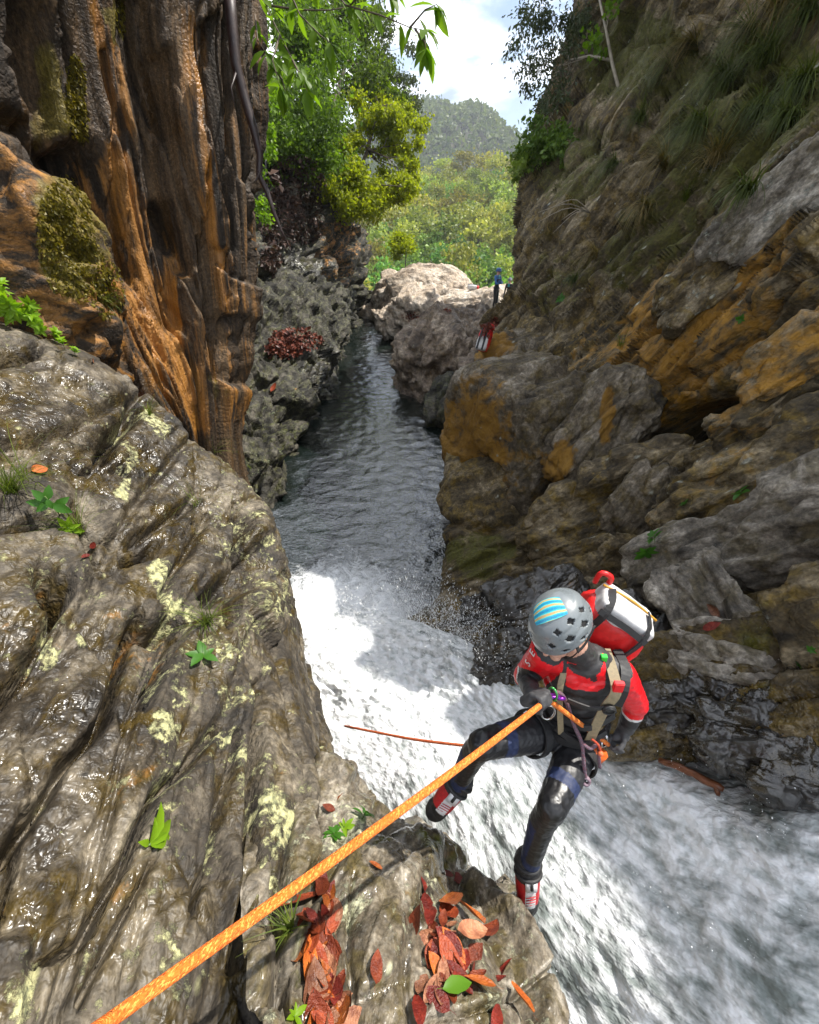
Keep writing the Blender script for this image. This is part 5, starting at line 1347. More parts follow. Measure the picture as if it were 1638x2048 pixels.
M_CORD = rope_mat('purple_grey_cord', (0.13, 0.085, 0.115), (0.20, 0.14, 0.17), (0.28, 0.06, 0.07), 1.0)
M_CORDR = rope_mat('red_cord', (0.55, 0.06, 0.025), (0.65, 0.14, 0.05), (0.4, .03, .02), 1.0)

def spline(pts, n):
    return [Vector(q) for q in catmull(np.array([tuple(p) for p in pts]), n, 0)]

def rope(name, pts, r, mat, seg=12, parent=None, cell=None, **kw):
    V, F = tube(pts, r, seg, True)
    rr = r if not hasattr(r, '__len__') else max(r)
    me = bpy.data.meshes.new(name); me.from_pydata([tuple(v) for v in V], [], [tuple(dict.fromkeys(f)) for f in F])
    me.materials.append(mat); me.polygons.foreach_set('use_smooth', [True] * len(F))
    s = [0.0]
    for a, b in zip(pts[:-1], pts[1:]): s.append(s[-1] + (Vector(b) - Vector(a)).length)
    cell = cell or rr * .24
    uv = []
    for k in range(len(pts)):
        for j in range(seg):
            a = 2 * math.pi * j / seg
            tw = s[k] / rr * .5
            uv.append((math.cos(a + tw) * rr / cell, math.sin(a + tw) * rr / cell, s[k] / cell * .55))
    while len(uv) < len(V): uv.append((0, 0, 0))
    at = me.attributes.new('ruv', 'FLOAT_VECTOR', 'POINT'); at.data.foreach_set('vector', np.array(uv, np.float32).ravel())
    me.update()
    return link(name, me, parent, **kw)

def ring(mb, c, u, v, ru, rv, r, m=0, n=18, seg=6, gap=0.0):
    c, u, v = Vector(c), Vector(u).normalized(), Vector(v).normalized()
    pts = [c + u * (ru * math.cos(2 * math.pi * k / n)) + v * (rv * math.sin(2 * math.pi * k / n)) for k in range(n + 1)]
    mb.tube(pts, r, seg, m)

def ribbon(mb, pts, w, th, nrm, m=0):
    """flat webbing strap following pts; nrm = outward direction (function of point or vector)"""
    pts = [Vector(p) for p in pts]; V, F = [], []
    for k, p in enumerate(pts):
        t = (pts[min(k + 1, len(pts) - 1)] - pts[max(0, k - 1)]).normalized()
        n_ = Vector(nrm(p)) if callable(nrm) else Vector(nrm)
        n_ = (n_ - t * n_.dot(t)).normalized(); s = t.cross(n_)
        V += [p - s * w - n_ * th, p + s * w - n_ * th, p + s * w + n_ * th, p - s * w + n_ * th]
    for k in range(len(pts) - 1):
        a = 4 * k
        for j in range(4):
            j2 = (j + 1) % 4
            F.append((a + j, a + j2, a + 4 + j2, a + 4 + j))
    e = 4 * (len(pts) - 1)
    F += [(3, 2, 1, 0), (e, e + 1, e + 2, e + 3)]
    mb.add(V, F, m)

def grip(mb, wrist, c, axis, r=.0090, m=0, flip=1, spread=.0205):
    """a gloved fist closed round a rope: palm, four fingers in two bends each, thumb from the side of the palm"""
    wrist, c, ax = Vector(wrist), Vector(c), Vector(axis).normalized()
    a = c - wrist; a = (a - ax * a.dot(ax)).normalized()
    s = ax.cross(a) * flip
    pc = c - a * .030
    cap(mb, wrist, pc + s * .012, .030, .028, m)
    for k in (-1, 0, 1):
        cap(mb, pc + ax * (k * .020) - a * .02, pc + ax * (k * .026) + s * .016 + a * .012, .020, .016, m)
    for i, ln in enumerate((.95, 1.06, 1.0, .82)):
        o = ax * ((i - 1.5) * spread)
        k0 = c + o - a * .012 + s * .030
        k1 = c + o + a * .026 * ln + s * .026
        k2 = c + o + a * .030 * ln - s * .004
        k3 = c + o + a * .008 - s * .021
        cap(mb, k0, k1, r * 1.15, r * 1.05, m, 10); cap(mb, k1, k2, r * 1.05, r, m, 10); cap(mb, k2, k3, r, r * .85, m, 10)
    b0 = wrist + a * .02 - s * .012 - ax * .012
    b1 = c - a * .020 - s * .024 - ax * .022
    b2 = c + a * .014 - s * .026 - ax * .030
    cap(mb, b0, b1, .016, .0115, m, 10); cap(mb, b1, b2, .0115, .0095, m, 10)

# ------------------------------------------------------------------ the climber
J = dict(head=(1122, 1248, 1.54), neck=(1180, 1310, 1.66), chest=(1163, 1352, 1.74), waist=(1150, 1425, 1.89), pelv=(1138, 1462, 1.98), hipR=(1098, 1458, 1.96), hipL=(1164, 1478, 1.96),
         shR=(1092, 1308, 1.66), elR=(1050, 1352, 1.84), wrR=(1062, 1380, 1.62), haR=(1080, 1403, 1.50),
         shL=(1238, 1350, 1.68), elL=(1272, 1408, 1.80), wrL=(1252, 1455, 1.90), haL=(1236, 1490, 1.90),
         knR=(965, 1488, 1.74), anR=(914, 1572, 2.00), toR=(866, 1632, 2.02),
         knL=(1104, 1612, 1.70), anL=(1056, 1738, 1.93), toL=(1056, 1826, 1.95))
J = {k: PV(*v) for k, v in J.items()}
climber = thing('person', 'climber in a red and black wetsuit and grey helmet leaning back on an orange rope', 'person', tuple(J['pelv']))
def rel(o):
    """keep world-built geometry in place under the climber's base"""
    o.parent = climber; o.matrix_parent_inverse = Matrix.Translation(-J['pelv']); return o

up = (J['neck'] - J['pelv']).normalized()
lat = (J['shL'] - J['shR']); lat = (lat - up * lat.dot(up)).normalized()
fwd = lat.cross(up).normalized()
if fwd.y > 0: fwd = -fwd
fh = Vector((-.66, -.60, -.34)).normalized()                # where the face looks
uh = (Vector((-.22, .16, 1)) - fh * Vector((-.22, .16, 1)).dot(fh)).normalized()
lh = uh.cross(fh)                                            # the head's left
b = MB()
for k, (h, w_, dp) in enumerate([(0.02, .125, .100), (.10, .130, .095), (.20, .125, .092), (.30, .140, .105), (.38, .152, .112), (.45, .150, .105), (.52, .115, .085)]):
    c = J['pelv'] + up * h + (J['chest'] - J['pelv'] - up * (J['chest'] - J['pelv']).dot(up)) * (h / .45)
    R_ = Matrix((lat, fwd, up)).transposed()
    b.ball(c - fwd * .005, (w_, dp, .085), R_, 0, 20, 12)
for s_ in (1, -1):                                           # chest and shoulder mass
    b.ball(J['chest'] + lat * (.06 * s_) + fwd * .030 + up * .03, (.085, .06, .085), Matrix((lat, fwd, up)).transposed())
cap(b, J['neck'] - up * .06, J['head'] - uh * .06, .062, .056)
b.ball(J['head'] + fh * .012, (.076, .092, .105), Matrix((lh, fh, uh)).transposed(), 0, 20, 14)          # skull
b.ball(J['head'] + fh * .045 - uh * .075, (.050, .052, .045), Matrix((lh, fh, uh)).transposed())         # jaw
cap(b, J['head'] + fh * .100 - uh * .020, J['head'] + fh * .116 - uh * .045, .010, .013)                  # nose
b.ball(J['head'] + fh * .092 - uh * .077, (.024, .012, .012), Matrix((lh, fh, uh)).transposed())          # lips
b.ball(J['head'] + fh * .082 - uh * .108, (.024, .02, .018), Matrix((lh, fh, uh)).transposed())           # chin
for s_ in (1, -1):
    b.ball(J['head'] + lh * (.078 * s_) - uh * .025 - fh * .005, (.012, .022, .032), Matrix((lh, fh, uh)).transposed())
cap(b, J['neck'] - up * .075 - lat * .07, J['shR'], .062, .060); cap(b, J['neck'] - up * .075 + lat * .07, J['shL'], .062, .062)
cap(b, J['shR'], J['elR'], .066, .050); cap(b, J['elR'], J['wrR'], .045, .034)
mid = J['shL'].lerp(J['elL'], .45)
cap(b, J['shL'], mid, .068, .061); cap(b, mid, J['elL'], .061, .050); cap(b, J['elL'], J['wrL'], .047, .036)
for h_, k_, a_, s_ in (('hipR', 'knR', 'anR', 1), ('hipL', 'knL', 'anL', 1)):
    H, K, A = J[h_], J[k_], J[a_]
    m1 = H.lerp(K, .5)
    cap(b, H, m1, .094, .079); cap(b, m1, K, .079, .060)
    cap(b, K, K + (A - K) * .06, .061, .058)
    cf = K.lerp(A, .33) + Vector((0, .022, -.008))
    cap(b, K, cf, .055, .055); cap(b, cf, A, .055, .042)
b.ball(J['pelv'] - fwd * .05, (.14, .10, .10), Matrix((lat, fwd, up)).transposed())
rope_dir = (PV(1085, 1408, 1.46) - PV(210, 2048, .60)).normalized()
grip(b, J['wrR'], J['haR'], rope_dir, flip=-1)
brake_dir = (PV(1212, 1487, 1.86) - PV(1100, 1402, 1.56)).normalized()
grip(b, J['wrL'], J['haL'], brake_dir, flip=1)
for s_ in ('R', 'L'):                                        # ankles and feet inside the boots
    cap(b, J['an' + s_], J['an' + s_].lerp(J['to' + s_], .75), .045, .034)

MATS = [M_NEO, M_RED, M_VEST, M_SKIN, M_GLOVE, M_NAVY, M_NEOG, M_WHITE]
def pick_climber(c, n):
    out = np.zeros(len(c), int)
    def near(a, b_, r): t, d_ = seg_t(c, J[a], J[b_]); return t, d_ < r
    q = c - np.array(J['pelv'])
    hgt = q @ np.array(up); side = q @ np.array(lat); fr = q @ np.array(fwd)
    out[(hgt > .10)] = 2
    yoke = (fr > .0) & (hgt > .475 + .5 * np.maximum(0, np.abs(side + .025) - .05)) & (hgt < .60) & (np.abs(side + .025) < .075)
    out[yoke] = 1
    for sh, el, wr, ha in (('shR', 'elR', 'wrR', 'haR'), ('shL', 'elL', 'wrL', 'haL')):
        t, k = near(sh, el, .086); out[k & (t > -.12) & (np.abs(side) > .118)] = 1
        t2, k2 = near(el, wr, .062); 
        cut = .22 if sh == 'shR' else .30
        out[k2 & (t2 > -.2) & (t2 < cut)] = 1; out[k2 & (t2 >= cut) & (t2 < cut + .09)] = 7; out[k2 & (t2 >= cut + .09)] = 0
        dh = np.linalg.norm(c - np.array(J[ha]), axis=1); dw, kk = seg_t(c, J[wr], J[ha]); out[(dh < .085) | ((kk < .06) & (dw > -.1))] = 4
    hd = c - np.array(J['head']); hu = hd @ np.array(uh)
    out[np.linalg.norm(hd, axis=1) < .165] = 2
    out[(np.linalg.norm(hd + np.array(uh) * .02, axis=1) < .135)] = 3
    t, dn = seg_t(c, J['neck'] - up * .06, J['head'] - uh * .06)
    out[(dn < .075) & (t < .45) & (t > -.2)] = 2
    for hp, kn, an in (('hipR', 'knR', 'anR'), ('hipL', 'knL', 'anL')):
        t, d1 = seg_t(c, J[hp], J[kn]); t2, d2 = seg_t(c, J[kn], J[an])
        leg = ((d1 < .125) & (t > .30)) | ((d2 < .10) & (t2 > 0))
        away = np.minimum(np.linalg.norm(c - np.array(J['haR']), axis=1), np.linalg.norm(c - np.array(J['haL']), axis=1)) > .10
        leg = leg & away & (seg_t(c, J['shR'], J['elR'])[1] > .07) & (seg_t(c, J['elR'], J['wrR'])[1] > .06) & (seg_t(c, J['elL'], J['wrL'])[1] > .06)
        out[leg] = 0
        out[leg & (d1 < .13) & (t > .66) & (t < .80) & (d1 <= d2 + .05)] = 5
        knee = leg & (np.linalg.norm(c - np.array(J[kn]), axis=1) < .13) & (t > .80)
        out[knee] = 6
        shin = leg & (d2 < .09) & (t2 > .12) & (t2 < .95)
        frontness = (c - np.array(J[kn])) @ np.array((0, -1, .35))
        ax_ = np.array(J[an] - J[kn]); ax_ /= np.linalg.norm(ax_)
        base = c - np.array(J[kn]); perp = base - (base @ ax_)[:, None] * ax_
        f2 = perp @ np.array((0.0, -.9, .45)); sx = perp @ np.array((1.0, 0, 0))
        out[shin] = 0
        out[shin & (sx < -.040) & (t2 > .30)] = 5
        out[shin & (f2 > .012) & (np.abs(sx) < .034) & (t2 < .78)] = 6
        out[leg & (d2 < .09) & (t2 > .78)] = 5
    return out
body = link('body', fuse(b, .0056, 2, MATS, pick_climber, wrinkle=.0042), None); rel(body)

# face details
fb_ = MB()
for s_ in (1, -1):
    fb_.ball(J['head'] + fh * .088 + lh * (.031 * s_) - uh * .012, (.013, .008, .008), Matrix((lh, fh, uh)).transposed(), 0)
    cap(fb_, J['head'] + fh * .098 + lh * (.016 * s_) + uh * .006, J['head'] + fh * .088 + lh * (.048 * s_) + uh * .008, .005, .004, 0, 8)
rel(fb_.build('sunglasses', M_RUBBER))

# helmet
def helmet(c, f, l, u, ax, mats, vents=True, na=144, ne=54):
    V, F = [], []
    c = np.array(c); f, l, u = np.array(f), np.array(l), np.array(u)
    def pt(az, el, s=1.0):
        q = ax[0] * math.cos(el) * math.cos(az) * f + ax[1] * math.cos(el) * math.sin(az) * l + ax[2] * math.sin(el) * u
        return c + q * s
    VT = []
    for sgn in (1, -1):
        VT += [(sgn * 44, 36, 11, 8), (sgn * 80, 40, 12, 9), (sgn * 118, 36, 12, 8), (sgn * 26, 12, 10, 7), (sgn * 62, 14, 13, 8), (sgn * 99, 15, 13, 9), (sgn * 136, 12, 12, 8), (sgn * 48, -6, 11, 4.5), (sgn * 84, -5, 12, 5)]
    for i in range(ne + 1):
        for j in range(na):
            az = 2 * math.pi * j / na
            low = -14 - 9 * math.cos(az * 2) * .4 - (10 if math.cos(az) < -.2 else 0) * min(1, (-.2 - math.cos(az)) / .5)
            el = math.radians(low + (90 - low) * i / ne)
            rid = 1 + .016 * math.tanh(3 * math.sin(math.degrees(el) * .14 + 2 + .8 * math.cos(az * 2))) * (1 if math.degrees(el) < 50 else max(0, 1 - (math.degrees(el) - 50) / 10))
            brim = 1 + .05 * max(0, 1 - i / 4.0)
            V.append(pt(az, el, rid * brim))
    for i in range(ne):
        for j in range(na):
            j2 = (j + 1) % na
            az = math.degrees(2 * math.pi * (j + .5) / na); az = az - 360 if az > 180 else az
            low = -14; el = low + (90 - low) * (i + .5) / ne
            if vents and any(abs(az - a) / (da * .86) + abs(el - e + .25 * (az - a) * (1 if a > 0 else -1)) / de < 1 for a, e, da, de in VT): continue
            F.append((i * na + j, i * na + j2, (i + 1) * na + j2, (i + 1) * na + j))
    me = bpy.data.meshes.new('helmet'); me.from_pydata([tuple(v) for v in V], [], F)
    me.materials.append(mats)
    o = bpy.data.objects.new('tmp', me); COL.objects.link(o)
    sm = o.modifiers.new('s', 'SOLIDIFY'); sm.thickness = .009; sm.offset = -1
    bpy.context.view_layer.update()
    out = bpy.data.meshes.new_from_object(o.evaluated_get(bpy.context.evaluated_depsgraph_get()))
    bpy.data.objects.remove(o); out.name = 'helmet'
    out.polygons.foreach_set('use_smooth', [True] * len(out.polygons))
    return out, pt
HC = J['head'] + uh * .022
hm, hpt = helmet(HC, fh, lh, uh, (.127, .106, .114), M_HELM)
hel = rel(link('helmet', hm))
lm = MB(); lm.ball(HC, (.100, .120, .104), Matrix((lh, fh, uh)).transposed(), 0, 24, 16)
lo = lm.build('liner', M_LINER); lo.parent = hel
# sticker on the crown
m, N, L = new_mat('helmet_sticker')
o_ = N.new('ShaderNodeOutputMaterial'); b_ = N.new('ShaderNodeBsdfPrincipled'); b_.inputs['Roughness'].default_value = .3
at = N.new('ShaderNodeAttribute'); at.attribute_name = 'suv'
wv = N.new('ShaderNodeTexWave'); wv.wave_type = 'BANDS'; wv.bands_direction = 'Y'; wv.inputs['Scale'].default_value = .21; wv.inputs['Distortion'].default_value = 1.6; wv.inputs['Detail'].default_value = 4; wv.inputs['Detail Scale'].default_value = 1.4; wv.inputs['Phase Offset'].default_value = 1.2
L.new(at.outputs['Vector'], wv.inputs['Vector'])
r_ = ramp(N, [(0.0, (0.02, .16, .42)), (.30, (0.03, .30, .50)), (.48, (.05, .50, .55)), (.66, (.10, .55, .60)), (.80, (.55, .42, .18)), (.92, (.62, .30, .10))])
L.new(wv.outputs['Color'], r_.inputs['Fac'])
nz = noise(N, L, at.outputs['Vector'], 6.0, 4, .6)
rg_ = ramp(N, [(.45, 0.0), (.6, 1.0)]); L.new(nz, rg_.inputs['Fac'])
gr = mixc(N, L, mth(N, L, 'MULTIPLY', rg_.outputs['Color'], .5), r_.outputs['Color'], (.05, .55, .42))
L.new(gr, b_.inputs['Base Color']); L.new(b_.outputs['BSDF'], o_.inputs['Surface'])
V, F, UV = [], [], []
ns = 18
toc0 = (Vector((0, 0, CAMZ)) - HC).normalized()
q0 = (toc0 * .80 + Vector((-1, 0, 0)) * .44 + Vector((0, .574, .819)) * .42).normalized()
t1 = (Vector((1, 0, 0)) + Vector((0, .574, .819)) * .10); t1 = (t1 - q0 * t1.dot(q0)).normalized(); t2 = q0.cross(t1)
for i in range(ns):
    for j in range(ns):
        a_ = (j / (ns - 1) - .5) * 2; e_ = (i / (ns - 1) - .5) * 2
        q = q0 + t1 * (.56 * a_ * (1 - .10 * e_)) + t2 * (.40 * e_ * (1 - .12 * a_ * a_))
        w_ = np.array([q.dot(fh) / .134, q.dot(lh) / .112, q.dot(uh) / .118]); w_ = w_ / np.linalg.norm(w_)
        el = math.asin(w_[2]); az = math.atan2(w_[1], w_[0])
        V.append(hpt(az, el, 1.026)); UV.append((a_ * 3, e_ * 2.4 + .35 * a_ * a_, 0))
me = mesh_np('sticker', V, grid_faces(ns, ns), m)
at = me.attributes.new('suv', 'FLOAT_VECTOR', 'POINT'); at.data.foreach_set('vector', np.array(UV, np.float32).ravel())
so = link('sticker', me, hel)
sl = MB()
for s_ in (1, -1):
    pts = [HC + fh * .05 + lh * (.100 * s_) - uh * .02, HC + fh * .045 + lh * (.085 * s_) - uh * .075, HC + fh * .06 + lh * (.045 * s_) - uh * .135, HC + fh * .065 - uh * .147]
    ribbon(sl, spline(pts, 10), .007, .0015, lambda p, s_=s_: lh * s_ - uh * .3)
    pts = [HC - fh * .06 + lh * (.100 * s_) - uh * .03, HC + fh * .0 + lh * (.092 * s_) - uh * .07, HC + fh * .045 + lh * (.083 * s_) - uh * .080]
    ribbon(sl, spline(pts, 8), .007, .0015, lambda p, s_=s_: lh * s_)
o = sl.build('chin_strap', M_STRAPB); o.parent = hel

# lettering down the right sleeve
def letters(text, origin, xdir, nrm, size, mat, parent):
    xd = Vector(xdir).normalized(); n_ = Vector(nrm); n_ = (n_ - xd * n_.dot(xd)).normalized(); yd = n_.cross(xd)
    cu = bpy.data.curves.new('txt', 'FONT'); cu.body = text; cu.size = size; cu.extrude = .0008; cu.align_x = 'LEFT'
    o = bpy.data.objects.new('tmp', cu); COL.objects.link(o)
    bpy.context.view_layer.update()
    me = bpy.data.meshes.new_from_object(o.evaluated_get(bpy.context.evaluated_depsgraph_get()))
    bpy.data.objects.remove(o)
    me.transform(Matrix((xd, yd, n_)).transposed().to_4x4())
    me.transform(Matrix.Translation(Vector(origin)))
    me.materials.clear(); me.materials.append(mat); me.name = 'sleeve_lettering'
    return link('sleeve_lettering', me, parent)
DG = None
hits = [ray(x_, y_) for x_, y_ in ((1058, 1326), (1067, 1306), (1072, 1296))]
if all(h[0] is not None and (h[0] - J['shR']).length < .4 for h in hits):
    for ch, k in (('S', 0), ('E', 1)):
        loc, nrm = hits[k][0], hits[k][1]
        if nrm.dot(Vector((0, 0, CAMZ)) - loc) < 0: nrm = -nrm
        xd = (hits[min(k + 1, 2)][0] - hits[max(k - 1, 0)][0]).normalized()
        nn_ = (nrm - xd * nrm.dot(xd)).normalized(); yd = nn_.cross(xd)
        rel(letters(ch, loc + nn_ * .0045 - xd * .012 - yd * .012, xd, nn_, .044, M_WHITE, None))
DG = None

# boots
def boot(an, to, side_hint, heel_back=.06, name='boot'):
    d_ = (to - an).normalized()
    outn = Vector((0, -.75, .65)); outn = (outn - d_ * outn.dot(d_)).normalized()     # instep side, towards the rock face and camera
    sd_ = d_.cross(outn)
    t = thing(name, None, None, tuple(an)); del_ = []
    sh = MB()
    R_ = Matrix((sd_, d_, outn)).transposed()
    L_ = (to - an).length
    cap(sh, an - d_ * .035 - outn * .006, an + d_ * (L_ * .45) - outn * .010, .062, .056)
    sh.ball(an + d_ * (L_ * .50) - outn * .006, (.055, .10, .052), R_)
    sh.ball(an + d_ * (L_ * .82) - outn * .016, (.056, .072, .043), R_)
    sh.ball(an - outn * .05 + d_ * .005, (.048, .055, .055), R_)
    def pk(c, n):
        q = c - np.array(an); a = q @ np.array(d_) / L_; h = q @ np.array(outn); s = q @ np.array(sd_)
        out = np.zeros(len(c), int)
        out[a > .66] = 1
        out[(a > .30) & (a < .72) & (np.abs(s) < .024) & (h > 0)] = 2
        out[(np.abs(np.abs(s) - .026) < .0) & (h > 0)] = 0
        out[a < .16] = 4
        out[h < -.038] = 3
        return out
    o = link('boot', fuse(sh, .0042, 2, [M_BOOTR, M_RUBBER, M_BOOTW, M_SOLE, M_STRAPB], pk)); rel(o)
    st = MB()
    ring(st, an - d_ * .035, sd_, outn, .055, .055, .011, 0, 20, 8); ring(st, an + d_ * .008, sd_, outn, .058, .056, .009, 0, 20, 8)
    x = st.build('ankle_cuff', M_STRAPB); x.parent = o
    pl = MB(); pl.box(an + d_ * .034 + outn * .054, (.027, .026, .007), R_)
    x = pl.build('instep_plate', M_BOOTW, bevel=.004); x.parent = o
    pl = MB(); pl.box(an + d_ * .026 + outn * .062, (.007, .020, .004), R_)
    x = pl.build('buckle', M_RUBBER, bevel=.002); x.parent = o
    lc = MB()
    for k in range(4):
        q = an + d_ * (L_ * (.40 + .07 * k)) + outn * (.047 - .003 * k)
        lc.tube([q - sd_ * .022, q + outn * .005, q + sd_ * .022 + d_ * .008], .0022, 5)
    x = lc.build('laces', M_BOOTR); x.parent = o
    bpy.data.objects.remove(t)
    return o
boot(J['anR'], J['toR'], 1); boot(J['anL'], J['toL'], 1)

# harness: waist belt, leg loops, shoulder straps, buckles
har = MB()
def belt(cen, u_, v_, ru, rv, w, m, ax_):
    pts = [Vector(cen) + Vector(u_) * (ru * math.cos(a)) + Vector(v_) * (rv * math.sin(a)) for a in np.linspace(0, 2 * math.pi, 33)]
    ribbon(har, pts, w, .004, lambda p: (p - Vector(cen)), m)
belt(J['pelv'] + up * .115, lat, fwd, .150, .125, .026, 0, up)
belt(J['pelv'] + up * .165, lat, fwd, .142, .118, .012, 0, up)
for h_, k_ in (('hipR', 'knR'), ('hipL', 'knL')):
    ax_ = (J[k_] - J[h_]).normalized(); u_ = ax_.orthogonal().normalized(); v_ = ax_.cross(u_)
    belt(J[h_].lerp(J[k_], .28), u_, v_, .100, .100, .020, 0, ax_)
hb = har.build('harness', M_STRAPB, smooth=False); rel(hb)
st = MB()
neckL = J['neck'] - up * .03 + lat * .075
strapL = [neckL - fwd * .05 + up * .01, neckL + fwd * .045 + up * .012, J['chest'] + lat * .085 + fwd * .125 + up * .09, J['chest'] + lat * .060 + fwd * .133 - up * .02, J['pelv'] + up * .17 + lat * .035 + fwd * .130]
ribbon(st, spline(strapL, 24), .020, .0025, lambda p: fwd * .8 + up * .5)
strapR = [J['neck'] - up * .03 - lat * .10 - fwd * .05, J['neck'] - up * .025 - lat * .105 + fwd * .045, J['chest'] - lat * .115 + fwd * .105 + up * .07, J['chest'] - lat * .105 + fwd * .112 - up * .03, J['pelv'] + up * .17 - lat * .08 + fwd * .110]
ribbon(st, spline(strapR, 24), .012, .0025, lambda p: fwd * .8 + up * .5)
x = st.build('shoulder_strap', M_STRAPT, smooth=False); x.parent = hb
st = MB(); ribbon(st, spline([J['chest'] - lat * .085 + fwd * .128 + up * .02, J['chest'] + fwd * .150 + up * .01, J['chest'] + lat * .075 + fwd * .140 + up * .012], 10), .011, .003, fwd)
ribbon(st, spline([neckL - fwd * .055 + lat * .05, neckL + fwd * .03 + lat * .055 + up * .004, J['chest'] + lat * .125 + fwd * .100 + up * .075, J['chest'] + lat * .115 + fwd * .112 - up * .02], 14), .018, .004, lambda p: fwd * .7 + up * .7)
ribbon(st, spline([J['pelv'] + up * .19 - lat * .10 + fwd * .095, J['pelv'] + up * .155 + fwd * .138, J['pelv'] + up * .19 + lat * .11 + fwd * .095], 12), .016, .005, fwd)
ribbon(st, spline([J['pelv'] + up * .30 - lat * .125 + fwd * .085, J['pelv'] + up * .275 + fwd * .135, J['pelv'] + up * .30 + lat * .125 + fwd * .085], 12), .020, .004, fwd)
x = st.build('sternum_strap', M_STRAPB, smooth=False); x.parent = hb
bk = MB(); cc = J['chest'] + lat * .070 + fwd * .145 + up * .005
bk.tube([cc - fwd * .004, cc + fwd * .010], .026, 18); ring(bk, cc + fwd * .011, lat, up, .019, .019, .003)
x = bk.build('round_buckle', M_RUBBER); x.parent = hb
bk = MB(); bk.box(J['chest'] + lat * .090 + fwd * .118 + up * .115, (.019, .010, .026), Matrix((lat, fwd, up)).transposed())
x = bk.build('red_buckle', M_RED, smooth=False, bevel=.003); x.parent = hb
bk = MB(); bk.box(neckL + fwd * .02 - lat * .03 + up * .035, (.012, .010, .022), Matrix((lat, fwd, up)).transposed())
x = bk.build('green_clip', M_LIME, smooth=False, bevel=.002); x.parent = hb
# hardware on the left hip
hip = J['pelv'] + up * .10 + lat * .135 + fwd * .05
for k, (dx, dz, mm) in enumerate([(0, -.06, M_METAL), (.025, -.10, M_METAL), (-.03, -.05, M_METAL), (.04, -.05, M_RUBBER), (.0, -.13, M_METAL)]):
    cb = MB(); ring(cb, hip + lat * dx * .8 + up * dz - fwd * dx, up, (lat * (.5 - .25 * k) + fwd * .8), .045, .022, .0046, 0, 16, 6)
    x = cb.build('carabiner', mm); x.parent = hb
pch = MB(); pch.box(J['pelv'] + lat * .08 + up * .02 + fwd * .115, (.05, .022, .045), Matrix((lat, fwd, up)).transposed() @ Euler((0, .3, 0)).to_matrix())
x = pch.build('orange_pouch', M_ORBAG, bevel=.01); x.parent = hb
# descender and its carabiners in front of the belly
dv = PV(1102, 1392, 1.57)
ds = MB(); ring(ds, dv, lat, up * .7 + fwd * .7, .026, .020, .0075); ring(ds, dv + lat * .034 - up * .008, lat, up * .7 + fwd * .7, .015, .014, .007)
x = ds.build('descender', M_PURP); x.parent = hb
ds = MB(); ring(ds, dv + up * .03 + fwd * .012, up, lat * .5 + fwd * .5, .036, .018, .0045)
x = ds.build('carabiner', M_GREEN); x.parent = hb
ds = MB(); ring(ds, PV(1096, 1425, 1.66), up, lat, .05, .026, .005)
x = ds.build('carabiner', M_METAL); x.parent = hb

# backpack worn on the back: a thing of its own
a_ = Vector((.82, -.40, -.42)).normalized(); b_ = Vector((.05, .10, 1)); b_ = (b_ - a_ * b_.dot(a_)).normalized(); c_ = a_.cross(b_)
if c_.y < 0: c_ = -c_
pc = PV(1226, 1240, 1.78)
Rp = Matrix((a_, c_, b_)).transposed()
pack = thing('backpack', 'red and white canyoning backpack on the back of the climber in front', 'backpack', tuple(pc))
def prel(o, p=None):
    if p is None: o.parent = pack; o.matrix_parent_inverse = Matrix.Translation(-pc)
    else: o.parent = p
    return o
def rounded(name, c, half, R, mat, pw=5.0, n=26, wr=.0, seed=0):
    d, f = cube_sphere(n)
    r = (np.abs(d) ** pw).sum(1) ** (1 / pw); q = d / r[:, None]
    loc = q * np.array(half)
    if wr > 0: loc = loc + d * (wr * fbm(loc * 14.0 + seed, 3, 700 + seed))[:, None]
    p = loc @ np.array(R.transposed()) + np.array(c)
    return link(name, mesh_np(name, p, f, mat))
prel(rounded('pack_body', pc - b_ * .195, (.146, .104, .25), Rp, M_PACKR, 6.0, 34, .012, 1))
lid = prel(rounded('white_panel', pc + b_ * .043, (.122, .088, .063), Rp, M_PACKW, 7.0, 34, .006, 2))
mb = MB(); mb.tube(spline([pc + a_ * -.13 + b_ * .100 + c_ * .03, pc + b_ * .112 + c_ * .032, pc + a_ * .13 + b_ * .100 + c_ * .03], 10), .0055, 6); prel(mb.build('piping', M_PACKY))
mb = MB()
for s_ in (-.095, .085):
    ribbon(mb, spline([pc + a_ * s_ - c_ * .120 - b_ * .05, pc + a_ * s_ - c_ * .112 + b_ * .06, pc + a_ * s_ - c_ * .06 + b_ * .108, pc + a_ * s_ + c_ * .02 + b_ * .113], 14), .014, .003, lambda p: (p - pc))
ribbon(mb, spline([pc + a_ * -.12 - c_ * .108 + b_ * .065, pc - c_ * .112 + b_ * .072, pc + a_ * .10 - c_ * .110 + b_ * .062], 12), .013, .003, lambda p: b_ * .4 - c_)
prel(mb.build('compression_strap', M_STRAPB, smooth=False))
mb = MB(); mb.tube(spline([pc + a_ * -.15 + b_ * .07 + c_ * .06, pc + a_ * -.165 + b_ * .13 + c_ * .05, pc + a_ * -.12 + b_ * .135 + c_ * .06, pc + a_ * -.10 + b_ * .09 + c_ * .07], 12), .012, 8); prel(mb.build('haul_loop', M_PACKR))

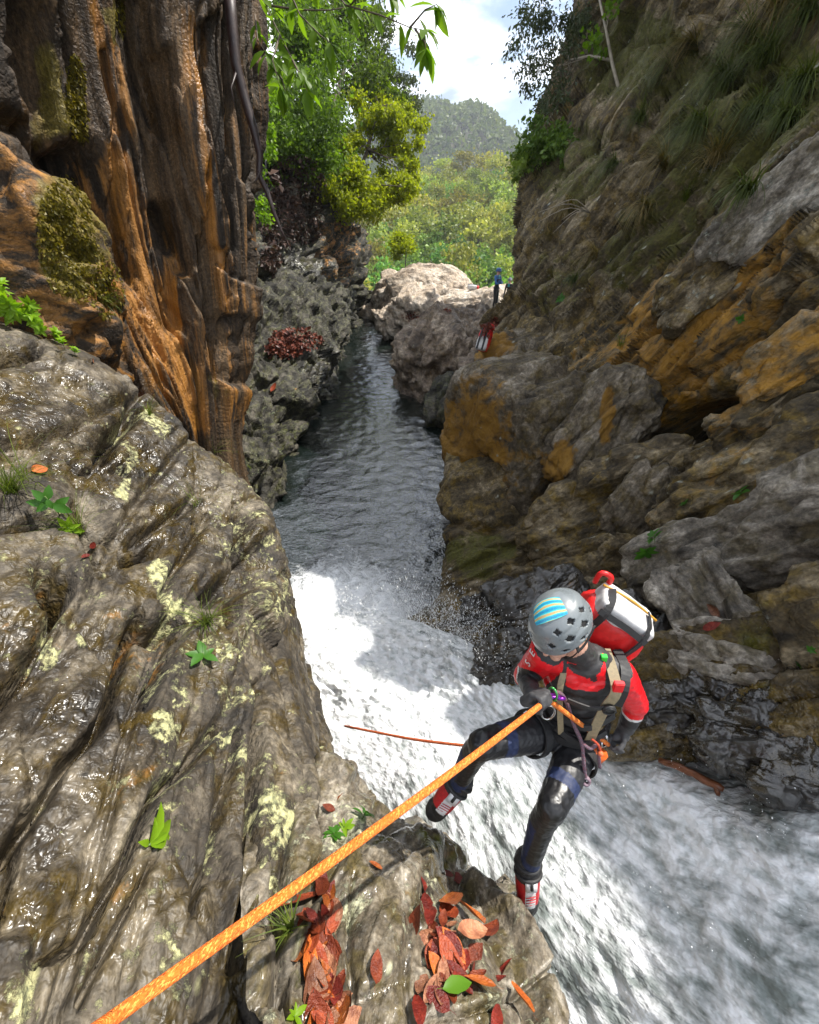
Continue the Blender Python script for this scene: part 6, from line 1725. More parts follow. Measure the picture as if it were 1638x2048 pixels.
# ropes
r_pts = [PV(-140, 2303, .30), PV(210, 2048, .60).lerp(PV(-140, 2303, .30), .5)] + [PV(210, 2048, .60).lerp(PV(1084, 1408, 1.47), t) - Vector((0, 0, .018 * math.sin(math.pi * t))) for t in np.linspace(0, 1, 60)]
rp = rope('climbing_rope', r_pts[0:1] + [r_pts[0].lerp(r_pts[2], .5)] + r_pts[2:], .0105, M_ROPE, 16, label='thick orange flecked climbing rope running from lower left to the gloves of the climber', cat='rope')
rope('brake_strand', [PV(1100, 1402, 1.55).lerp(PV(1216, 1489, 1.88), t) for t in np.linspace(0, 1, 16)], .0098, M_ROPE, 12, parent=None, label='orange rope strand between the descender and the lower glove', cat='rope').name = 'climbing_rope'
rope('tail_rope', spline([PV(1210, 1490, 1.93), PV(1150, 1494, 2.15), PV(1090, 1497, 2.25), PV(1000, 1497, 2.4), PV(920, 1490, 2.55), PV(830, 1479, 2.8), PV(760, 1466, 3.1), PV(705, 1455, 3.4), PV(690, 1452, 3.9)], 48), .0088, M_ROPE2, 10, label='slack red orange rope tail trailing across the white water', cat='rope')
def cord(nm, pts, r, mat): x = rope(nm, spline(pts, 30), r, mat, 8); x.parent = hb; return x
cord('lanyard', [PV(1108, 1385, 1.6), PV(1122, 1388, 1.62), PV(1135, 1410, 1.68), PV(1148, 1450, 1.72), PV(1163, 1485, 1.74), PV(1167, 1520, 1.76), PV(1171, 1556, 1.78)], .0085, M_CORD)
cord('lanyard', [PV(1163, 1485, 1.74), PV(1180, 1497, 1.74), PV(1196, 1490, 1.75), PV(1198, 1515, 1.78), PV(1200, 1535, 1.8)], .0075, M_CORD)
cord('red_cord', [PV(1183, 1478, 1.74), PV(1195, 1488, 1.73), PV(1200, 1500, 1.74), PV(1201, 1508, 1.74)], .005, M_CORDR)
kn = MB()
for a in range(3):
    ring(kn, PV(1172, 1562 + 0 * a, 1.78), Vector((1, .3 * a - .3, .2)), Vector((-.2, .4, 1 - .3 * a)), .014, .016, .0075)
x = kn.build('knot', M_CORD); x.parent = hb
kn = MB(); kn.ball(PV(1201, 1507, 1.74), .012); x = kn.build('knot', M_CORDR); x.parent = hb

# ------------------------------------------------------------------ the two waiting people
def waiting(foot, face, label, hel_m, arm_m, arms='crossed', h=1.76):
    foot = Vector(foot); f = Vector(face).normalized(); l = Vector((0, 0, 1)).cross(f); u = Vector((0, 0, 1))
    t = thing('person', label, 'person', tuple(foot))
    def at(x, y, z): return foot + l * x + f * y + u * z
    b = MB()
    hd = at(0, .02, h - .12)
    for s in (1, -1):
        hp, kn_, an = at(.09 * s, 0, .90), at(.10 * s + .01, .03, .49), at(.08 * s, -.01 + .06 * (s > 0), .09)
        cap(b, hp, kn_, .092, .062); cap(b, kn_, kn_.lerp(an, .35) - f * .015, .060, .060); cap(b, kn_.lerp(an, .35) - f * .015, an, .06, .042)
        cap(b, an - f * .03 - u * .045, an + f * .16 - u * .055, .042, .036)
        sh = at(.19 * s, 0, 1.43)
        if arms == 'crossed':
            el = at(.23 * s, .10, 1.17); wr = at(-.06 * s, .22, 1.20 + .03 * s); ha = at(-.15 * s, .19, 1.23 + .03 * s)
        else:
            el = at(.24 * s, .02, 1.15); wr = at(.21 * s, .12, .92); ha = at(.20 * s, .16, .85)
        cap(b, at(.06 * s, 0, 1.46), sh, .06, .058); cap(b, sh, el, .058, .045); cap(b, el, wr, .045, .034); cap(b, wr, ha, .034, .032)
        for q in range(4): cap(b, ha + u * (.014 * (q - 1.5)), ha + u * (.014 * (q - 1.5)) + (ha - wr).normalized() * .055 - f * .02, .010, .009, 0, 8)
        cap(b, ha, ha + u * .045 + f * .02, .012, .010, 0, 8)
    R_ = Matrix((l, f, u)).transposed()
    for z, w_, d_ in ((.92, .16, .115), (1.04, .145, .105), (1.18, .15, .11), (1.32, .17, .12), (1.42, .15, .10)):
        b.ball(at(0, 0, z), (w_, d_, .10), R_)
    cap(b, at(0, 0, 1.45), hd - u * .06, .06, .055)
    b.ball(hd, (.075, .092, .11), R_); b.ball(hd + f * .04 - u * .07, (.05, .05, .045), R_); cap(b, hd + f * .095 - u * .01, hd + f * .11 - u * .035, .010, .012)
    hdn, fo = np.array(hd), np.array(foot)
    def pk(c, n):
        out = np.zeros(len(c), int); z = c[:, 2] - fo[2]; q = c - fo
        y = q @ np.array(f); x = q @ np.array(l)
        out[z > .95] = 0
        arm = (z > 1.0) & ((np.abs(x) > .165) | (y > .13)) & (z < 1.52)
        out[arm] = 1; out[(z > 1.34) & (z < 1.5)] = 1
        out[(z > 1.36) & (np.abs(x) < .06) & (y > 0)] = 2
        out[(z < .80) & (z > .45) & (x > .10)] = 2
        out[z > 1.50] = 3
        out[(z > 1.02) & (np.abs(x) < .19) & (y > .17)] = 1
        return out
    o = link('body', fuse(b, .014, 2, [M_NEO, arm_m, M_TEAL, M_SKIN], pk), t); o.matrix_parent_inverse = Matrix.Translation(-foot)
    hm_, _ = helmet(hd + u * .03, f, l, u, (.132, .108, .118), hel_m, True, 48, 18)
    o = link('helmet', hm_, t); o.matrix_parent_inverse = Matrix.Translation(-foot)
    hb_ = MB()
    pts = [at(.165 * math.cos(a), .125 * math.sin(a), .98) for a in np.linspace(0, 2 * math.pi, 25)]
    ribbon(hb_, pts, .03, .006, lambda p: p - at(0, 0, .98))
    for s in (1, -1): ring(hb_, at(.17 * s, .06, .90), u, f, .06, .03, .008)
    o = hb_.build('harness', M_STRAPB, t); o.matrix_parent_inverse = Matrix.Translation(-foot)
    return t
waiting(P(988, 622, 19.6), (.72, -.62, 0), 'standing person in blue and black wetsuit and blue helmet with folded arms on far rocks', M_BLUEH, M_BLUEW)
p2 = P(1021, 556, 22.0)
waiting((p2[0], p2[1], p2[2] - 1.76), (-.7, -.65, 0), 'person with a grey helmet half hidden behind the edge of the right cliff', M_HELM, M_NEO, 'down')

# gear on the far rocks
def rest_pack(c, R, s, label, m1=None):
    m1 = m1 or M_PACKR
    c = Vector(c); t = thing('backpack', label, 'backpack', tuple(c))
    def add(o): o.parent = t; o.matrix_parent_inverse = Matrix.Translation(-c); return o
    a_, c_, b_ = R.transposed()[0], R.transposed()[1], R.transposed()[2]
    add(rounded('pack_body', c, (.20 * s, .15 * s, .34 * s), R, m1, 4, 20, .03 * s, 3))
    add(rounded('white_panel', c - c_ * .05 * s - b_ * .12 * s, (.185 * s, .13 * s, .22 * s), R, M_PACKW, 4, 20, .012 * s, 4))
    add(rounded('roll_top', c + b_ * .40 * s + a_ * .05 * s, (.15 * s, .10 * s, .09 * s), R, M_PACKR, 3, 16, .03 * s, 5))
    mb = MB()
    for q in (-.09, .09):
        ribbon(mb, spline([c + a_ * q * s - c_ * .19 * s - b_ * .33 * s, c + a_ * q * s - c_ * .20 * s, c + a_ * q * s - c_ * .17 * s + b_ * .30 * s], 8), .028 * s, .008 * s, -c_)
    add(mb.build('strap', M_STRAPB))
    return t
loc, nrm, ob = ray(968, 692)
if loc is None or (loc - Vector((0, 0, 6))).length > 30: loc = PV(968, 692, 15)
u_ = Vector((.28, .35, .9)).normalized(); a_ = Vector((.8, -.5, 0)); a_ = (a_ - u_ * a_.dot(u_)).normalized(); c_ = u_.cross(a_)
if c_.y < 0: c_ = -c_; a_ = -a_
sc_ = (loc.y / 19.0)
rest_pack(loc + Vector((-.05, -.25, .34 * sc_)), Matrix((a_, c_, u_)).transposed(), 1.35 * sc_, 'red and white backpack leaning on the brown rocks below the standing person')
loc, nrm, ob = ray(944, 578)
if loc is None or loc.y > 40: loc = PV(944, 578, 19)
rest_pack(loc + Vector((0, 0, .10)), Matrix((Vector((0, -1, 0)), Vector((0, 0, -1)), Vector((1, 0, .0)))).transposed(), .9, 'white dry bag lying on top of the big brown boulder', M_PACKW)
# ================================================================== SMALL THINGS ON THE ROCKS
DG = None
def surf(px, py):
    loc, nrm, ob = ray(px, py)
    if loc is None: return None, None
    if nrm.dot(Vector((0, 0, CAMZ)) - loc) < 0: nrm = -nrm
    return loc, nrm
def scr(loc, nrm, ang):
    """direction in the surface that runs at ang degrees in the survey picture (0 = right, 90 = up)"""
    cx_, cu = Vector((1, 0, 0)), Vector((0, SP, CP))
    d = cx_ * math.cos(math.radians(ang)) + cu * math.sin(math.radians(ang))
    v = (loc - Vector((0, 0, CAMZ))).normalized()
    t = d - v * (d.dot(nrm) / (v.dot(nrm) if abs(v.dot(nrm)) > .15 else .15 * (-1)))
    t = t - nrm * t.dot(nrm)
    return t.normalized()

def dead_leaf_mat(name, c1, c2):
    m, N, L = new_mat(name)
    o = N.new('ShaderNodeOutputMaterial'); b = N.new('ShaderNodeBsdfPrincipled'); b.inputs['Roughness'].default_value = .38; b.inputs['Specular IOR Level'].default_value = .4
    tc = N.new('ShaderNodeTexCoord').outputs['Object']
    oi = N.new('ShaderNodeObjectInfo')
    va = N.new('ShaderNodeVectorMath'); va.operation = 'ADD'; L.new(tc, va.inputs[0]); L.new(oi.outputs['Location'], va.inputs[1])
    r = ramp(N, [(0.35, c1), (0.62, c2)]); L.new(noise(N, L, va.outputs[0], 3.5, 6, .65), r.inputs['Fac'])
    h = N.new('ShaderNodeHueSaturation'); r2 = ramp(N, [(0, .6), (1, 1.35)]); L.new(oi.outputs['Random'], r2.inputs['Fac']); L.new(r2.outputs['Color'], h.inputs['Value']); L.new(r.outputs['Color'], h.inputs['Color'])
    sp = ramp(N, [(.66, 0.0), (.70, .75)]); L.new(noise(N, L, va.outputs[0], 9, 3, .6), sp.inputs['Fac'])
    L.new(mixc(N, L, sp.outputs['Color'], h.outputs['Color'], (.05, .02, .012)), b.inputs['Base Color'])
    bp = N.new('ShaderNodeBump'); bp.inputs['Strength'].default_value = .5; bp.inputs['Distance'].default_value = .02
    L.new(noise(N, L, va.outputs[0], 14, 3, .6), bp.inputs['Height']); L.new(bp.outputs['Normal'], b.inputs['Normal'])
    L.new(b.outputs['BSDF'], o.inputs['Surface'])
    return m
M_DL = [dead_leaf_mat('red_dead_leaf', (.15, .024, .010), (.27, .055, .020)), dead_leaf_mat('orange_dead_leaf', (.30, .062, .012), (.46, .13, .025)),
        dead_leaf_mat('brown_dead_leaf', (.16, .055, .030), (.36, .16, .085)), dead_leaf_mat('crimson_dead_leaf', (.10, .010, .007), (.20, .024, .014))]
M_GRLEAF = leaf_mat('fresh_green_leaf', (.07, .17, .012), (.09, .20, .015), .2, .5, rough=.35)
def dead_mesh(mat, seed):
    rg = random.Random(seed); V, F = [], []
    n = 9; w = rg.uniform(.20, .27); bend = rg.uniform(-.16, .20); curl = rg.uniform(.10, .30); tw = rg.uniform(-.5, .5)
    for k in range(n):
        t = k / (n - 1); h = max(.012, math.sin(math.pi * t ** .85) ** .8) * w * rg.uniform(.93, 1.07)
        z = bend * (t - .5) ** 2 * 2 + .05; a = tw * (t - .5)
        for s in (-1, -.5, 0, .5, 1):
            x, y, zz = t, s * h, z + curl * h * (s * s) * 1.3 + rg.uniform(-.006, .006)
            V.append((x - .5, y * math.cos(a) - zz * math.sin(a) * .4, zz + y * math.sin(a)))
    for k in range(n - 1):
        for j in range(4): a = k * 5 + j; F.append((a, a + 5, a + 6, a + 1))
    b = len(V); V += [(-.5, -.006, .05), (-.5, .006, .05), (-.72, .004, .07), (-.72, -.004, .07)]; F.append((b, b + 1, b + 2, b + 3))
    me = bpy.data.meshes.new('leaf'); me.from_pydata(V, [], F); me.materials.append(mat)
    me.polygons.foreach_set('use_smooth', [True] * len(F)); me.update()
    return me
DEAD = {k: [dead_mesh(M_DL[k], 10 * k + j) for j in range(4)] for k in range(4)}
GREENL = dead_mesh(M_GRLEAF, 99)
def put_leaf(px, py, ang, L_px, kind, label, group=None, lift=.006, rg=random.Random(5), tilt=.25, me=None):
    loc, n = surf(px, py)
    if loc is None: return
    d = project(np.array(loc))[2]
    L_ = L_px / FPX * float(d) * (1.0 if group else .95)
    x = scr(loc, n, ang); nn = (n + Vector((rg.uniform(-1, 1), rg.uniform(-1, 1), rg.uniform(-1, 1))) * tilt).normalized()
    x = (x - nn * x.dot(nn)).normalized(); y = nn.cross(x)
    o = link('fallen_leaf', me or rg.choice(DEAD[kind]), None, label, 'leaf', group, None, loc + nn * lift)
    o.rotation_euler = Matrix((x, y, nn)).transposed().to_euler(); o.scale = (L_, L_ * rg.uniform(.85, 1.2), L_)
    return o
G1 = 'wet leaves piled on the left of the boulder'; L1 = 'wet red brown leaf in the long pile left on the lichened boulder'
G2 = 'wet leaves clumped in the middle of the boulder'; L2 = 'wet red leaf in the middle clump on the lichened boulder'
pile1 = [(640, 1765, 80, 70, 3), (632, 1790, 95, 70, 3), (655, 1800, 70, 80, 3), (640, 1845, 95, 100, 3), (665, 1850, 60, 70, 0), (618, 1870, 100, 110, 0), (650, 1885, 110, 90, 0), (668, 1900, 120, 80, 0), (612, 1930, 85, 110, 1), (635, 1940, 95, 110, 0), (660, 1955, 80, 90, 2), (625, 1980, 95, 110, 2), (650, 1990, 110, 80, 0), (675, 1995, 30, 70, 2),
         (655, 2015, 150, 70, 2), (630, 2030, 95, 110, 0), (690, 2010, 60, 80, 2), (665, 2040, 120, 70, 2), (700, 2035, 40, 70, 2), (645, 2052, 90, 80, 0), (610, 1900, 80, 80, 3), (640, 1915, 70, 90, 0), (648, 1960, 130, 80, 3), (680, 1975, 70, 70, 0)]
pile2 = [(845, 1780, 100, 60, 3), (852, 1810, 95, 70, 3), (862, 1835, 85, 80, 3), (868, 1865, 100, 70, 0), (880, 1895, 110, 90, 0), (905, 1890, 120, 80, 1), (898, 1925, 115, 110, 0), (868, 1930, 95, 90, 3), (925, 1925, 70, 80, 3), (945, 1915, 50, 70, 0), (885, 1960, 90, 90, 2), (862, 1980, 60, 80, 2), (915, 1960, 130, 80, 3), (940, 1945, 80, 70, 3), (845, 1975, 70, 60, 2), (870, 1905, 80, 90, 3), (910, 1905, 100, 70, 0), (955, 1960, 30, 60, 0), (875, 1945, 120, 80, 1), (895, 1985, 100, 70, 0)]
rl = random.Random(21)
pile1 += [(rl.gauss(640 + (y_ - 1900) * .06, 20), y_, rl.uniform(60, 150), rl.uniform(55, 90), rl.choice((0, 0, 3, 2, 1))) for y_ in np.linspace(1780, 2060, 26)]
pile2 += [(rl.gauss(880 + (y_ - 1900) * .05, 26), y_, rl.uniform(30, 150), rl.uniform(50, 85), rl.choice((0, 3, 3, 2))) for y_ in np.linspace(1830, 2000, 14)]
CN = ('wet red', 'wet orange', 'wet brown', 'dark crimson')
for x_, y_, a, l_, k in pile1: put_leaf(x_, y_, a, l_ * .84, k, '%s leaf %s of the long leaf pile left on the boulder' % (CN[k], 'at the top' if y_ < 1850 else ('in the middle' if y_ < 1950 else 'at the bottom')), G1, .002 + .005 * random.random(), tilt=.14)
for x_, y_, a, l_, k in pile2: put_leaf(x_, y_, a, l_ * .84, k, '%s leaf %s of the right hand leaf clump on the boulder' % (CN[k], 'at the top' if y_ < 1870 else ('in the middle' if y_ < 1940 else 'at the bottom')), G2, .002 + .006 * random.random(), tilt=.18)
put_leaf(600, 1822, 25, 105, 0, 'broad red brown leaf lying across the top of the long leaf pile', lift=.02, tilt=.1)
put_leaf(836, 1852, 65, 70, 0, 'single rounded red leaf just left of the middle clump', lift=.012, tilt=.1)
put_leaf(908, 1828, 115, 95, 1, 'pointed orange leaf standing at the top of the middle clump', lift=.03, tilt=.3)
put_leaf(935, 1842, 125, 90, 1, 'second orange leaf overlapping the pointed orange leaf', lift=.022, tilt=.3)
put_leaf(930, 1878, 5, 95, 2, 'large tan brown leaf spread over the middle clump', lift=.035, tilt=.12)
put_leaf(978, 1886, 40, 90, 0, 'broad red leaf with brown spots at the right of the middle clump', lift=.028, tilt=.15)
put_leaf(957, 1985, 160, 70, 1, 'bright orange leaf below the middle clump beside the green leaf', lift=.02, tilt=.15)
put_leaf(908, 1987, 10, 75, 0, 'fresh green leaf lying among the red leaves', lift=.03, tilt=.2, me=GREENL)
put_leaf(750, 1940, 85, 60, 0, 'lone dark red leaf on the bare middle of the boulder', lift=.006, tilt=.1)
put_leaf(750, 1737, 150, 34, 1, 'small red leaf near the crest of the boulder under the rope', lift=.008)
put_leaf(893, 1752, 170, 36, 3, 'left one of two dark red leaves on the crest of the boulder', lift=.006)
put_leaf(915, 1757, 140, 32, 3, 'right one of two dark red leaves on the crest of the boulder', lift=.006)
put_leaf(1012, 1945, 60, 60, 3, 'thin red leaf above the corner of the boulder', lift=.006)
put_leaf(998, 1968, 30, 50, 3, 'torn red leaf by the lower right corner of the boulder', lift=.006)
put_leaf(1034, 2022, 115, 85, 1, 'orange pointed leaf at the bottom edge right of the green leaf', lift=.03)
put_leaf(836, 2025, 92, 85, 3, 'narrow red leaf at the bottom edge below the middle clump', lift=.006)
put_leaf(990, 2040, 85, 80, 3, 'narrow dark red leaf at the bottom edge left of the orange one', lift=.006)
put_leaf(678, 1604, 50, 34, 1, 'red leaf on the rock step beside the seedlings', lift=.01)
put_leaf(655, 1620, 160, 30, 0, 'small red leaf on the lip of the rock step', lift=.01)
put_leaf(1433, 1222, 140, 40, 2, 'tan leaf stuck on the square pale rock', lift=.012)
put_leaf(1425, 1252, 20, 40, 3, 'wet red leaf below the tan leaf on the square pale rock', lift=.008)
put_leaf(76, 942, 10, 40, 1, 'red leaf beside the grass tuft at the left edge', lift=.012)
put_leaf(180, 720, 20, 26, 2, 'tan leaf on the mossy crest of the left slab', lift=.012)
put_leaf(285, 790, 170, 44, 2, 'pale tan leaf lying on the crest notch of the left slab', lift=.014)
put_leaf(170, 1115, 20, 24, 3, 'dark red leaf in the hollow of the left slab', lift=.01)
put_leaf(190, 1092, 150, 26, 3, 'red leaf above the hollow under the dry grass', lift=.01)
put_leaf(548, 775, 60, 22, 0, 'pink brown leaf on the side of the grey green outcrop', lift=.01)

# ---- litter on the outcrop and the bank above it (nobody could count it)
def litter(name, regs, n, size, mat, label, cat, seed, flat=.8, lift=.02, ymin=0, kind='stuff', ratio=.35, nbias=None):
    rg = np.random.default_rng(seed); C_, D_, S_ = [], [], []
    w = np.array([r[2] * r[3] for r in regs], float); w /= w.sum()
    tries = 0
    while len(C_) < n and tries < n * 3:
        tries += 1
        cx_, cy_, rx, ry = regs[rg.choice(len(regs), p=w)][:4]
        a = rg.random() * 6.283; q = rg.random() ** .5
        loc, nrm = surf(cx_ + rx * q * math.cos(a), cy_ + ry * q * math.sin(a))
        if loc is None: continue
        if loc.length > 60 or loc.y < ymin: continue
        t = Vector(rg.normal(size=3)); t = t - nrm * t.dot(nrm) * flat
        if nbias is not None: t = t * .6 + Vector(nbias)
        C_.append(loc + nrm * lift * rg.random()); D_.append(t.normalized()); S_.append(size)
    v, f = leaf_quads(np.array(C_), np.array(S_), np.array(D_), ratio, 0, seed, .3)
    return link(name, mesh_np(name, v, f, mat, smooth=False), None, label, cat, None, kind)
litter('leaf_litter', [(590, 680, 55, 22), (570, 700, 40, 16)], 900, .16, M_REDLITTER, 'heap of red fallen leaves on top of the grey green outcrop', 'leaf litter', 41, lift=.05, ymin=9)
litter('leaf_litter', [(590, 370, 60, 60), (560, 440, 45, 60), (610, 440, 40, 50), (540, 520, 20, 30)], 2600, .20, M_LITTER, 'dead brown leaves covering the shaded bank below the left trees', 'leaf litter', 42, lift=.12, ymin=11)
litter('leaf_litter', [(822, 632, 18, 8), (895, 622, 8, 4), (990, 645, 10, 8), (975, 660, 10, 10)], 160, .15, M_REDLITTER, 'scattered red leaves on the far brown rocks', 'leaf litter', 43, lift=.04)
litter('moss_tufts', [(130, 470, 55, 120), (110, 430, 35, 60), (170, 540, 40, 70), (215, 580, 30, 60)], 2600, .036, M_MOSS, 'shaggy yellow moss hanging on the ochre boulder', 'moss', 44, lift=.02, nbias=(0, 0, -.8))
litter('moss_tufts', [(150, 190, 20, 85), (240, 30, 10, 40), (165, 250, 12, 40)], 900, .04, M_MOSS, 'yellow moss strips high on the fluted cliff', 'moss', 45, lift=.02, nbias=(0, 0, -.8))

# ---- grass tussocks and tufts
def tuft(label, px, py, n, length, mat, seed, droop=1.0, width=.004, dirn=None, spread=.5, group=None, cat='grass', name='grass_tuft', loc=None, nrm=None):
    if loc is None: loc, nrm = surf(px, py)
    if loc is None: return
    rg = random.Random(seed); V, F = [], []
    for k in range(n):
        b = Vector((rg.gauss(0, .05), rg.gauss(0, .05), rg.gauss(0, .03))) * length * 1.2
        b = b - nrm * b.dot(nrm)
        d = (nrm * .5 + Vector((0, 0, .8)) + Vector((rg.gauss(0, spread), rg.gauss(0, spread), rg.gauss(0, spread * .6))) + (Vector(dirn) if dirn else Vector())).normalized()
        L_ = length * rg.uniform(.5, 1.15); w = width * rg.uniform(.6, 1.3); g_ = droop * rg.uniform(.5, 1.4)
        s = d.cross(Vector((0, 0, 1)));
        if s.length < .05: s = Vector((1, 0, 0))
        s.normalize(); i0 = len(V)
        q = b.copy(); dd = d.copy()
        for j in range(6):
            ww = w * (1 - j / 5.4)
            V += [q - s * ww, q + s * ww]
            q = q + dd * (L_ / 5); dd = (dd + Vector((0, 0, -.30)) * g_).normalized()
        for j in range(5): F.append((i0 + 2 * j, i0 + 2 * j + 1, i0 + 2 * j + 3, i0 + 2 * j + 2))
    me = mesh_np(name, [tuple(v) for v in V], F, mat, smooth=False)
    return link(name, me, None, label, cat, group, None, loc)
GT = 'long drooping tussocks on the right cliff'
for k, (x_, y_, n, L_, mm, lab) in enumerate([
        (1390, 95, 170, 1.25, M_DRYGR, 'biggest straw coloured tussock hanging high on the right cliff'), (1500, 70, 170, 1.1, M_DARKGR, 'dark grass tussock near the top right of the right cliff'),
        (1560, 30, 150, 1.2, M_DRYGR, 'straw grass tussock at the top right corner'), (1610, 40, 120, 1.0, M_DARKGR, 'dark tussock in the top right corner'), (1450, 170, 190, 1.1, M_DARKGR, 'dark green grass hanging below the big straw tussock'),
        (1400, 260, 170, 1.1, M_DARKGR, 'dark grass mat in the middle of the upper right cliff'), (1330, 330, 150, 1.2, M_DRYGR, 'brownish tussock hanging over the mid right cliff'), (1520, 230, 190, .95, M_DARKGR, 'dense green grass above the pale lichen patch'),
        (1600, 180, 190, .9, M_DARKGR, 'long green grass sweeping down at the right edge'), (1570, 250, 170, .8, M_DARKGR, 'low green grass just above the crusted ledge at right'), (1290, 420, 120, .9, M_DRYGR, 'dull grass clump over the diagonal ledge'),
        (1430, 330, 140, .9, M_DRYGR, 'mixed dry grass left of the crusted ledge'), (1190, 515, 90, .8, M_DRYGR, 'curling dry grass low on the nose of the right cliff'), (1150, 560, 80, .6, M_DARKGR, 'small green tussock at the foot of the curling dry grass'),
        (1340, 140, 120, .9, M_DARKGR, 'shaded grass under the dark overhang'), (1230, 330, 110, .8, M_DARKGR, 'dark tussock beside the forked branch'), (1140, 420, 100, .9, M_DRYGR, 'brown hanging grass on the nose of the right cliff'), (1100, 480, 80, .8, M_DRYGR, 'thin brown grass at the left edge of the right cliff'),
        (1490, 390, 120, .7, M_DARKGR, 'short green grass on the lichened shelf'), (1280, 240, 120, .9, M_DARKGR, 'shaded tuft right of the pale branch'), (1530, 130, 160, 1.0, M_DARKGR, 'deep green hanging grass below the top right tussocks')]):
    tuft(lab, x_, y_, n, L_, mm, 300 + k, 1.5, .010, (-.6, -.3, -.1), .42, GT, 'grass', 'tussock')
for k, (x_, y_, n, L_, mm, lab) in enumerate([
        (22, 985, 110, .30, M_GRASS, 'yellow green grass tuft at the left edge on the slab'), (160, 1065, 90, .34, M_GRASS, 'sprawling dry grass tuft over the hollow in the slab'), (45, 955, 20, .55, M_GRASS, 'tall thin grass stems beside the left edge tuft'),
        (415, 1245, 60, .30, M_GRASS, 'fine grass tuft in the crack above the small green seedling'), (395, 1010, 14, .40, M_GRASS, 'sparse grass stems on the slab near the pool'), (430, 905, 22, .45, M_GRASS, 'thin grass at the point of the slab crest'),
        (300, 830, 40, .22, M_GRASS, 'short grass in the notch on the slab crest'), (580, 1860, 26, .16, M_GRASS, 'wispy grass beside the long leaf pile'), (205, 600, 40, .3, M_GRASS, 'bright grass tuft under the mossy boulder'), (500, 935, 26, .4, M_GRASS, 'thin yellow grass between slab and outcrop'),
        (1240, 690, 30, .45, M_GRASS, 'small bright grass tuft on the ochre slope of the right bank'), (1370, 400, 60, .5, M_GRASS, 'light green grass on the pale shelf of the right cliff')]):
    tuft(lab, x_, y_, n, L_, mm, 340 + k, .9, .0028 if x_ < 700 else .006, None, .55, 'grass tufts on the rocks')

# ---- leafy seedlings: each leaf is a part
LEAF_SEED = big_leaf_mesh('leaf', leaf_mat('seedling_leaves', (.15, .30, .012), (.26, .42, .020), .5, .3), 1.0, .20, .10, .25)
LEAF_DARKS = big_leaf_mesh('leaf', leaf_mat('dark_seedling_leaves', (.03, .12, .01), (.07, .20, .02), .4, .4), 1.0, .24, .08, .2)
def seedling(label, px, py, n, lpx, mesh, seed, stem=.0, up_=.5, group='seedlings rooted in rock cracks', fan=None):
    loc, nrm = surf(px, py)
    if loc is None: return
    d = float(project(np.array(loc))[2]); L_ = lpx / FPX * d; rg = random.Random(seed)
    t = thing('seedling', label, 'plant', tuple(loc), group)
    top = (nrm * .5 + Vector((0, 0, .6))).normalized() * (stem * L_)
    mb = MB(); mb.tube([Vector(), top * .5 + Vector((.01, 0, 0)) * L_, top + Vector((0, 0, .02)) * L_], .035 * L_, 6)
    link('stem', mb.mesh('stem', M_STEM), t)
    for k in range(n):
        a = 2 * math.pi * k / n + rg.uniform(-.3, .3)
        if fan: dr = scr(loc, nrm, fan[k][0]) + nrm * fan[k][2]; s = L_ * fan[k][1]
        else:
            e1 = nrm.orthogonal().normalized(); e2 = nrm.cross(e1); dr = e1 * math.cos(a) + e2 * math.sin(a) + nrm * up_ * rg.uniform(.5, 1.5); s = L_ * rg.uniform(.65, 1.15)
        dr.normalize(); z = (nrm - dr * nrm.dot(dr)).normalized(); y = z.cross(dr)
        o = link('leaf', mesh, t); o.location = top * (1 if stem == 0 else rg.uniform(.35, 1)); o.rotation_euler = Matrix((dr, y, z)).transposed().to_euler(); o.scale = (s, s * 1.1, s)
seedling('bright lime green rosette with long leaves in the long crack of the slab', 298, 1690, 6, 74, LEAF_SEED, 1, .05, .4, fan=[(75, .95, .25), (48, .95, .20), (20, .85, .2), (5, .5, .2), (165, .42, .2), (88, .6, .5)])
seedling('small dark green seedling with pointed leaves in a crack of the slab', 408, 1318, 5, 36, LEAF_DARKS, 2, .5, .3)
seedling('green seedling with heart shaped leaves growing from the hollow of the slab', 120, 1030, 7, 32, LEAF_DARKS, 3, 2.4, .2)
seedling('yellow green weed under the heart leaved seedling', 140, 1062, 7, 28, LEAF_SEED, 4, .6, .4)
seedling('trailing green weed on the rock step left of the right boot', 725, 1638, 7, 30, LEAF_DARKS, 5, .6, .3)
seedling('low green weed on the rock step below the rope', 668, 1672, 8, 24, LEAF_DARKS, 6, .4, .3)
seedling('small bright weed at the foot of the rock step', 690, 1655, 6, 22, LEAF_SEED, 7, .4, .4)
seedling('green weeds under the pale slab on the right bank', 1285, 1102, 9, 26, LEAF_DARKS, 8, .8, .5)
seedling('second green weed under the pale slab on the right bank', 1310, 1085, 8, 22, LEAF_DARKS, 9, .8, .5)
seedling('two leaved seedling on the mottled ledge of the right bank', 1482, 990, 5, 26, LEAF_DARKS, 10, .4, .4)
seedling('tiny green sprout at the bottom edge beside the leaf pile', 588, 2035, 6, 26, LEAF_SEED, 11, .3, .5)
for k, (x_, y_, lp) in enumerate([(10, 612, 40), (40, 635, 40), (75, 655, 34), (20, 640, 36), (110, 685, 26), (150, 712, 18), (5, 600, 36), (55, 628, 34), (90, 668, 30), (30, 618, 36), (130, 700, 22)]):
    seedling('lime green ferny weed along the top left crest of the slab', x_, y_, 26, lp * .55, LEAF_SEED, 20 + k, 1.6, .6, 'ferny weeds along the slab crest')
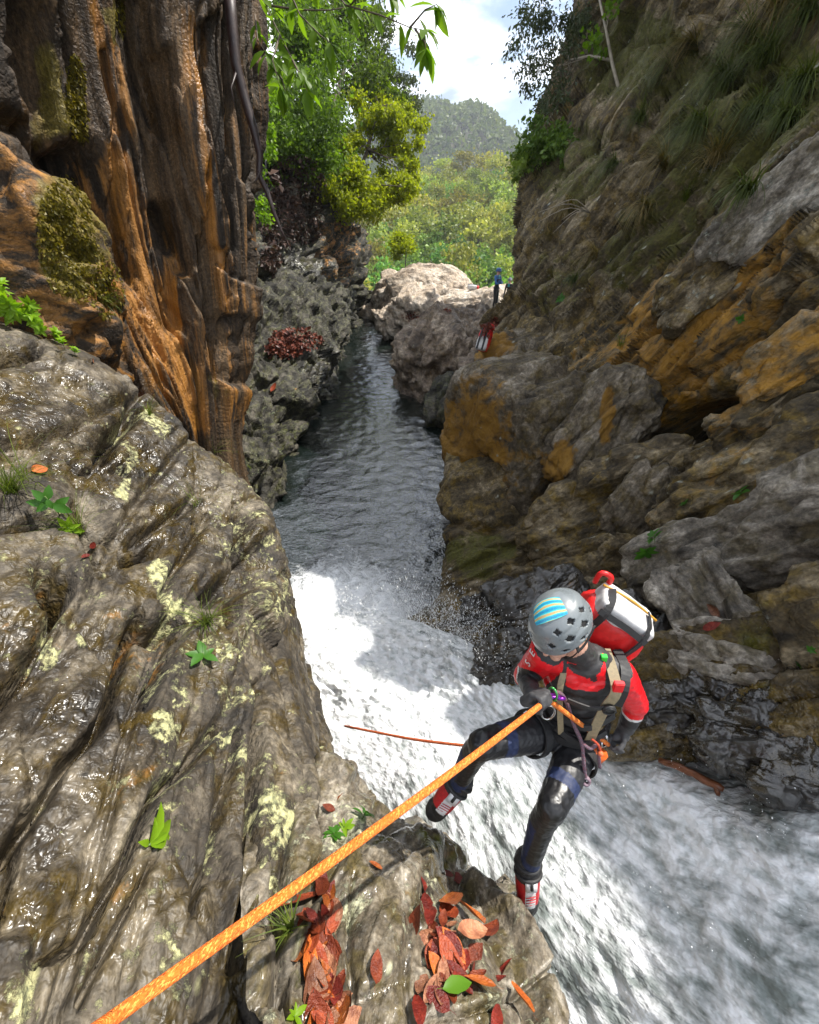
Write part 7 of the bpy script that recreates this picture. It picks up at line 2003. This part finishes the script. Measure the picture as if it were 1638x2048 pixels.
for k, (x_, y_) in enumerate([(1620, 1300), (1600, 1330), (1370, 1010), (1480, 640), (1120, 600)]):
    seedling('small dark weed tucked into the shaded right bank', x_, y_, 8, 11, LEAF_DARKS, 40 + k, .4, .5, 'dark weeds on the shaded right bank')

# ---- twigs on the right cliff and the stick in the stream
mb = MB(); rg = random.Random(3)
base = surf(1180, 425)[0]
if base:
    for k in range(5):
        e = PV(1075 + rg.uniform(-20, 60), 425 + rg.uniform(-15, 50), float(project(np.array(base))[2]) - rg.uniform(.1, .5))
        m1 = base.lerp(e, .5) + Vector((0, -.1, .12 + rg.uniform(0, .1)))
        mb.tube(spline([base, m1, e], 8), [.012, .012, .011, .010, .009, .007, .005, .003], 5)
    mb.build('dry_twigs', M_BARKP, label='bare grey twigs arching off the nose of the right cliff', cat='twigs')
a_, b_ = PV(1318, 1524, 3.30), PV(1446, 1578, 2.95)
mb = MB(); rg = random.Random(8)
mb.tube([a_.lerp(b_, t) + Vector((0, 0, .025 + .02 * math.sin(t * 5))) + Vector((rg.uniform(-1, 1), rg.uniform(-1, 1), rg.uniform(-1, 1))) * .006 for t in np.linspace(0, 1, 12)], [.018, .024, .026, .027, .028, .028, .027, .028, .030, .028, .026, .02], 8)
mb.tube([a_.lerp(b_, .9), a_.lerp(b_, 1.0) + Vector((.0, -.02, -.10))], [.022, .016], 6)
mb.build('stick', plain('wet_red_brown_wood', (.16, .055, .022), .35, vary=.5, vscale=14, bump=.9, bscale=60), label='wet red brown stick stranded at the edge of the white water', cat='stick')

# ---- the air of the valley
m, N, L = new_mat('haze')
o_ = N.new('ShaderNodeOutputMaterial'); pv = N.new('ShaderNodeVolumePrincipled')
pv.inputs['Color'].default_value = (0.86, 0.92, 1.0, 1); pv.inputs['Density'].default_value = HAZE
pv.inputs['Anisotropy'].default_value = 0.2
L.new(pv.outputs['Volume'], o_.inputs['Volume'])
mb = MB(); mb.box((100, 620, 115), (1200, 760, 150))
mb.build('haze', m, kind='stuff', smooth=False, label='pale haze filling the valley air', cat='haze')
